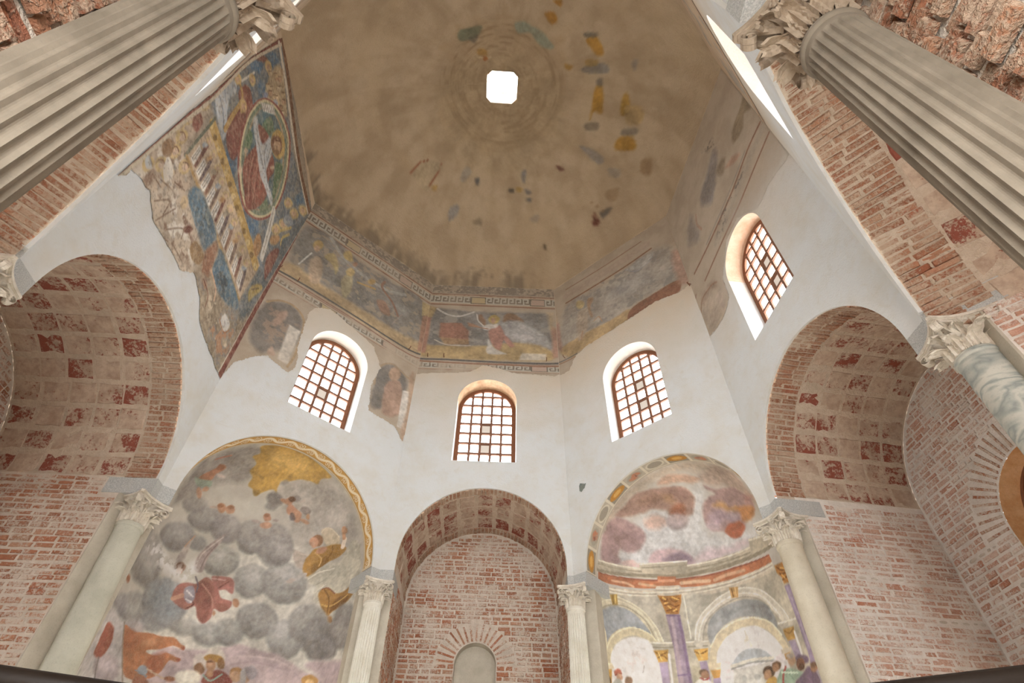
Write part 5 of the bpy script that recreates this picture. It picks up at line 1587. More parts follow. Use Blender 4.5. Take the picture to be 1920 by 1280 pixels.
P 9c9a8e 0.6 0.048 1.41,3.33 1.31,3.24 1.19,3.20 1.10,3.24 1.06,3.35 1.10,3.47 1.20,3.55 1.32,3.54 1.42,3.45
P 5a4230 1 0.009 0.37,3.58 0.32,3.55 0.26,3.56 0.22,3.60 0.21,3.64 0.25,3.68 0.31,3.69 0.36,3.67 0.39,3.62
P b1835e 1 0.009 0.32,3.57 0.28,3.55 0.24,3.54 0.21,3.56 0.21,3.60 0.24,3.64 0.28,3.65 0.32,3.64 0.33,3.61
P ba8c38 1 0.009 0.20,3.49 0.26,3.55 0.36,3.55 0.37,3.46
P 6b4a30 1 0.010 0.50,3.65 0.47,3.62 0.43,3.62 0.39,3.63 0.37,3.66 0.38,3.70 0.42,3.71 0.46,3.71 0.50,3.68
P ad7a54 1 0.010 0.46,3.63 0.44,3.61 0.40,3.60 0.37,3.61 0.36,3.64 0.37,3.67 0.40,3.69 0.44,3.69 0.46,3.67
P b88f6b 1 0.011 0.76,3.63 0.72,3.60 0.67,3.59 0.63,3.61 0.62,3.65 0.64,3.70 0.68,3.72 0.73,3.71 0.76,3.68
P a89a8c 1 0.011 0.76,3.68 0.73,3.67 0.68,3.67 0.64,3.69 0.62,3.71 0.63,3.73 0.67,3.73 0.71,3.72 0.75,3.70
P 8aa78e 1 0.010 0.36,3.46 0.44,3.57 0.51,3.60 0.67,3.56 0.85,3.45 0.84,3.42 0.66,3.44 0.60,3.40
S a04a45 1 0.006 0.029 0.56,3.61 0.49,3.54 0.45,3.45
S 6f8c76 1 0.006 0.012 0.56,3.56 0.62,3.46
S b5ccb4 1 0.006 0.011 0.48,3.57 0.72,3.50
P 6a566e 1 0.012 0.98,3.54 0.92,3.54 0.83,3.56 0.78,3.60 0.76,3.65 0.80,3.67 0.87,3.66 0.95,3.62 1.00,3.58
P 67536c 1 0.012 0.64,3.40 0.82,3.47 0.95,3.50 1.06,3.40 1.05,3.28
P 7a4c34 1 0.011 0.89,3.54 0.85,3.51 0.80,3.51 0.75,3.53 0.74,3.57 0.76,3.61 0.81,3.63 0.87,3.62 0.90,3.59
P 5a3a28 1 0.011 0.87,3.52 0.84,3.50 0.80,3.50 0.77,3.51 0.75,3.54 0.77,3.56 0.80,3.58 0.84,3.57 0.87,3.55
P 96694a 1 0.013 1.13,3.43 1.08,3.41 1.03,3.41 0.99,3.43 0.97,3.46 1.00,3.49 1.05,3.50 1.10,3.49 1.13,3.46
P 6a4a34 1 0.013 1.14,3.45 1.10,3.45 1.05,3.45 1.01,3.47 0.99,3.49 1.00,3.51 1.04,3.51 1.09,3.50 1.13,3.47
P b68b6a 1 0.016 1.29,3.53 1.26,3.50 1.20,3.50 1.15,3.51 1.12,3.55 1.13,3.59 1.17,3.61 1.22,3.60 1.27,3.57
P a4544a 1 0.016 1.36,3.29 1.32,3.26 1.26,3.26 1.20,3.28 1.16,3.32 1.17,3.36 1.22,3.38 1.29,3.37 1.34,3.34
S 7a2f2c 1 0.010 0.017 1.23,3.38 1.25,3.25
P 644a36 1 0.009 -0.50,3.76 -0.52,3.73 -0.56,3.72 -0.60,3.73 -0.62,3.75 -0.62,3.78 -0.59,3.80 -0.54,3.80 -0.51,3.78
P 9b6e50 1 0.009 -0.50,3.72 -0.52,3.69 -0.56,3.67 -0.59,3.68 -0.61,3.71 -0.60,3.75 -0.57,3.78 -0.53,3.78 -0.51,3.76
P d3d0c6 1 0.009 -0.70,3.62 -0.65,3.68 -0.53,3.68 -0.48,3.60
S a8484a 1 0.005 0.012 -0.62,3.70 -0.57,3.67 -0.51,3.69
'''
ART['F2'] = '''
P b29a80 1 0.030 0.00,6.34 -0.01,6.73 -0.02,7.27 -0.03,7.90 -0.04,8.44 0.07,8.62 0.21,8.43 0.24,8.06 0.35,7.65 0.59,7.54 1.10,7.40 1.72,7.03 1.38,6.56 0.23,6.60
F d6cbb8 0.9 7 0.500 0.04,6.48 0.02,7.35 0.40,7.61 1.01,7.31 1.14,6.81 0.45,6.58
F 84604a 0.8 6 0.600 0.02,6.70 0.02,7.35 0.40,7.61 1.01,7.31 1.14,6.81 0.45,6.58
F 8f8d88 0.7 9 0.620 0.02,6.70 0.02,7.35 0.40,7.61 1.01,7.31 1.14,6.81 0.45,6.58
P c6a463 1 0.013 0.11,7.79 0.13,7.69 0.10,7.59 0.06,7.54 0.00,7.56 -0.03,7.63 -0.03,7.73 0.01,7.81 0.06,7.84
P c9a687 1 0.013 0.09,7.75 0.10,7.70 0.09,7.64 0.06,7.62 0.04,7.62 0.02,7.66 0.02,7.72 0.04,7.76 0.07,7.77
S 8a5c40 1 0.008 0.016 -0.01,7.68 0.03,7.76 0.08,7.76
P c6a463 1 0.014 0.13,8.08 0.14,7.97 0.12,7.87 0.07,7.81 0.02,7.83 -0.02,7.91 -0.01,8.01 0.02,8.10 0.08,8.13
P c9a687 1 0.014 0.11,8.03 0.12,7.98 0.11,7.92 0.08,7.89 0.05,7.90 0.03,7.94 0.04,8.00 0.06,8.04 0.09,8.06
S 8a5c40 1 0.009 0.017 0.01,7.95 0.04,8.05 0.10,8.04
P c6a463 1 0.015 0.13,8.56 0.15,8.44 0.12,8.33 0.07,8.26 0.01,8.28 -0.02,8.36 -0.02,8.48 0.02,8.58 0.08,8.61
P c9a687 1 0.015 0.11,8.50 0.12,8.45 0.11,8.39 0.08,8.35 0.05,8.36 0.03,8.40 0.03,8.46 0.05,8.52 0.08,8.53
S 8a5c40 1 0.010 0.019 0.00,8.41 0.04,8.52 0.10,8.52
P c6a463 1 0.013 0.25,7.76 0.26,7.66 0.24,7.57 0.19,7.51 0.13,7.53 0.10,7.60 0.11,7.71 0.15,7.79 0.20,7.81
P c9a687 1 0.013 0.23,7.72 0.24,7.67 0.22,7.62 0.20,7.59 0.17,7.60 0.15,7.64 0.15,7.69 0.18,7.73 0.20,7.74
S 8a5c40 1 0.008 0.016 0.12,7.65 0.16,7.73 0.22,7.73
P c6a463 1 0.013 0.32,7.52 0.33,7.42 0.31,7.33 0.26,7.28 0.20,7.30 0.17,7.37 0.18,7.47 0.22,7.54 0.27,7.56
P c9a687 1 0.013 0.30,7.47 0.30,7.43 0.29,7.38 0.26,7.35 0.24,7.36 0.22,7.40 0.22,7.45 0.24,7.49 0.27,7.50
S 8a5c40 1 0.008 0.016 0.19,7.41 0.23,7.49 0.29,7.49
P c6a463 1 0.012 0.46,7.22 0.47,7.13 0.45,7.04 0.39,7.00 0.34,7.01 0.31,7.08 0.32,7.18 0.36,7.25 0.42,7.27
P c9a687 1 0.012 0.44,7.18 0.45,7.13 0.43,7.09 0.41,7.06 0.38,7.07 0.36,7.11 0.37,7.16 0.39,7.19 0.42,7.20
S 8a5c40 1 0.008 0.015 0.34,7.12 0.38,7.20 0.43,7.19
P c6a463 1 0.012 0.31,7.16 0.32,7.07 0.30,6.98 0.25,6.94 0.20,6.96 0.17,7.02 0.17,7.11 0.21,7.19 0.26,7.20
P c9a687 1 0.012 0.29,7.12 0.30,7.07 0.28,7.03 0.26,7.01 0.23,7.01 0.22,7.05 0.22,7.10 0.24,7.13 0.27,7.14
S 8a5c40 1 0.007 0.015 0.19,7.06 0.23,7.14 0.28,7.13
P c6a463 1 0.013 0.56,7.61 0.57,7.51 0.54,7.41 0.49,7.36 0.43,7.38 0.40,7.45 0.41,7.55 0.45,7.64 0.51,7.66
P c9a687 1 0.014 0.54,7.56 0.54,7.51 0.53,7.46 0.50,7.44 0.47,7.44 0.45,7.48 0.46,7.54 0.48,7.58 0.51,7.59
S 8a5c40 1 0.008 0.017 0.43,7.50 0.47,7.58 0.53,7.58
P c6a463 1 0.011 0.20,6.93 0.21,6.85 0.19,6.77 0.15,6.73 0.10,6.75 0.07,6.81 0.07,6.90 0.11,6.96 0.16,6.98
P c9a687 1 0.011 0.18,6.90 0.19,6.86 0.18,6.81 0.16,6.79 0.13,6.80 0.11,6.83 0.12,6.88 0.14,6.91 0.16,6.92
S 8a5c40 1 0.007 0.014 0.09,6.85 0.12,6.92 0.17,6.91
P 8a4a3c 1 0.015 0.09,8.05 0.11,8.24 0.24,8.23 0.27,8.04 0.20,7.96
P 94a3ae 1 0.014 0.06,8.30 0.10,8.23 0.09,8.14 0.05,8.06 -0.01,8.03 -0.05,8.06 -0.07,8.14 -0.04,8.24 0.01,8.30
P 8c6440 1 0.012 0.09,7.22 0.08,7.37 0.18,7.47 0.26,7.30 0.19,7.18
P cfc6b6 1 0.012 0.30,7.09 0.24,7.25 0.39,7.27 0.48,7.17 0.44,7.02
P a8adae 1 0.011 0.08,6.83 0.08,6.93 0.21,6.89 0.16,6.80
S 75523c 0.8 0.007 0.016 0.28,6.65 0.50,6.73 0.60,6.56
S 75523c 0.8 0.008 0.018 0.38,6.96 0.58,7.09 0.78,7.08
S 75523c 0.8 0.007 0.017 0.26,6.86 0.45,6.91
S 75523c 0.8 0.008 0.019 0.53,7.20 0.71,7.33
S 75523c 0.8 0.008 0.019 0.87,7.10 1.04,7.16
P 66747e 1 0.047 0.06,8.63 -0.00,9.62 0.03,10.42 0.19,11.48 1.29,11.15 2.34,10.99 3.26,11.24 3.12,9.00 2.79,8.53 1.72,8.55 0.38,8.59
F 8d8a78 0.6 6 0.520 0.14,8.67 0.02,9.85 0.22,11.43 1.29,11.15 3.22,11.18 2.60,8.66 1.54,8.56
P 456f92 0.9 0.030 0.24,10.51 0.28,10.42 0.27,10.27 0.20,10.13 0.12,10.07 0.06,10.10 0.04,10.23 0.08,10.38 0.16,10.50
P 456f92 0.9 0.035 0.36,11.20 0.41,11.10 0.40,10.93 0.34,10.79 0.25,10.72 0.17,10.77 0.15,10.90 0.19,11.06 0.27,11.18
P 456f92 0.9 0.031 0.55,10.41 0.61,10.33 0.62,10.23 0.57,10.15 0.49,10.13 0.42,10.17 0.39,10.26 0.41,10.36 0.47,10.42
P 456f92 0.9 0.028 1.01,8.84 1.12,8.71 1.14,8.57 1.06,8.48 0.93,8.48 0.80,8.58 0.74,8.72 0.76,8.84 0.87,8.89
P 456f92 0.9 0.045 2.99,11.22 3.02,11.10 2.94,10.89 2.79,10.69 2.65,10.59 2.58,10.64 2.60,10.80 2.71,11.01 2.87,11.18
P 456f92 0.9 0.032 2.12,8.94 2.21,8.81 2.20,8.66 2.11,8.56 1.98,8.55 1.86,8.64 1.81,8.78 1.86,8.91 1.98,8.98
P 8a4838 1 0.018 0.28,9.43 0.26,9.70 0.38,9.85 0.61,9.79 0.75,9.54 0.54,9.41
P 84463a 1 0.019 0.45,8.88 0.44,9.37 0.57,9.50 0.76,9.25 0.97,8.93 0.94,8.68 0.69,8.68
P 7d4438 1 0.017 -0.07,8.88 -0.03,9.29 0.03,9.19 -0.02,8.88
P 8e5038 1 0.017 -0.08,9.43 -0.01,9.87 0.08,9.86 0.00,9.52
P a8b0b5 1 0.017 0.04,8.79 0.03,9.14 0.16,9.25 0.36,8.95 0.57,8.79 0.62,8.60 0.32,8.63
P b0b8bc 1 0.018 -0.00,9.27 0.11,9.45 0.24,9.38 0.24,9.19 0.08,9.18
S 7d8a94 1 0.010 0.021 0.08,8.85 0.32,8.83 0.56,8.67
S 7d8a94 1 0.011 0.021 0.06,9.07 0.26,8.99
S 7d8a94 1 0.011 0.022 0.05,9.33 0.23,9.28
S b98a40 1 0.011 0.083 0.53,8.74 0.45,9.19 0.41,9.51
S b98a40 1 0.011 0.065 0.52,9.37 0.34,9.55 0.12,9.54
S c2a060 1 0.011 0.043 0.03,9.60 -0.07,10.00
S c9c4b4 1 0.011 0.037 0.18,9.60 0.22,10.14
P 8a4a3a 1 0.020 -0.05,10.04 0.02,10.38 0.18,10.74 0.23,10.65 0.05,10.24
P c79f55 1 0.017 0.15,9.64 0.20,9.59 0.20,9.52 0.17,9.45 0.11,9.42 0.06,9.44 0.04,9.51 0.05,9.58 0.10,9.63
P c4946c 1 0.017 0.15,9.57 0.16,9.55 0.16,9.51 0.15,9.47 0.12,9.46 0.10,9.47 0.09,9.51 0.10,9.55 0.12,9.57
P c79f55 1 0.019 0.32,10.12 0.37,10.07 0.37,9.99 0.34,9.92 0.28,9.89 0.22,9.91 0.19,9.97 0.21,10.05 0.26,10.11
P c4946c 1 0.019 0.31,10.05 0.33,10.02 0.33,9.98 0.31,9.94 0.28,9.92 0.26,9.94 0.25,9.98 0.26,10.02 0.29,10.05
P c79f55 1 0.022 0.35,10.86 0.40,10.81 0.40,10.71 0.37,10.63 0.30,10.59 0.24,10.61 0.21,10.68 0.23,10.77 0.28,10.84
P c4946c 1 0.022 0.34,10.78 0.36,10.74 0.36,10.69 0.34,10.65 0.31,10.63 0.28,10.65 0.27,10.69 0.28,10.74 0.31,10.77
P c79f55 1 0.018 0.52,9.59 0.56,9.55 0.57,9.47 0.53,9.39 0.47,9.36 0.42,9.38 0.39,9.45 0.41,9.53 0.46,9.59
P c4946c 1 0.019 0.51,9.53 0.53,9.50 0.52,9.45 0.50,9.41 0.48,9.40 0.45,9.42 0.44,9.46 0.45,9.50 0.48,9.53
P b89a6b 0.95 0.036 0.58,10.37 0.44,10.70 0.40,11.11 0.56,11.29 0.96,11.20 1.25,11.06 1.10,10.83 0.85,10.58 0.69,10.31
P c9a874 0.95 0.015 0.92,11.20 0.94,11.16 0.93,11.10 0.90,11.04 0.86,11.01 0.83,11.03 0.83,11.08 0.85,11.15 0.88,11.19
S 7d5a3c 0.9 0.011 0.020 0.83,11.06 0.88,11.18
P b8875f 0.95 0.015 1.02,11.14 1.04,11.10 1.03,11.04 1.00,10.98 0.96,10.96 0.93,10.97 0.93,11.03 0.95,11.09 0.98,11.14
S 7d5a3c 0.9 0.011 0.020 0.93,11.01 0.98,11.12
P d0b78c 0.95 0.015 0.65,11.12 0.67,11.08 0.67,11.02 0.64,10.96 0.60,10.94 0.58,10.96 0.57,11.01 0.58,11.07 0.62,11.11
S 7d5a3c 0.9 0.011 0.019 0.57,10.99 0.61,11.10
P 8f6a48 0.95 0.015 0.60,11.39 0.62,11.35 0.62,11.29 0.59,11.23 0.55,11.20 0.53,11.22 0.52,11.28 0.53,11.34 0.57,11.39
S 7d5a3c 0.9 0.011 0.020 0.52,11.26 0.56,11.37
P c9a874 0.95 0.014 0.66,10.74 0.68,10.71 0.68,10.65 0.65,10.60 0.62,10.57 0.59,10.59 0.58,10.64 0.60,10.70 0.63,10.74
S 7d5a3c 0.9 0.010 0.018 0.59,10.62 0.62,10.73
P b8875f 0.95 0.015 0.66,11.18 0.68,11.15 0.68,11.08 0.65,11.03 0.61,11.00 0.59,11.02 0.58,11.07 0.59,11.13 0.63,11.18
S 7d5a3c 0.9 0.011 0.020 0.58,11.05 0.62,11.17
P d0b78c 0.95 0.015 1.15,10.97 1.16,10.93 1.16,10.87 1.12,10.81 1.09,10.79 1.06,10.80 1.05,10.86 1.07,10.92 1.11,10.96
S 7d5a3c 0.9 0.011 0.020 1.06,10.84 1.10,10.95
P 8f6a48 0.95 0.013 0.73,10.63 0.75,10.60 0.74,10.54 0.72,10.49 0.68,10.47 0.65,10.48 0.65,10.53 0.66,10.59 0.70,10.63
S 7d5a3c 0.9 0.010 0.018 0.65,10.51 0.69,10.62
P c9a874 0.95 0.013 0.58,10.60 0.59,10.57 0.59,10.51 0.57,10.46 0.53,10.44 0.50,10.46 0.50,10.50 0.51,10.56 0.54,10.60
S 7d5a3c 0.9 0.010 0.018 0.50,10.49 0.54,10.59
P b8875f 0.95 0.013 0.90,10.43 0.92,10.40 0.91,10.34 0.88,10.29 0.85,10.27 0.82,10.29 0.81,10.34 0.83,10.39 0.86,10.43
S 7d5a3c 0.9 0.010 0.018 0.82,10.32 0.86,10.42
P d0b78c 0.95 0.014 1.00,10.69 1.02,10.65 1.01,10.59 0.98,10.54 0.95,10.52 0.92,10.54 0.91,10.58 0.93,10.64 0.97,10.68
S 7d5a3c 0.9 0.011 0.019 0.92,10.57 0.96,10.67
P 8f6a48 0.95 0.015 1.05,10.96 1.07,10.92 1.06,10.86 1.03,10.80 1.00,10.78 0.97,10.79 0.96,10.84 0.98,10.91 1.02,10.95
S 7d5a3c 0.9 0.011 0.020 0.97,10.83 1.01,10.94
P c9a874 0.95 0.013 0.44,10.81 0.46,10.78 0.46,10.72 0.44,10.67 0.40,10.64 0.37,10.66 0.37,10.71 0.38,10.77 0.41,10.81
S 7d5a3c 0.9 0.010 0.018 0.37,10.69 0.41,10.80
P b8875f 0.95 0.014 0.60,11.07 0.62,11.03 0.61,10.97 0.59,10.91 0.55,10.89 0.52,10.91 0.52,10.96 0.53,11.02 0.57,11.06
S 7d5a3c 0.9 0.011 0.019 0.52,10.94 0.56,11.05
P d0b78c 0.95 0.015 0.77,11.08 0.79,11.04 0.79,10.98 0.76,10.92 0.72,10.90 0.69,10.91 0.69,10.97 0.70,11.03 0.74,11.07
S 7d5a3c 0.9 0.011 0.019 0.69,10.95 0.73,11.06
P 8f6a48 0.95 0.014 1.02,10.75 1.04,10.72 1.03,10.66 1.00,10.60 0.96,10.58 0.94,10.60 0.93,10.65 0.95,10.71 0.98,10.75
S 7d5a3c 0.9 0.011 0.019 0.94,10.63 0.98,10.74
P c9a874 0.95 0.014 0.55,11.03 0.57,11.00 0.56,10.94 0.54,10.88 0.50,10.86 0.47,10.87 0.46,10.92 0.48,10.99 0.51,11.03
S 7d5a3c 0.9 0.011 0.019 0.47,10.91 0.51,11.02
P b8875f 0.95 0.013 0.70,10.64 0.72,10.61 0.71,10.55 0.69,10.50 0.65,10.48 0.63,10.50 0.62,10.54 0.63,10.60 0.67,10.64
S 7d5a3c 0.9 0.010 0.018 0.62,10.53 0.66,10.63
P d0b78c 0.95 0.014 0.85,10.85 0.87,10.82 0.86,10.76 0.83,10.70 0.80,10.68 0.77,10.70 0.76,10.75 0.78,10.81 0.81,10.85
S 7d5a3c 0.9 0.011 0.019 0.77,10.73 0.81,10.84
P 8f6a48 0.95 0.014 0.82,10.77 0.84,10.73 0.83,10.67 0.81,10.62 0.77,10.60 0.74,10.61 0.74,10.66 0.75,10.72 0.79,10.76
S 7d5a3c 0.9 0.010 0.018 0.74,10.65 0.78,10.75
P c9a874 0.95 0.014 0.81,10.77 0.82,10.74 0.82,10.68 0.79,10.63 0.75,10.60 0.73,10.62 0.72,10.67 0.74,10.73 0.77,10.77
S 7d5a3c 0.9 0.010 0.018 0.73,10.65 0.77,10.76
P b8875f 0.95 0.015 0.65,11.18 0.67,11.14 0.66,11.08 0.64,11.02 0.60,11.00 0.57,11.02 0.56,11.07 0.58,11.13 0.61,11.18
S 7d5a3c 0.9 0.011 0.020 0.57,11.05 0.61,11.16
P 7f8fb0 1 0.021 0.67,10.45 0.69,10.41 0.68,10.34 0.65,10.27 0.60,10.24 0.58,10.25 0.57,10.31 0.59,10.39 0.63,10.44
P 8090b0 1 0.023 0.91,10.79 0.93,10.75 0.92,10.69 0.89,10.63 0.85,10.60 0.82,10.62 0.82,10.67 0.84,10.74 0.88,10.78
P 8f5648 1 0.021 0.63,10.00 0.70,10.30 0.89,10.62 1.16,10.86 1.52,10.97 1.77,10.85 2.03,10.52 2.21,10.09 2.26,9.66 2.17,9.24 1.95,8.87 1.64,8.66 1.29,8.74 1.01,8.93 0.79,9.22 0.65,9.60
P c9b98c 1 0.021 0.66,10.00 0.72,10.28 0.90,10.57 1.16,10.79 1.49,10.89 1.74,10.77 1.98,10.46 2.17,10.06 2.22,9.65 2.14,9.26 1.94,8.91 1.65,8.72 1.31,8.80 1.03,8.98 0.82,9.27 0.69,9.63
P 5f7d6c 1 0.021 0.69,10.00 0.75,10.26 0.92,10.53 1.16,10.72 1.47,10.81 1.70,10.69 1.94,10.40 2.12,10.02 2.19,9.65 2.12,9.29 1.93,8.96 1.65,8.79 1.33,8.86 1.06,9.04 0.86,9.31 0.72,9.65
P b08a5e 1 0.021 0.72,10.00 0.77,10.24 0.93,10.49 1.15,10.67 1.45,10.74 1.67,10.62 1.91,10.35 2.09,10.00 2.15,9.64 2.09,9.30 1.92,9.00 1.66,8.84 1.34,8.92 1.08,9.09 0.88,9.35 0.75,9.67
P 4f6f78 1 0.021 0.74,10.00 0.79,10.23 0.94,10.45 1.15,10.61 1.44,10.67 1.65,10.56 1.88,10.30 2.05,9.97 2.12,9.64 2.07,9.32 1.91,9.04 1.66,8.89 1.36,8.97 1.11,9.14 0.91,9.39 0.78,9.69
P 5f7e5c 1 0.021 0.95,9.97 0.99,10.37 1.22,10.35 1.16,10.02
P 587850 1 0.023 1.67,10.15 1.84,10.38 2.03,10.06 2.13,9.61 1.84,9.91
P 587850 1 0.020 0.80,9.39 0.93,9.54 1.06,9.33 0.94,9.17
P 64805c 1 0.023 1.91,9.15 1.98,9.45 2.17,9.38 2.05,9.12
S 9c4a3e 1 0.013 0.093 0.63,10.00 0.70,10.30 0.89,10.62 1.16,10.86 1.52,10.97 1.77,10.85 2.03,10.52 2.21,10.09 2.26,9.66 2.17,9.24 1.95,8.87 1.64,8.66 1.29,8.74 1.01,8.93 0.79,9.22 0.65,9.60 0.63,10.00
S cdbb84 1 0.013 0.068 0.65,10.00 0.71,10.29 0.90,10.59 1.16,10.81 1.50,10.91 1.74,10.79 2.00,10.48 2.18,10.07 2.23,9.65 2.15,9.26 1.94,8.90 1.65,8.71 1.30,8.78 1.03,8.97 0.82,9.26 0.68,9.62 0.65,10.00
S 6f8468 1 0.013 0.051 0.68,10.00 0.74,10.27 0.91,10.55 1.16,10.75 1.48,10.84 1.71,10.72 1.96,10.42 2.14,10.04 2.20,9.65 2.13,9.28 1.93,8.94 1.65,8.76 1.32,8.84 1.05,9.02 0.84,9.30 0.71,9.64 0.68,10.00
P 964a3a 1 0.020 0.89,9.78 1.01,9.99 1.20,10.11 1.38,10.07 1.63,10.08 1.76,9.96 1.77,9.71 1.95,9.40 1.86,8.93 1.71,8.70 1.47,8.79 1.25,8.88 1.11,9.11 1.10,9.57
S c07c62 0.8 0.013 0.025 1.19,9.42 1.36,9.11 1.64,8.84
S 70322a 0.8 0.013 0.021 1.23,9.47 1.40,9.15 1.69,8.88
S c07c62 0.8 0.013 0.026 1.29,9.53 1.52,9.24 1.75,8.95
S 70322a 0.8 0.013 0.022 1.33,9.58 1.56,9.29 1.79,8.99
S c07c62 0.8 0.012 0.024 1.18,9.12 1.40,8.90
S 70322a 0.8 0.012 0.021 1.22,9.16 1.44,8.94
S c07c62 0.8 0.014 0.027 1.47,9.53 1.70,9.31
S 70322a 0.8 0.013 0.022 1.52,9.57 1.74,9.36
P b0b6b8 1 0.021 0.81,9.66 0.78,9.85 1.00,9.78 1.20,9.82 1.22,10.14 1.45,10.12 1.55,9.84 1.61,9.68 1.84,9.66 2.08,9.67 2.17,9.56 1.97,9.52 1.74,9.48 1.52,9.44 1.24,9.53
S 7c868c 1 0.012 0.024 0.89,9.75 1.17,9.66 1.52,9.62
S 7c868c 1 0.013 0.026 1.27,9.95 1.40,9.75 1.78,9.64
S 7c868c 1 0.013 0.026 1.38,10.07 1.49,9.82
P c3963c 1 0.023 1.61,10.69 1.71,10.54 1.69,10.33 1.57,10.16 1.41,10.11 1.27,10.19 1.22,10.37 1.28,10.58 1.44,10.71
P 7d4a30 1 0.023 1.56,10.55 1.62,10.45 1.60,10.29 1.51,10.16 1.40,10.11 1.30,10.17 1.28,10.30 1.33,10.45 1.44,10.56
P c09468 1 0.023 1.54,10.50 1.59,10.42 1.58,10.32 1.52,10.23 1.43,10.20 1.37,10.24 1.35,10.33 1.38,10.43 1.46,10.50
P 96683f 1 0.023 1.58,10.37 1.60,10.33 1.58,10.26 1.54,10.19 1.50,10.16 1.47,10.18 1.47,10.24 1.50,10.31 1.54,10.36
S 6d4026 1 0.014 0.024 1.37,10.35 1.45,10.51
P d0ad86 1 0.020 1.07,9.25 1.08,9.22 1.07,9.18 1.05,9.14 1.02,9.12 1.00,9.14 1.00,9.18 1.01,9.22 1.04,9.25
P d0ad86 1 0.019 1.20,8.90 1.22,8.87 1.22,8.82 1.20,8.79 1.16,8.78 1.13,8.80 1.12,8.84 1.14,8.88 1.17,8.91
P cda880 1 0.022 1.72,10.04 1.72,10.01 1.71,9.95 1.67,9.90 1.64,9.87 1.62,9.88 1.63,9.92 1.65,9.98 1.69,10.03
p cfcbc0 1 0.013 0.65,10.10 0.87,10.57 1.03,10.57 0.80,10.12
S 6b675e 0.9 0.008 0.017 0.69,10.13 0.80,10.12
S 6b675e 0.9 0.008 0.017 0.71,10.20 0.83,10.18
S 6b675e 0.9 0.008 0.017 0.74,10.26 0.86,10.25
S 6b675e 0.9 0.008 0.017 0.77,10.33 0.89,10.32
S 6b675e 0.9 0.008 0.018 0.80,10.40 0.92,10.39
S 6b675e 0.9 0.008 0.018 0.83,10.47 0.95,10.46
S 6b675e 0.9 0.009 0.018 0.86,10.54 0.98,10.53
p b79a78 1 0.013 0.38,7.60 0.32,8.56 2.70,8.60 2.68,7.69
S c0923c 1 0.010 0.212 0.38,8.45 1.42,8.48 2.59,8.48
P d6b468 0.9 0.007 0.37,8.47 0.39,8.44 0.39,8.40 0.37,8.37 0.34,8.35 0.32,8.37 0.31,8.41 0.32,8.45 0.35,8.47
P 7d5a24 0.9 0.007 0.53,8.47 0.55,8.44 0.54,8.40 0.53,8.37 0.50,8.36 0.48,8.37 0.47,8.41 0.48,8.45 0.50,8.47
P d6b468 0.9 0.008 0.70,8.47 0.71,8.44 0.71,8.40 0.69,8.37 0.66,8.36 0.64,8.37 0.63,8.41 0.64,8.45 0.67,8.48
P 7d5a24 0.9 0.008 0.86,8.48 0.88,8.45 0.88,8.40 0.85,8.37 0.83,8.36 0.80,8.38 0.80,8.41 0.81,8.46 0.84,8.48
P d6b468 0.9 0.008 1.04,8.48 1.05,8.45 1.05,8.41 1.03,8.37 1.00,8.36 0.97,8.38 0.97,8.42 0.98,8.46 1.01,8.48
P 7d5a24 0.9 0.008 1.22,8.48 1.23,8.45 1.23,8.41 1.20,8.37 1.17,8.36 1.15,8.38 1.14,8.42 1.16,8.46 1.19,8.49
P d6b468 0.9 0.008 1.40,8.49 1.42,8.46 1.41,8.41 1.39,8.38 1.35,8.36 1.33,8.38 1.32,8.42 1.34,8.46 1.37,8.49
P 7d5a24 0.9 0.009 1.59,8.49 1.61,8.46 1.60,8.41 1.58,8.38 1.54,8.37 1.52,8.38 1.51,8.42 1.53,8.47 1.56,8.49
P d6b468 0.9 0.009 1.79,8.50 1.81,8.46 1.80,8.42 1.77,8.38 1.73,8.37 1.71,8.39 1.71,8.43 1.72,8.47 1.76,8.50
P 7d5a24 0.9 0.009 1.99,8.50 2.01,8.47 2.00,8.42 1.97,8.38 1.93,8.37 1.91,8.39 1.90,8.43 1.93,8.48 1.96,8.50
P d6b468 0.9 0.009 2.21,8.50 2.22,8.47 2.21,8.42 2.18,8.38 2.14,8.37 2.11,8.39 2.11,8.43 2.13,8.48 2.17,8.51
P 7d5a24 0.9 0.010 2.42,8.51 2.44,8.47 2.43,8.43 2.39,8.39 2.35,8.37 2.33,8.39 2.32,8.44 2.35,8.48 2.39,8.51
P d6b468 0.9 0.010 2.65,8.51 2.66,8.48 2.65,8.43 2.61,8.39 2.57,8.38 2.55,8.40 2.54,8.44 2.57,8.49 2.61,8.52
p d3cec2 1 0.008 0.46,7.69 0.42,7.99 0.51,7.99 0.56,7.70
S 8a857a 0.8 0.006 0.013 0.48,7.73 0.45,7.96
S 8a857a 0.8 0.006 0.013 0.51,7.73 0.48,7.96
p 7a4238 1 0.009 0.57,7.71 0.50,8.03 0.44,8.22 0.52,8.24 0.57,7.99 0.61,7.73
P 8d9aa4 1 0.015 0.48,8.19 0.51,8.19 0.52,8.15 0.51,8.10 0.49,8.05 0.46,8.04 0.44,8.06 0.44,8.10 0.46,8.15
P c9a866 1 0.016 0.52,8.34 0.54,8.30 0.53,8.24 0.50,8.19 0.46,8.17 0.43,8.19 0.43,8.24 0.45,8.30 0.48,8.34
P c49a78 1 0.016 0.51,8.29 0.52,8.27 0.52,8.24 0.50,8.21 0.48,8.20 0.46,8.21 0.46,8.24 0.47,8.27 0.49,8.29
p d3cec2 1 0.008 0.64,7.70 0.60,7.99 0.70,8.00 0.75,7.71
S 8a857a 0.8 0.006 0.014 0.66,7.74 0.63,7.97
S 8a857a 0.8 0.006 0.014 0.70,7.74 0.67,7.97
p 5d4a50 1 0.009 0.76,7.72 0.69,8.03 0.62,8.22 0.70,8.24 0.76,8.00 0.80,7.73
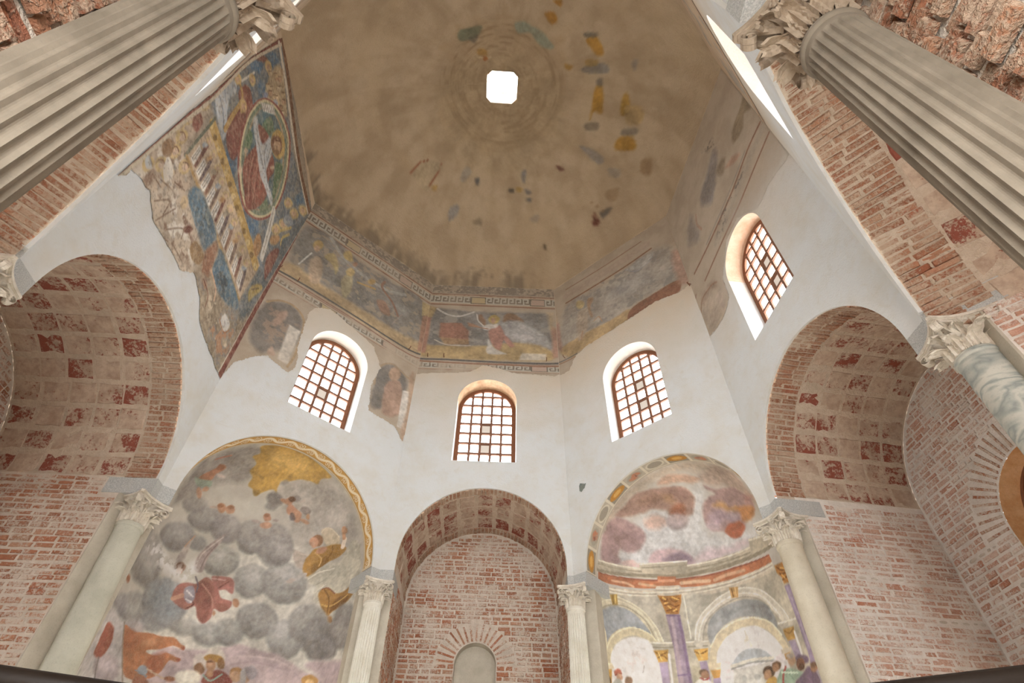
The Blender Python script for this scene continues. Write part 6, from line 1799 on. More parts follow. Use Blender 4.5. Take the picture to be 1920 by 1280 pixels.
P b9824a 1 0.016 0.67,8.19 0.69,8.19 0.70,8.15 0.69,8.10 0.67,8.05 0.64,8.04 0.63,8.06 0.63,8.10 0.64,8.16
P c9a866 1 0.016 0.71,8.34 0.72,8.30 0.71,8.24 0.68,8.18 0.64,8.16 0.62,8.18 0.61,8.24 0.63,8.30 0.67,8.34
P c49a78 1 0.016 0.70,8.29 0.71,8.27 0.70,8.24 0.68,8.21 0.66,8.20 0.65,8.21 0.64,8.24 0.65,8.27 0.68,8.29
p d3cec2 1 0.008 0.83,7.70 0.79,8.00 0.89,8.00 0.94,7.71
S 8a857a 0.8 0.006 0.014 0.85,7.74 0.82,7.97
S 8a857a 0.8 0.006 0.014 0.89,7.74 0.86,7.97
p 8a5a44 1 0.010 0.95,7.73 0.88,8.03 0.81,8.22 0.90,8.24 0.96,8.00 1.00,7.74
P 94866c 1 0.016 0.86,8.19 0.89,8.19 0.90,8.15 0.89,8.10 0.86,8.05 0.83,8.04 0.81,8.05 0.81,8.10 0.83,8.16
P c9a866 1 0.016 0.90,8.34 0.92,8.30 0.91,8.23 0.87,8.18 0.83,8.16 0.80,8.18 0.80,8.23 0.82,8.30 0.86,8.34
P c49a78 1 0.016 0.89,8.29 0.90,8.27 0.89,8.23 0.87,8.20 0.85,8.19 0.84,8.20 0.83,8.23 0.85,8.27 0.87,8.29
p d3cec2 1 0.008 1.03,7.71 0.99,8.00 1.09,8.00 1.15,7.72
S 8a857a 0.8 0.006 0.014 1.05,7.75 1.02,7.97
S 8a857a 0.8 0.006 0.015 1.09,7.75 1.06,7.97
p 6f5448 1 0.010 1.16,7.74 1.08,8.04 1.01,8.22 1.09,8.23 1.16,8.00 1.20,7.75
P 8d9aa4 1 0.016 1.06,8.19 1.09,8.19 1.10,8.16 1.09,8.10 1.06,8.05 1.03,8.03 1.01,8.05 1.01,8.10 1.03,8.16
P c9a866 1 0.017 1.10,8.34 1.12,8.30 1.10,8.23 1.07,8.18 1.03,8.15 1.00,8.18 0.99,8.23 1.02,8.29 1.06,8.34
P c49a78 1 0.017 1.09,8.29 1.10,8.27 1.09,8.23 1.07,8.20 1.05,8.19 1.03,8.20 1.03,8.23 1.04,8.27 1.07,8.29
p d3cec2 1 0.009 1.24,7.72 1.19,8.00 1.30,8.00 1.36,7.73
S 8a857a 0.8 0.006 0.015 1.26,7.76 1.22,7.98
S 8a857a 0.8 0.006 0.015 1.30,7.76 1.27,7.98
p 7a4238 1 0.010 1.37,7.74 1.29,8.04 1.21,8.21 1.30,8.23 1.37,8.00 1.41,7.76
P b9824a 1 0.017 1.27,8.20 1.30,8.19 1.30,8.16 1.29,8.10 1.26,8.05 1.23,8.03 1.21,8.05 1.21,8.10 1.24,8.16
P c9a866 1 0.017 1.31,8.34 1.32,8.29 1.31,8.23 1.27,8.17 1.23,8.15 1.20,8.17 1.20,8.23 1.22,8.29 1.27,8.34
P c49a78 1 0.017 1.29,8.29 1.30,8.26 1.30,8.23 1.27,8.20 1.25,8.19 1.23,8.20 1.23,8.23 1.25,8.26 1.27,8.29
p d3cec2 1 0.009 1.46,7.73 1.40,8.01 1.51,8.01 1.58,7.74
S 8a857a 0.8 0.006 0.015 1.48,7.77 1.44,7.98
S 8a857a 0.8 0.006 0.015 1.52,7.77 1.48,7.98
p 5d4a50 1 0.011 1.59,7.75 1.50,8.04 1.42,8.21 1.51,8.23 1.59,8.01 1.64,7.77
P 94866c 1 0.017 1.48,8.20 1.51,8.20 1.52,8.16 1.50,8.10 1.47,8.05 1.44,8.03 1.42,8.05 1.42,8.10 1.45,8.16
P c9a866 1 0.018 1.52,8.34 1.54,8.29 1.52,8.23 1.48,8.17 1.44,8.15 1.41,8.17 1.40,8.22 1.43,8.29 1.48,8.33
P c49a78 1 0.018 1.51,8.29 1.52,8.26 1.51,8.23 1.49,8.19 1.46,8.18 1.44,8.20 1.44,8.23 1.46,8.26 1.48,8.29
p d3cec2 1 0.009 1.68,7.74 1.62,8.01 1.73,8.01 1.81,7.75
S 8a857a 0.8 0.007 0.016 1.70,7.78 1.66,7.98
S 8a857a 0.8 0.007 0.016 1.75,7.78 1.70,7.98
p 8a5a44 1 0.011 1.82,7.76 1.72,8.04 1.64,8.21 1.73,8.23 1.81,8.01 1.87,7.77
P 8d9aa4 1 0.018 1.70,8.20 1.73,8.20 1.74,8.16 1.73,8.10 1.69,8.05 1.66,8.03 1.64,8.05 1.64,8.10 1.67,8.16
P c9a866 1 0.018 1.74,8.33 1.76,8.29 1.74,8.22 1.70,8.16 1.65,8.14 1.62,8.16 1.62,8.22 1.65,8.29 1.70,8.33
P c49a78 1 0.018 1.73,8.28 1.74,8.26 1.73,8.22 1.70,8.19 1.68,8.18 1.66,8.19 1.66,8.22 1.68,8.26 1.70,8.28
p d3cec2 1 0.010 1.91,7.75 1.85,8.01 1.97,8.01 2.05,7.76
S 8a857a 0.8 0.007 0.016 1.94,7.79 1.89,7.99
S 8a857a 0.8 0.007 0.017 1.98,7.78 1.93,7.99
p 6f5448 1 0.011 2.05,7.77 1.95,8.05 1.86,8.21 1.96,8.22 2.05,8.01 2.11,7.78
P b9824a 1 0.019 1.94,8.20 1.97,8.20 1.97,8.16 1.95,8.10 1.92,8.05 1.88,8.03 1.86,8.05 1.87,8.10 1.90,8.16
P c9a866 1 0.019 1.97,8.33 1.99,8.29 1.97,8.22 1.92,8.16 1.87,8.14 1.84,8.16 1.84,8.22 1.88,8.29 1.93,8.33
P c49a78 1 0.019 1.96,8.28 1.97,8.26 1.96,8.22 1.93,8.19 1.90,8.18 1.88,8.19 1.89,8.22 1.90,8.26 1.93,8.28
p d3cec2 1 0.010 2.16,7.76 2.08,8.02 2.21,8.02 2.30,7.77
S 8a857a 0.8 0.007 0.017 2.18,7.79 2.12,7.99
S 8a857a 0.8 0.007 0.017 2.23,7.79 2.17,7.99
p 7a4238 1 0.012 2.30,7.78 2.19,8.05 2.09,8.21 2.20,8.22 2.29,8.02 2.36,7.79
P 94866c 1 0.019 2.18,8.20 2.21,8.20 2.21,8.16 2.19,8.10 2.15,8.05 2.12,8.03 2.10,8.05 2.10,8.10 2.13,8.16
P c9a866 1 0.020 2.21,8.33 2.23,8.29 2.21,8.22 2.16,8.16 2.11,8.13 2.07,8.16 2.08,8.22 2.11,8.29 2.17,8.33
P c49a78 1 0.020 2.19,8.28 2.20,8.26 2.19,8.22 2.17,8.18 2.14,8.17 2.12,8.19 2.12,8.22 2.14,8.26 2.17,8.28
p d3cec2 1 0.010 2.41,7.77 2.33,8.02 2.46,8.02 2.56,7.78
S 8a857a 0.8 0.007 0.018 2.43,7.80 2.37,8.00
S 8a857a 0.8 0.007 0.018 2.48,7.80 2.42,8.00
p 5d4a50 1 0.012 2.56,7.79 2.44,8.05 2.34,8.20 2.44,8.22 2.55,8.02 2.62,7.80
P 8d9aa4 1 0.020 2.42,8.21 2.46,8.20 2.46,8.16 2.44,8.10 2.40,8.05 2.36,8.03 2.34,8.05 2.35,8.10 2.38,8.17
P c9a866 1 0.020 2.46,8.33 2.48,8.28 2.45,8.21 2.40,8.15 2.35,8.13 2.31,8.15 2.32,8.21 2.36,8.28 2.41,8.33
P c49a78 1 0.020 2.44,8.28 2.45,8.25 2.44,8.21 2.41,8.18 2.38,8.17 2.36,8.18 2.36,8.22 2.38,8.25 2.41,8.28
S 5e6a58 0.9 0.009 0.045 0.38,7.59 0.31,8.57
S b98a48 1 0.010 0.061 0.41,7.62 1.46,7.67 2.67,7.70
P 527489 1 0.023 0.79,7.36 0.84,7.66 1.14,7.71 1.48,7.71 1.61,7.61 1.56,7.30 1.34,7.28
F 2f3f48 0.7 8 0.500 0.81,7.41 0.95,7.76 1.50,7.69 1.56,7.30
F 8a9a90 0.7 8 0.580 0.81,7.41 0.95,7.76 1.50,7.69 1.56,7.30
P 4f7084 1 0.027 1.75,7.56 1.80,7.68 2.15,7.70 2.71,7.66 2.72,7.50 2.38,7.30 2.05,7.25 1.83,7.35
F 2f3c42 0.7 8 0.520 1.75,7.56 1.84,7.70 2.67,7.67 2.38,7.30 2.03,7.25
P a08a6c 1 0.032 1.62,6.89 1.56,7.30 1.63,7.64 1.78,7.56 1.83,7.35 2.05,7.25 2.38,7.30 2.70,7.46 3.08,7.74 3.08,7.12 3.19,6.53 2.70,6.54 2.21,6.65
P 985a3c 0.9 0.030 1.56,7.28 1.63,7.62 1.75,7.53 1.81,7.33 1.87,7.17 1.71,7.09
F 7a7f80 0.85 5 0.500 1.69,6.92 2.03,7.25 3.05,7.63 3.14,6.57 2.28,6.66
F b87a50 0.9 5 0.560 1.70,7.01 2.12,7.23 2.96,7.45 3.10,6.65 2.36,6.70
F d8c09c 0.8 7 0.600 1.70,7.01 2.12,7.23 2.96,7.45 3.10,6.65 2.36,6.70
S d0a078 1 0.010 0.035 1.85,7.28 2.12,7.23 2.22,7.10
S 7a3f2c 1 0.009 0.023 1.83,7.05 2.06,7.02 2.14,6.87
P d2cec6 1 0.014 2.56,7.06 2.57,7.24 2.76,7.26 2.81,7.18 2.75,7.05
S a8683f 1 0.011 0.026 2.53,7.06 2.74,7.04 2.84,7.18
P bda98e 0.75 0.039 0.34,6.60 0.72,7.31 1.06,7.26 1.50,7.25 1.61,6.89 1.43,6.67 1.02,6.53 0.68,6.51
F dad2c2 0.95 6 0.500 0.36,6.62 0.72,7.31 1.06,7.26 1.49,7.17 1.55,6.85 1.06,6.58 0.68,6.51
F 805a44 0.8 7 0.620 0.36,6.62 0.72,7.31 1.06,7.26 1.49,7.17 1.55,6.85 1.06,6.58 0.68,6.51
P 6f3a2e 1 0.014 1.18,7.21 1.18,7.17 1.16,7.10 1.12,7.04 1.08,7.02 1.05,7.04 1.06,7.09 1.09,7.16 1.14,7.20
P c6a878 1 0.013 0.87,7.31 0.89,7.24 0.88,7.18 0.84,7.14 0.79,7.15 0.76,7.19 0.75,7.26 0.78,7.32 0.82,7.34
P 9a7040 0.9 0.014 1.32,7.02 1.34,7.19 1.58,7.24 1.61,7.07 1.45,6.97
S 7d5c46 0.8 0.007 0.015 0.51,6.71 0.65,6.97 0.71,6.77
S 7d5c46 0.8 0.007 0.016 0.69,6.60 0.78,7.02
S 7d5c46 0.8 0.008 0.017 0.89,6.74 1.05,7.02 1.13,6.92
S 7d5c46 0.8 0.007 0.015 0.83,6.53 1.00,6.66
S 7d5c46 0.8 0.008 0.017 1.07,6.72 1.33,6.76
P 5f6d74 1 0.036 2.72,8.58 2.70,9.00 3.31,11.29 3.13,8.69 3.03,7.65 2.73,7.68
P 88463a 1 0.024 2.90,8.67 2.75,8.89 2.80,9.24 2.95,9.42 3.01,9.09 3.01,8.66
P b87a3e 1 0.022 2.46,8.84 2.52,8.73 2.52,8.61 2.44,8.55 2.34,8.56 2.26,8.66 2.23,8.78 2.27,8.88 2.36,8.90
P b8824a 1 0.025 2.71,9.54 2.79,9.56 2.81,9.49 2.78,9.35 2.70,9.22 2.62,9.16 2.57,9.19 2.57,9.30 2.63,9.44
P a88a3c 1 0.021 2.78,8.03 2.80,8.21 2.95,8.45 3.06,8.44 2.95,8.10 2.91,7.93
S 6d5a2c 1 0.013 0.028 2.82,8.13 2.97,8.36
S cfcbbe 1 0.015 0.153 2.27,9.60 2.43,9.26 2.63,8.75
S 7d786c 0.8 0.015 0.020 2.27,9.56 2.44,9.22 2.61,8.81
S c0a050 1 0.015 0.058 2.63,9.52 2.92,10.13
S c0a050 1 0.015 0.053 2.90,9.53 2.85,9.67 2.97,9.98
P c9a760 1 0.027 2.92,10.61 2.95,10.53 2.90,10.39 2.81,10.27 2.71,10.22 2.65,10.25 2.66,10.36 2.73,10.49 2.84,10.59
P c79a72 1 0.027 2.86,10.50 2.88,10.45 2.85,10.38 2.80,10.32 2.75,10.29 2.71,10.31 2.72,10.37 2.76,10.44 2.81,10.49
P c9a760 1 0.030 3.12,11.08 3.14,11.00 3.09,10.85 2.99,10.72 2.88,10.66 2.82,10.69 2.83,10.81 2.91,10.96 3.02,11.07
P c79a72 1 0.029 3.05,10.96 3.06,10.92 3.04,10.84 2.98,10.77 2.92,10.74 2.89,10.76 2.89,10.82 2.93,10.90 3.00,10.96
P c9a760 1 0.023 2.69,9.67 2.72,9.60 2.68,9.49 2.59,9.38 2.51,9.33 2.45,9.37 2.46,9.47 2.52,9.59 2.62,9.67
P c79a72 1 0.023 2.64,9.58 2.65,9.55 2.63,9.49 2.59,9.43 2.54,9.40 2.51,9.42 2.51,9.48 2.54,9.54 2.59,9.58
P c9a760 1 0.026 2.61,10.45 2.64,10.38 2.60,10.25 2.51,10.13 2.42,10.08 2.36,10.12 2.37,10.22 2.43,10.35 2.53,10.44
P c79a72 1 0.025 2.55,10.35 2.57,10.31 2.55,10.24 2.50,10.18 2.45,10.15 2.42,10.17 2.42,10.23 2.45,10.30 2.51,10.35
P c9a760 1 0.024 2.79,10.03 2.82,9.95 2.78,9.83 2.69,9.73 2.60,9.68 2.54,9.71 2.55,9.81 2.61,9.93 2.71,10.02
P c79a72 1 0.024 2.73,9.93 2.75,9.89 2.73,9.83 2.68,9.77 2.63,9.75 2.60,9.77 2.60,9.82 2.64,9.88 2.69,9.93
P 8e9aa4 1 0.026 2.59,9.90 2.71,10.22 2.92,10.25 2.77,9.95
S c8b898 1 0.010 0.121 0.00,6.32 0.02,7.65 0.05,8.73 0.01,10.06 0.16,11.59
S 86392f 1 0.010 0.067 -0.01,6.35 -0.00,7.66 0.03,8.74 -0.01,10.08 0.14,11.60
S d2c6ae 1 0.016 0.103 0.15,11.39 0.81,11.32 1.51,11.18 2.19,11.11 3.15,11.10
S 7d4a2c 1 0.017 0.136 0.16,11.57 0.69,11.49 1.38,11.34 2.23,11.18 3.29,11.19
S d6cbb4 1 0.015 0.201 3.34,11.23 3.22,8.60 3.19,6.59
S 86392f 1 0.014 0.109 3.31,11.18 3.18,8.55 3.17,6.57
'''
ART['F2_outline'] = [(0.01, 6.28), (-0.0, 7.66), (0.03, 8.74), (-0.01, 10.08), (0.1, 11.6), (0.24, 11.85), (1.31, 11.62), (2.29, 11.5), (3.4, 11.34), (3.3, 8.62), (3.25, 6.58), (3.0, 6.57), (2.53, 6.6), (2.19, 6.64), (1.98, 6.83), (1.63, 6.9), (1.44, 6.68), (1.12, 6.64), (0.87, 6.59), (0.65, 6.56), (0.4, 6.7), (0.17, 6.62), (0.07, 6.56), (0.08, 6.45)]
ART['F1'] = '''
P 85827a 0.95 0.043 0.03,10.62 0.21,10.85 0.56,10.94 1.35,10.75 2.07,10.79 2.89,10.81 3.02,9.54 2.30,9.50 1.39,9.51 0.72,9.54 0.11,9.58
F b49a78 0.7 6 0.550 0.03,10.62 0.56,10.94 2.89,10.81 3.01,9.58 1.39,9.52 0.11,9.58
P b8945c 0.9 0.053 -0.05,9.20 0.11,9.58 0.72,9.52 1.39,9.51 2.30,9.50 3.01,9.59 3.38,9.76 3.42,9.45 2.83,9.19 1.73,9.17 0.58,9.24 -0.02,9.19
S 5c5a58 1 0.011 0.042 -0.04,9.21 0.58,9.24 1.59,9.23 2.79,9.21 3.43,9.42
S a0664a 1 0.010 0.028 -0.03,9.14 0.60,9.15 1.61,9.14 2.81,9.10 3.44,9.33
P c2a07a 0.9 0.027 0.41,9.97 0.51,10.16 0.63,10.04 0.72,9.54 0.58,9.41 0.44,9.68
P c79a48 0.95 0.019 0.50,10.54 0.50,10.44 0.46,10.34 0.40,10.30 0.35,10.33 0.32,10.41 0.34,10.52 0.39,10.60 0.45,10.61
P c4956c 1 0.018 0.47,10.39 0.47,10.32 0.45,10.26 0.42,10.24 0.39,10.26 0.37,10.32 0.38,10.39 0.40,10.43 0.44,10.43
P b59a58 0.9 0.018 0.60,10.25 0.75,10.50 0.91,10.27 0.93,9.96 0.81,10.17
S c9c4b8 1 0.011 0.028 0.25,9.65 0.37,10.14
P b2a06c 0.9 0.018 1.08,9.87 1.13,10.15 1.25,10.21 1.32,9.81 1.24,9.49
P c2a058 1 0.019 1.26,10.36 1.26,10.27 1.22,10.19 1.16,10.15 1.11,10.18 1.09,10.26 1.11,10.35 1.16,10.42 1.22,10.42
S a8a49c 0.8 0.012 0.081 0.58,10.89 0.92,10.58 1.42,10.43 2.03,10.45 2.43,10.66
P c09248 1 0.020 1.73,10.48 1.72,10.41 1.68,10.34 1.62,10.30 1.58,10.31 1.57,10.36 1.59,10.44 1.64,10.49 1.70,10.51
S c09248 1 0.012 0.055 1.39,10.14 1.76,10.26
P c2a04c 0.9 0.020 0.92,10.72 1.04,10.88 1.14,10.64 0.99,10.55
P b07a58 1 0.020 1.26,10.64 1.26,10.59 1.24,10.54 1.21,10.52 1.18,10.53 1.17,10.58 1.18,10.63 1.21,10.67 1.24,10.67
S a06a50 0.9 0.012 0.057 1.92,10.65 1.90,10.43 2.19,10.21 2.39,9.92
P b07a5c 0.9 0.019 1.86,9.98 2.04,10.09 2.22,9.87 2.18,9.75 2.01,9.75
S 9c8a7c 1 0.012 0.031 2.31,9.60 2.47,10.03
p b87a5a 0.9 0.015 2.94,10.37 3.17,10.61 3.21,9.45 2.98,9.31
p c0a05c 0.9 0.017 2.87,10.80 3.19,10.87 3.16,10.55 2.92,10.36
P 6f6a64 0.85 0.042 0.03,7.78 0.04,8.29 0.19,8.53 0.50,8.60 0.74,8.35 0.74,7.71 0.54,7.57 0.33,7.35 0.11,7.51
F b08a6c 0.7 7 0.550 0.03,7.78 0.19,8.53 0.74,8.35 0.54,7.57
P b98c70 0.9 0.022 0.30,8.28 0.40,8.44 0.46,8.34 0.38,8.03 0.32,8.00
p c8bca8 0.95 0.016 0.55,8.19 0.75,8.18 0.77,7.41 0.59,7.41
S b58a52 0.8 0.009 0.040 0.07,8.39 0.25,8.58 0.52,8.62 0.75,8.40 0.82,7.70 0.78,7.36
P b58a6c 0.8 0.013 0.41,7.51 0.46,7.58 0.54,7.44 0.43,7.40
P 6f6c68 0.85 0.036 2.26,8.09 2.30,8.39 2.56,8.62 2.86,8.48 2.88,8.09 2.54,7.88 2.49,7.52 2.29,7.49
P b58468 0.9 0.024 2.49,8.09 2.75,8.31 2.89,7.85 2.82,7.53 2.54,7.46
P b58a68 1 0.016 2.73,8.50 2.72,8.38 2.66,8.28 2.57,8.25 2.51,8.30 2.49,8.40 2.52,8.52 2.60,8.59 2.68,8.58
p cfc6b8 0.95 0.012 2.84,8.16 2.98,8.21 3.02,7.33 2.87,7.33
S b08a5c 0.7 0.010 0.038 2.27,7.95 2.26,8.34 2.51,8.62 2.90,8.51 3.03,8.55
P bd8f6a 0.8 0.024 2.92,8.52 3.02,8.64 3.11,7.12 2.96,7.25 3.00,7.92
'''
ART['F0'] = '''
P 7f7d78 0.97 0.046 0.04,10.65 0.24,10.75 1.10,10.68 2.55,10.70 2.61,10.31 2.64,9.56 2.24,9.63 1.16,9.58 0.10,9.57 0.09,10.02
F a49a88 0.7 5 0.560 0.04,10.65 2.55,10.70 2.64,9.56 0.10,9.57
P b8924e 0.95 0.036 0.06,9.55 0.99,9.57 2.00,9.76 2.37,9.72 2.64,9.52 2.64,9.25 1.81,9.20 0.06,9.22
p b8755a 0.95 0.022 -0.12,10.46 0.08,10.44 0.09,9.33 -0.08,9.34
p bf9a58 0.95 0.024 -0.19,10.89 0.17,10.77 0.09,10.44 -0.12,10.46
p b2684c 0.9 0.023 0.29,10.27 0.73,10.29 0.91,10.04 0.93,9.63 0.51,9.61 0.31,9.82
p bd8f58 0.85 0.022 0.31,9.82 0.92,9.78 0.93,9.63 0.44,9.60
S c6b49a 0.9 0.012 0.029 0.23,9.73 0.51,9.59 0.97,9.59
S c2bab0 0.95 0.013 0.051 0.18,10.73 0.42,10.55 0.69,10.51 0.98,10.67
P aaa7a4 0.9 0.045 1.57,10.32 1.79,10.44 2.02,10.38 2.31,10.19 2.55,9.90 2.63,9.55 2.37,9.70 2.00,9.76 1.71,9.92
P 9a6c48 0.95 0.032 1.63,10.39 1.68,10.63 1.86,10.66 2.07,10.42 1.93,10.45 1.75,10.45
P 8f6244 0.95 0.024 1.08,10.57 1.17,10.58 1.26,10.30 1.21,10.27 1.10,10.43
S c9c2b8 1 0.013 0.028 1.05,10.60 1.09,10.39 1.21,10.23
P c4bcb0 0.95 0.023 1.20,10.18 1.34,10.28 1.52,10.30 1.49,10.11 1.26,10.09
P bd7660 0.95 0.022 1.33,10.10 1.48,10.18 1.57,10.25 1.67,9.98 1.87,9.67 1.78,9.59 1.65,9.79 1.59,9.50 1.48,9.55 1.36,9.80
P c6bfb2 0.95 0.022 1.34,9.80 1.44,9.58 1.59,9.46 1.71,9.38 1.33,9.38 1.32,9.64
P c09a3c 1 0.021 1.55,10.46 1.52,10.36 1.45,10.31 1.37,10.32 1.31,10.39 1.31,10.49 1.36,10.57 1.44,10.60 1.51,10.55
P c08a68 1 0.021 1.46,10.41 1.45,10.35 1.42,10.31 1.39,10.32 1.37,10.37 1.36,10.44 1.38,10.49 1.42,10.50 1.45,10.47
S a86a48 1 0.012 0.027 0.90,10.21 1.17,10.16 1.31,10.13
P b5764f 0.9 0.020 0.87,10.31 0.98,10.28 1.12,10.19 0.94,10.19
p c6bca8 0.85 0.021 1.98,9.30 2.04,9.43 2.53,9.43 2.51,9.25 1.98,9.22
S 56565a 0.9 0.011 0.049 -0.32,9.35 -0.06,9.17 0.55,9.16 1.60,9.14 2.74,9.17 3.09,9.39
S a0603f 0.9 0.011 0.038 -0.30,9.26 -0.05,9.11 0.56,9.08 1.60,9.07 2.76,9.09 3.09,9.33
p b5785c 0.8 0.030 2.65,10.32 2.79,10.19 2.86,9.38 2.66,9.31
p bd9a68 0.7 0.048 2.58,10.74 2.72,10.75 2.70,10.18 2.63,10.18
'''
ART['R1'] = '''
P a0978a 0.75 0.090 0.04,9.85 0.36,10.80 1.35,10.66 2.44,10.80 2.87,10.42 2.79,9.54 2.16,9.58 1.74,9.57 1.25,9.46 0.52,9.44 0.09,9.57
F 7f7d76 0.6 6 0.560 0.04,9.85 0.36,10.80 2.44,10.80 2.79,9.54 1.25,9.46
P 938e88 0.5 0.091 1.37,10.40 2.20,10.38 2.23,9.96 1.70,9.97 1.33,10.12
P bb9150 0.95 0.029 0.05,9.46 0.18,9.58 0.82,9.58 1.25,9.53 1.71,9.52 1.67,9.20 1.21,9.22 0.46,9.17 0.35,9.12
P 985636 1 0.016 1.64,9.23 1.74,9.50 2.15,9.55 2.77,9.53 2.74,9.24 2.53,9.24 2.34,9.21 2.09,9.22 1.89,9.21
S 9a6044 0.85 0.014 0.027 0.33,11.32 1.31,11.28 2.29,11.30
S 935a38 0.95 0.013 0.044 0.30,10.86 1.10,10.83 1.84,10.83 2.45,10.88
S b4937a 0.5 0.034 0.226 0.35,11.10 1.37,11.05 2.36,11.10
S 8d8f94 0.8 0.013 0.034 1.82,10.73 2.01,10.49 2.25,10.49 2.43,10.60
P b0ada6 0.8 0.031 1.85,10.74 2.44,10.76 2.43,10.60 2.22,10.49 2.01,10.53
P c2a058 0.9 0.022 0.75,10.44 0.72,10.38 0.65,10.38 0.58,10.45 0.54,10.56 0.55,10.65 0.60,10.69 0.68,10.64 0.74,10.54
P b89c7c 0.8 0.031 0.56,10.28 0.80,10.25 0.78,9.81 0.64,9.50 0.50,9.53
P a87850 0.9 0.024 0.83,10.53 0.99,10.48 0.89,10.25 0.91,9.93 0.84,10.03
S c0895c 0.9 0.012 0.026 0.92,9.78 1.04,9.83 1.10,9.64
S b5784c 0.8 0.012 0.030 0.63,9.68 0.58,9.47
p b87f68 0.85 0.033 -0.13,10.66 0.07,10.35 0.11,9.45 -0.18,9.75
p bd9a6c 0.7 0.055 -0.24,11.41 -0.04,11.25 0.04,10.37 -0.13,10.66
P b87f64 0.75 0.055 2.83,10.38 3.06,10.07 3.01,9.53 2.90,9.30 2.76,9.50
S a0603c 0.8 0.012 0.027 -0.38,9.38 0.00,9.15 0.43,9.10
S 60605f 0.8 0.012 0.033 -0.38,9.43 0.00,9.20 0.44,9.16
'''
ART['R2'] = '''
P 857c78 0.85 0.059 1.17,10.33 1.51,10.43 1.87,10.58 1.94,10.33 1.69,10.06 1.36,9.78 1.12,10.08
P 8a8078 0.7 0.083 0.39,10.11 0.68,10.40 0.76,9.95 0.69,9.66 0.39,9.91
P 8d744e 0.8 0.034 2.42,10.14 2.74,10.20 2.93,10.23 2.91,9.83 2.75,9.97 2.60,9.80 2.34,9.88
P 8d7656 0.8 0.036 1.76,10.09 1.96,10.10 2.01,9.95 1.87,9.81 1.75,9.93
P b8805f 0.8 0.033 1.92,9.81 2.16,9.75 2.32,9.53 2.20,9.54
S b58060 0.7 0.016 0.053 0.85,10.19 0.78,9.98 0.84,9.73
F 57544f 0.9 14 0.600 1.61,11.14 2.04,10.85 1.96,10.47 1.73,10.78
S 9c6043 0.95 0.013 0.047 0.22,9.27 0.85,9.23 1.82,9.24 2.45,9.34 2.88,9.33
S 9c6043 0.95 0.012 0.040 0.42,8.80 1.09,8.83 1.82,8.84 2.43,8.90 2.90,8.94
S a89a86 0.4 0.046 0.134 1.02,9.02 1.89,9.08 2.61,9.17 2.92,9.17
S 8a8478 0.6 0.013 0.033 0.80,9.31 1.79,9.33 2.41,9.41
F 66605a 0.8 16 0.600 1.02,9.02 1.23,8.90 2.77,9.17 2.91,9.16 2.66,9.23 1.40,9.32
P a4856a 0.8 0.043 0.09,8.56 0.32,8.67 0.64,8.49 0.65,8.31 0.42,8.48 0.24,8.37
P a58f78 0.7 0.065 0.05,8.41 0.43,8.40 0.47,7.91 0.43,7.74 0.13,7.85 0.07,8.10
S a0704f 0.9 0.014 0.032 0.01,8.43 0.17,8.60 0.51,8.53 0.67,8.42
P b89c88 0.6 0.046 0.51,8.20 0.67,8.22 0.64,7.88 0.55,7.81
S 9a6048 1 0.015 0.026 -0.01,8.82 0.05,8.88
'''
ART['R2_px_outline'] = [(0.01, 9.22), (0.54, 10.03), (1.55, 10.31), (2.34, 10.45), (3.13, 10.38), (3.11, 9.54), (2.94, 8.15), (2.67, 8.23), (2.4, 8.3), (2.12, 8.28), (1.96, 8.36), (1.85, 8.52), (1.62, 8.73), (1.25, 8.73), (0.84, 8.3), (0.81, 7.86), (0.63, 7.78), (0.45, 7.74), (0.26, 7.77), (-0.02, 7.84), (0.01, 8.25), (-0.03, 8.5), (-0.01, 8.85)]
ART['F1lo'] = [(-0.03, 6.63), (0.07, 6.97), (0.3, 7.25), (0.44, 7.35), (0.83, 7.25), (0.92, 7.43), (0.82, 7.86), (0.76, 8.63), (0.82, 8.85), (1.09, 9.04), (1.94, 8.82), (2.07, 8.77), (2.3, 8.37), (2.21, 7.91), (2.28, 7.34), (2.83, 7.3), (3.05, 7.05), (3.06, 7.93), (3.06, 8.72)]
ART['F0lo'] = [(-0.01, 8.72), (0.18, 8.76), (1.01, 8.83), (1.26, 9.02), (1.52, 8.98), (1.84, 8.85), (2.67, 8.8), (2.84, 8.87)]
ART['R1lo'] = [(0.08, 8.82), (0.24, 8.82), (0.41, 9.1), (0.68, 9.2), (1.55, 9.26), (2.26, 9.32), (2.69, 9.2), (2.96, 9.24)]
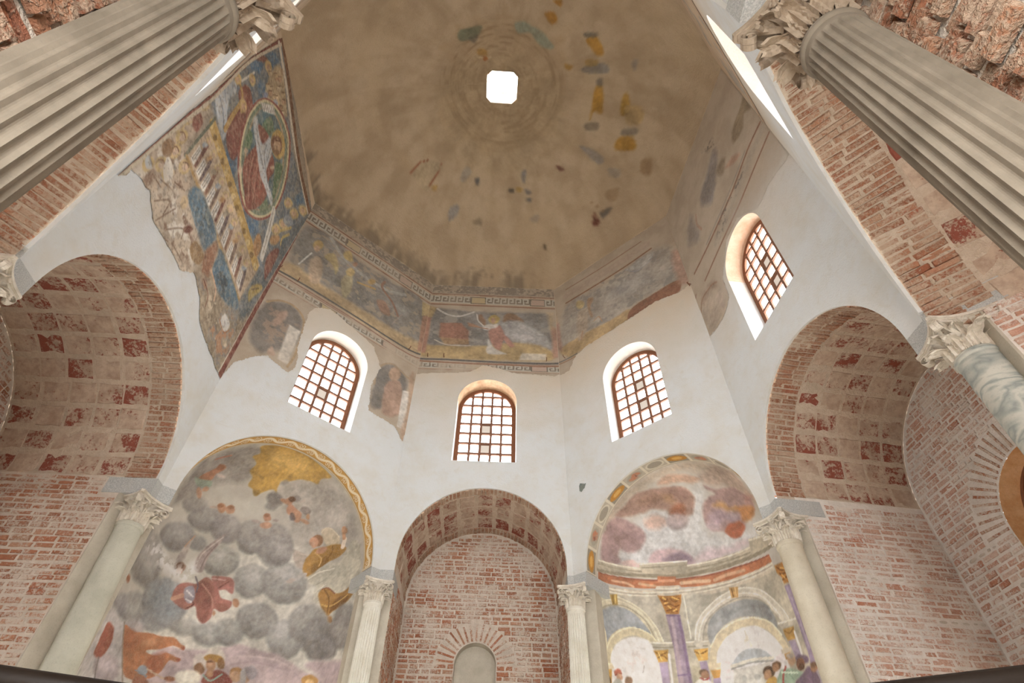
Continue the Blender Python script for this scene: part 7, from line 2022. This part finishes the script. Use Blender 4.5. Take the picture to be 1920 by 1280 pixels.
ART['dome'] = '''
P a89472 0.35 0.171 1.47,0.38 1.22,1.32 0.33,1.91 -0.74,1.79 -1.42,1.05 -1.41,0.11 -0.78,-0.60 0.16,-0.80 1.04,-0.44
P 66705c 0.8 0.022 -0.96,-1.09 -0.76,-1.18 -0.49,-1.23 -0.51,-1.09 -0.64,-0.98 -0.93,-0.91
P 8b9582 0.85 0.022 0.20,-1.31 0.38,-1.38 0.56,-1.30 0.82,-1.17 1.05,-0.93 0.85,-0.89 0.66,-1.03 0.53,-1.16 0.28,-1.14
P 5c5a50 0.7 0.022 -0.76,-0.98 -0.55,-1.04 -0.63,-0.88
P b07a2c 0.9 0.021 0.79,-1.58 0.95,-1.62 1.05,-1.48 0.96,-1.37 0.85,-1.45
P b07a2c 0.9 0.020 0.94,-1.85 1.09,-1.87 1.09,-1.75 0.99,-1.78
P b0802f 0.9 0.021 1.67,-1.17 1.85,-1.29 2.06,-1.01 1.96,-0.90 1.80,-1.03
P 5f5f58 0.8 0.021 1.61,-1.30 1.88,-1.35 1.82,-1.26 1.66,-1.23
P b0853c 0.8 0.023 1.32,-0.62 1.49,-0.61 1.46,-0.52 1.36,-0.52
P 7d7c78 0.8 0.022 1.68,-0.60 1.98,-0.76 2.18,-0.76 2.21,-0.61 1.78,-0.51
P ae8a48 0.7 0.022 1.74,-0.78 1.97,-0.82 1.95,-0.70 1.75,-0.67
P aa7d2c 0.9 0.022 2.02,-0.29 2.15,-0.32 2.24,0.21 2.06,0.26 2.01,0.45 2.00,0.10
P 62605a 0.8 0.022 2.02,-0.42 2.12,-0.46 2.14,-0.32 2.04,-0.31
P ad8536 0.85 0.021 2.57,0.03 2.59,-0.27 2.69,-0.26 2.75,0.05 2.63,0.18
P ae9260 0.8 0.021 2.67,-0.05 2.98,-0.10 2.98,0.21 2.73,0.27
P aa7d2c 0.9 0.022 2.60,0.89 2.63,0.65 2.88,0.51 2.99,0.71 2.82,0.85
P 7c776c 0.8 0.022 2.68,0.46 2.93,0.32 2.95,0.44 2.71,0.55
P 6d685c 0.7 0.023 1.91,0.55 2.18,0.46 2.18,0.62 1.95,0.67
P 8d8c8a 0.7 0.023 1.86,1.04 2.17,1.05 2.41,1.18 2.29,1.30 2.06,1.20
P 8f8d86 0.5 0.022 2.51,1.32 2.76,1.27 2.73,1.43 2.57,1.45
P 8b6c48 0.6 0.021 3.13,0.88 3.29,0.78 3.30,1.06 3.15,1.12
P ab9a7c 0.7 0.023 -1.99,1.78 -1.82,1.61 -1.62,1.59 -1.32,1.71 -1.41,1.93 -1.62,2.19 -1.76,2.13
P 86898b 0.75 0.024 -1.14,2.78 -1.10,2.60 -0.92,2.53 -0.91,2.69 -1.07,2.83
P 8f8c84 0.6 0.024 -0.89,2.01 -0.76,1.76 -0.62,1.88 -0.80,2.09
P 55585a 0.9 0.025 -0.54,2.03 -0.43,2.01 -0.44,2.14 -0.52,2.13
P 6f7478 0.8 0.025 0.58,1.82 0.67,1.77 0.67,2.02 0.60,1.99
P 4f4c46 0.8 0.024 0.29,2.21 0.41,2.19 0.41,2.27 0.31,2.27
P 6a6a68 0.8 0.024 0.68,2.16 0.83,2.19 0.81,2.25 0.71,2.25
P 5c5f60 0.8 0.024 0.74,2.34 0.85,2.33 0.84,2.41 0.75,2.41
P a8853c 0.7 0.024 0.48,2.14 0.61,2.15 0.59,2.24 0.49,2.24
P 6a4038 0.85 0.024 1.37,1.57 1.46,1.55 1.57,1.62 1.47,1.66
P 6b362e 0.95 0.021 2.27,2.39 2.29,2.21 2.35,2.27 2.42,2.27 2.36,2.38
P 66625c 0.9 0.021 2.41,2.15 2.61,1.98 2.61,2.04 2.45,2.22
P 927552 0.5 0.022 2.51,1.77 2.75,1.60 2.72,1.82 2.56,1.89
P 908a80 0.5 0.024 0.84,2.72 1.03,2.62 1.04,2.76 0.90,2.78
P 7d735f 0.7 0.024 -0.51,2.86 -0.37,2.80 -0.32,2.91 -0.48,2.91
P b08c48 0.7 0.023 -1.54,2.12 -1.42,2.13 -1.44,2.23 -1.53,2.20
P a87f3c 0.8 0.023 -0.55,-0.76 -0.38,-0.75 -0.36,-0.64 -0.53,-0.64
P 4f463a 0.8 0.023 1.19,3.14 1.27,3.12 1.26,3.19 1.20,3.19
P a08a66 0.3 0.025 0.93,1.73 1.12,1.91 0.98,1.94
P 7f8080 0.5 0.020 2.61,-0.94 2.71,-1.00 2.71,-0.81 2.66,-0.81
S 95583f 0.8 0.009 0.039 -2.01,1.80 -1.81,1.62 -1.62,1.58
S 95583f 0.8 0.009 0.035 -1.32,1.70 -1.50,1.97 -1.67,2.16
S 87684a 0.5 0.009 0.017 2.15,2.05 2.49,2.11
S c9b48e 0.6 0.009 0.038 -0.55,-0.59 -0.40,-0.58 -0.27,-0.61
P ad6c3c 1 0.015 -0.34,-0.57 -0.35,-0.54 -0.38,-0.52 -0.42,-0.52 -0.44,-0.55 -0.44,-0.58 -0.42,-0.61 -0.38,-0.62 -0.35,-0.60
F 4a463f 0.85 9 0.500 -3.78,1.30 -3.68,1.67 -3.28,2.00 -2.48,2.67 -2.00,3.04 -2.15,3.13 -3.04,2.37 -3.63,1.83 -3.91,1.53
F 4a4742 0.85 9 0.480 -1.99,3.17 -1.67,3.31 -1.38,3.55 -0.96,3.69 -0.27,3.73 0.47,3.73 1.33,3.70 1.29,3.78 -0.27,3.84 -1.43,3.88 -1.82,3.51 -2.10,3.32
F 45423c 0.85 9 0.500 -3.73,-0.27 -3.72,0.37 -3.69,1.10 -3.56,1.77 -2.82,2.39 -3.25,2.27 -3.72,1.81 -3.75,0.96 -3.77,0.21
'''

# ------------------------------------------------------------------ paint the apses
for k, base, base2 in (('F1', 'a9a398', 'b8b3a6'), ('R1', 'aaa79f', 'b4b1aa')):
    o, me, ab, bo, bme, bab = APSE[k]
    cv = Canvas(ab, base, base2, 3)
    cv.ops(ART[k + 'apse'])
    cv.store(me, 1.28 if k == 'F1' else 1.5, .68 if k == 'F1' else .72)
    cv = Canvas(bab, 'b38238' if k == 'F1' else 'a1998a', None, 5)
    a, b = bab[:, 0], bab[:, 1] / .27
    Lt = PI * FR[k].r
    if k == 'F1':
        n = 13
        wl = Lt / n
        t = a / wl * 2 * PI
        mid = (np.abs(b - .5) < .31)
        d = np.abs((b - .5) * .27 - .045 * np.sin(t)) / np.sqrt(1 + (.045 * 2 * PI / wl * np.cos(t)) ** 2)
        f = np.clip((.024 - d) / .008 + .5, 0, 1) * mid
        cv.mixin(f, rgb('cfc2a6'))
        for i in range(n * 2):
            cx = wl * (i / 2 + .25)
            cy = .135 + (-1 if i % 2 == 0 else 1) * .022
            r_ = np.hypot(a - cx, (bab[:, 1] - cy))
            ang = np.arctan2(bab[:, 1] - cy, (a - cx)) * (1 if i % 2 else -1)
            sp = np.abs(((r_ / .030 - ang / (2 * PI)) % 1.) - .5)
            f = (r_ < .058) * np.clip((.24 - sp) / .08, 0, 1) * mid
            cv.mixin(f, rgb('cbbd9f'))
            cv.mixin(np.clip((.058 - r_) / .01, 0, 1) * (1 - f) * .25 * mid, rgb('8a5c1c'))
        for lo, hi, c in ((-.01, .05, '8f8478'), (.05, .14, 'b8a88e'), (.14, .17, '8d6a38'), (.83, .86, '8d6a38'), (.86, .94, 'c0b294'), (.94, 2, 'a5977e')):
            cv.mixin(((b >= lo) & (b < hi)).astype(float), rgb(c))
        cv.mixin((a < .035) * .9, rgb('b8a88e')); cv.mixin((a > Lt - .035) * .9, rgb('b8a88e'))
    else:
        n = 11
        wl = Lt / n
        i = np.floor(a / wl)
        x = (a / wl - i - .5) * 2
        y = (b - .5) * 2
        kind = (i % 3).astype(int)
        inn = (np.abs(y) < .72) & (np.abs(x) < .86)
        cv.mixin(inn * (kind == 0) * .95, rgb('7c766a'))
        rr = np.hypot(x * wl / .34, y / .56)
        cv.mixin(np.clip((1 - rr) * 8, 0, 1) * (kind == 0), rgb('a8701f'))
        cv.mixin(np.clip((.55 - rr) * 8, 0, 1) * (kind == 0), rgb('c2913f'))
        rr = np.hypot(x / .8, y / .66)
        cv.mixin(np.clip((1 - rr) * 6, 0, 1) * (kind == 1), rgb('8f8a7c'))
        nn = cv.n2 + cv.w[0]
        cv.mixin(np.clip((.8 - rr) * 6, 0, 1) * (kind == 1) * np.clip((nn - .42) * 8, 0, 1), rgb('ab6c50'))
        cv.mixin(np.clip((.5 - rr) * 6, 0, 1) * (kind == 1) * np.clip((.5 - nn) * 8, 0, 1), rgb('8a4f3c'))
        rr = np.hypot(x / .75, y / .6)
        cv.mixin(np.clip((1 - rr) * 6, 0, 1) * (kind == 2) * .8, rgb('837c70'))
        cv.mixin(np.clip(.16 - np.abs(rr - .98), 0, .1) * 8 * (kind == 2), rgb('c2bba8'))
        cv.mixin((np.abs(np.abs(x) - .95) < .05) * .8, rgb('c4bdaa'))
        for lo, hi, c in ((-.01, .05, '7a7468'), (.05, .13, 'bcb5a4'), (.86, .95, 'c2bba8'), (.95, 2, 'a59c8c')):
            cv.mixin(((b >= lo) & (b < hi)).astype(float), rgb(c))
    cv.store(bme, 1.35, .85)

# ------------------------------------------------------------------ friezes and the great wall painting
def win_hole(fc):
    um = FR[fc].L / 2
    return [(um - WW - .01, ZSILL - .1)] + arc(um, ZWC, WW + .012, 24) + [(um + WW + .01, ZSILL - .1)]


clipz = lambda P: [(min(max(u, .004), L - .004), min(z, ZT)) for u, z in P]
Zf = (8.99, 9.22, 10.88, 11.28)
for fc, lo, lab, worn in (('F1', ART['F1lo'], 'faded painted frieze with angels and meander borders above the left window', .2),
                          ('F0', ART['F0lo'], 'painted frieze panel with an angel and red altar above the central window', .12),
                          ('R1', ART['R1lo'], 'worn painted frieze with red-brown ground above the right window', .9),
                          ('R2', ART['R2_px_outline'][6:], 'tan painted plaster with double red lines beside the far right window', .9)):
    L = FR[fc].L
    if fc == 'R2': P = clipz([(0, ZT), (L, ZT), (L, 8.5)] + lo)
    else: P = clipz([(L, ZT), (0, ZT)] + ([(0, lo[0][1])] + lo + [(L, lo[-1][1])]))
    me, ab = panel(fc, P, 'fresco_frieze', lab, holes=[win_hole(fc)])
    cv = Canvas(ab, 'b2997a', 'bda688', {'F1': 1, 'F0': 2, 'R1': 3, 'R2': 4}[fc])
    if fc in ('F1', 'F0'):
        cv.meander(-.1, 4, Zf[2], Zf[3], worn=worn)
        cv.meander(-.1, 4, Zf[0] - .12, Zf[0] + .12, worn=.55, red='a57a60')
        cv.mixin(np.clip((ab[:, 1] - Zf[3]) / .05, 0, 1) * np.clip((cv.n1 + cv.n2 - .85) * 4, 0, 1) * .6, rgb('6a6256'))
    cv.ops(ART[fc])
    if fc == 'R2':   # feathered edge into the white plaster
        e = np.clip((ab[:, 1] - 8.0 + (cv.n1 - .5) * 1.2) / .9, 0, 1)
        cv.mixin((1 - e) * .75 * np.clip((ab[:, 0] - .6) / .5, 0, 1), rgb('cfc8ba'))
    cv.store(me, 1.05, .58)

for fc, lab in (('F3', 'tan frieze strip with red border lines at the upper left edge'), ('R3', 'tan frieze strip with red border lines at the upper right edge')):
    L = FR[fc].L
    me, ab = panel(fc, [(.004, ZT), (L - .004, ZT), (L - .004, 9.0), (L * .6, 9.1), (L * .3, 9.0), (.004, 9.1)], 'fresco_frieze', lab, step=.018)
    cv = Canvas(ab, 'b2997a', 'bda688', 6)
    for z in (Zf[0] + .16, Zf[1] + .12, Zf[2], Zf[3]): cv.stroke([(0, z), (L, z)], .045, '9c6043', .85)
    cv.flecks([(0, 9.4), (L, 9.4), (L, 10.8), (0, 10.8)], '8a8782', .5, 4, .6)
    cv.store(me, PAINT_GAIN)

L = FR['F2'].L
me, ab = panel('F2', clipz(ART['F2_outline']), 'fresco_judgement_scene', 'large colourful wall painting with a robed figure in an oval frame and rows of seated figures', step=.0115, dep=-.010)
cv = Canvas(ab, '8d8270', 'a08c72', 8)
cv.ops(ART['F2'])
cv.mixin(np.clip((cv.n2 - .47) * 6, 0, 1) * .34, rgb('b3a184'))
cv.mixin(np.clip((vnoise(ab[:, 0], ab[:, 1], 26, 77, 3) - .56) * 9, 0, 1) * .3, rgb('5d4a3c'))
cv.store(me, 1.12, .68)
# bare tan plaster above the frieze level around the great painting
me, ab = panel('F2', [(.004, ZT), (L - .004, ZT), (L - .004, 11.2), (.004, 11.2)], 'fresco_border', 'tan plaster strip above the large wall painting', step=.03, dep=-.003)
Canvas(ab, 'b2997a', 'bda688', 9).store(me, PAINT_GAIN)

# ------------------------------------------------------------------ dome plaster
cv = Canvas(DOME_AB, 'b09a7c', 'bfaa8c', 1)
rr = np.hypot(DOME_AB[:, 0], DOME_AB[:, 1])
st = vnoise(np.arctan2(DOME_AB[:, 1], DOME_AB[:, 0]) * 6, rr * .8, 1.6, 31, 5)
cv.mixin(np.clip((st - .45) * 3, 0, 1) * .45, rgb('9c8668'))
st = vnoise(np.arctan2(DOME_AB[:, 1], DOME_AB[:, 0]) * 2.2, rr * 2.2, 1.3, 35, 5)
cv.mixin(np.clip((st - .5) * 3.5, 0, 1) * .5, rgb('c2ab88'))
cv.mixin(np.clip((1.55 - rr + (cv.n1 - .5) * .9) / .25, 0, 1) * .45, rgb('a98e6a'))
cs = vnoise(np.arctan2(DOME_AB[:, 1], DOME_AB[:, 0]) * 3, rr * 16, 1., 33, 3)
cv.mixin(np.clip((1.5 - rr) / .3, 0, 1) * np.clip((cs - .5) * 6, 0, 1) * .4, rgb('7a6244'))
cv.ops(ART['dome'])
az = np.degrees(np.arctan2(DOME_AB[:, 1], DOME_AB[:, 0]))
edge = np.array([base_radius(math.radians(q)) for q in range(-180, 181)])[np.round(az).astype(int) + 180]
mold = np.clip((rr / edge - .978 + (cv.n2 - .5) * .04) / .025, 0, 1) * np.clip((az - 70) / 8, 0, 1) * np.clip((178 - az) / 8, 0, 1)
cv.mixin(mold * np.clip((cv.n1 + cv.n2 - .72) * 3, 0, 1) * .5, rgb('5d564b'))
cv.store(DOME_ME, 1.12, .85)
t = NT('dome_plaster')
aa = t.n('ShaderNodeAttribute', _attribute_name='paint').outputs[0]
cc = t.mix(t.ramp(t.noise(1.6, 6, .7), .35, .7, 0, .25), aa, 'a08a6c')
cc = t.mix(t.ramp(t.noise(30, 4, .7), .5, .8, 0, .25), cc, '8f7a5e')
rad = t.n('ShaderNodeVectorMath', _operation='LENGTH', i0=t.scalev(1, 1, 0)).outputs['Value']
rg = t.noise(3, 5, .7, vec=t.n('ShaderNodeCombineXYZ', i0=t.math('MULTIPLY', rad, 5.), i1=t.noise(1.2, 3), i2=0.).outputs[0])
t.bump(t.math('ADD', t.math('ADD', t.noise(4, 6, .65), t.math('MULTIPLY', rg, t.ramp(rad, 1.0, 1.9, 1.2, .15))), t.math('MULTIPLY', t.noise(40, 4, .7), .35)), .6, .05)
DOME_ME.materials.append(t.col(cc))

# a chip of older dark green paint in the white plaster beside the right apse
me, ab = panel('R1', [(.22, 6.17), (.24, 6.29), (.38, 6.22), (.34, 6.15), (.26, 6.10)], 'fresco_fragment', 'small dark green paint fragment in the white plaster left of the arcade apse')
Canvas(ab, '3f5658', '6d7a74', 2).store(me, 1., .8)
# iron pins along the lower border of the frieze
for fc, u in (('F1', .36), ('F1', 2.78), ('F0', .15), ('F0', .47), ('F0', 2.52), ('R1', .16), ('R1', 2.93), ('R2', .02), ('F2', 3.15)):
    g = FR[fc]
    MB().tube([g.p(u, .01, 9.22), g.p(u, -.07, 9.225), g.p(u, -.075, 9.26)], .008, 6).build('iron_pin', M['bar'], WALL[fc])
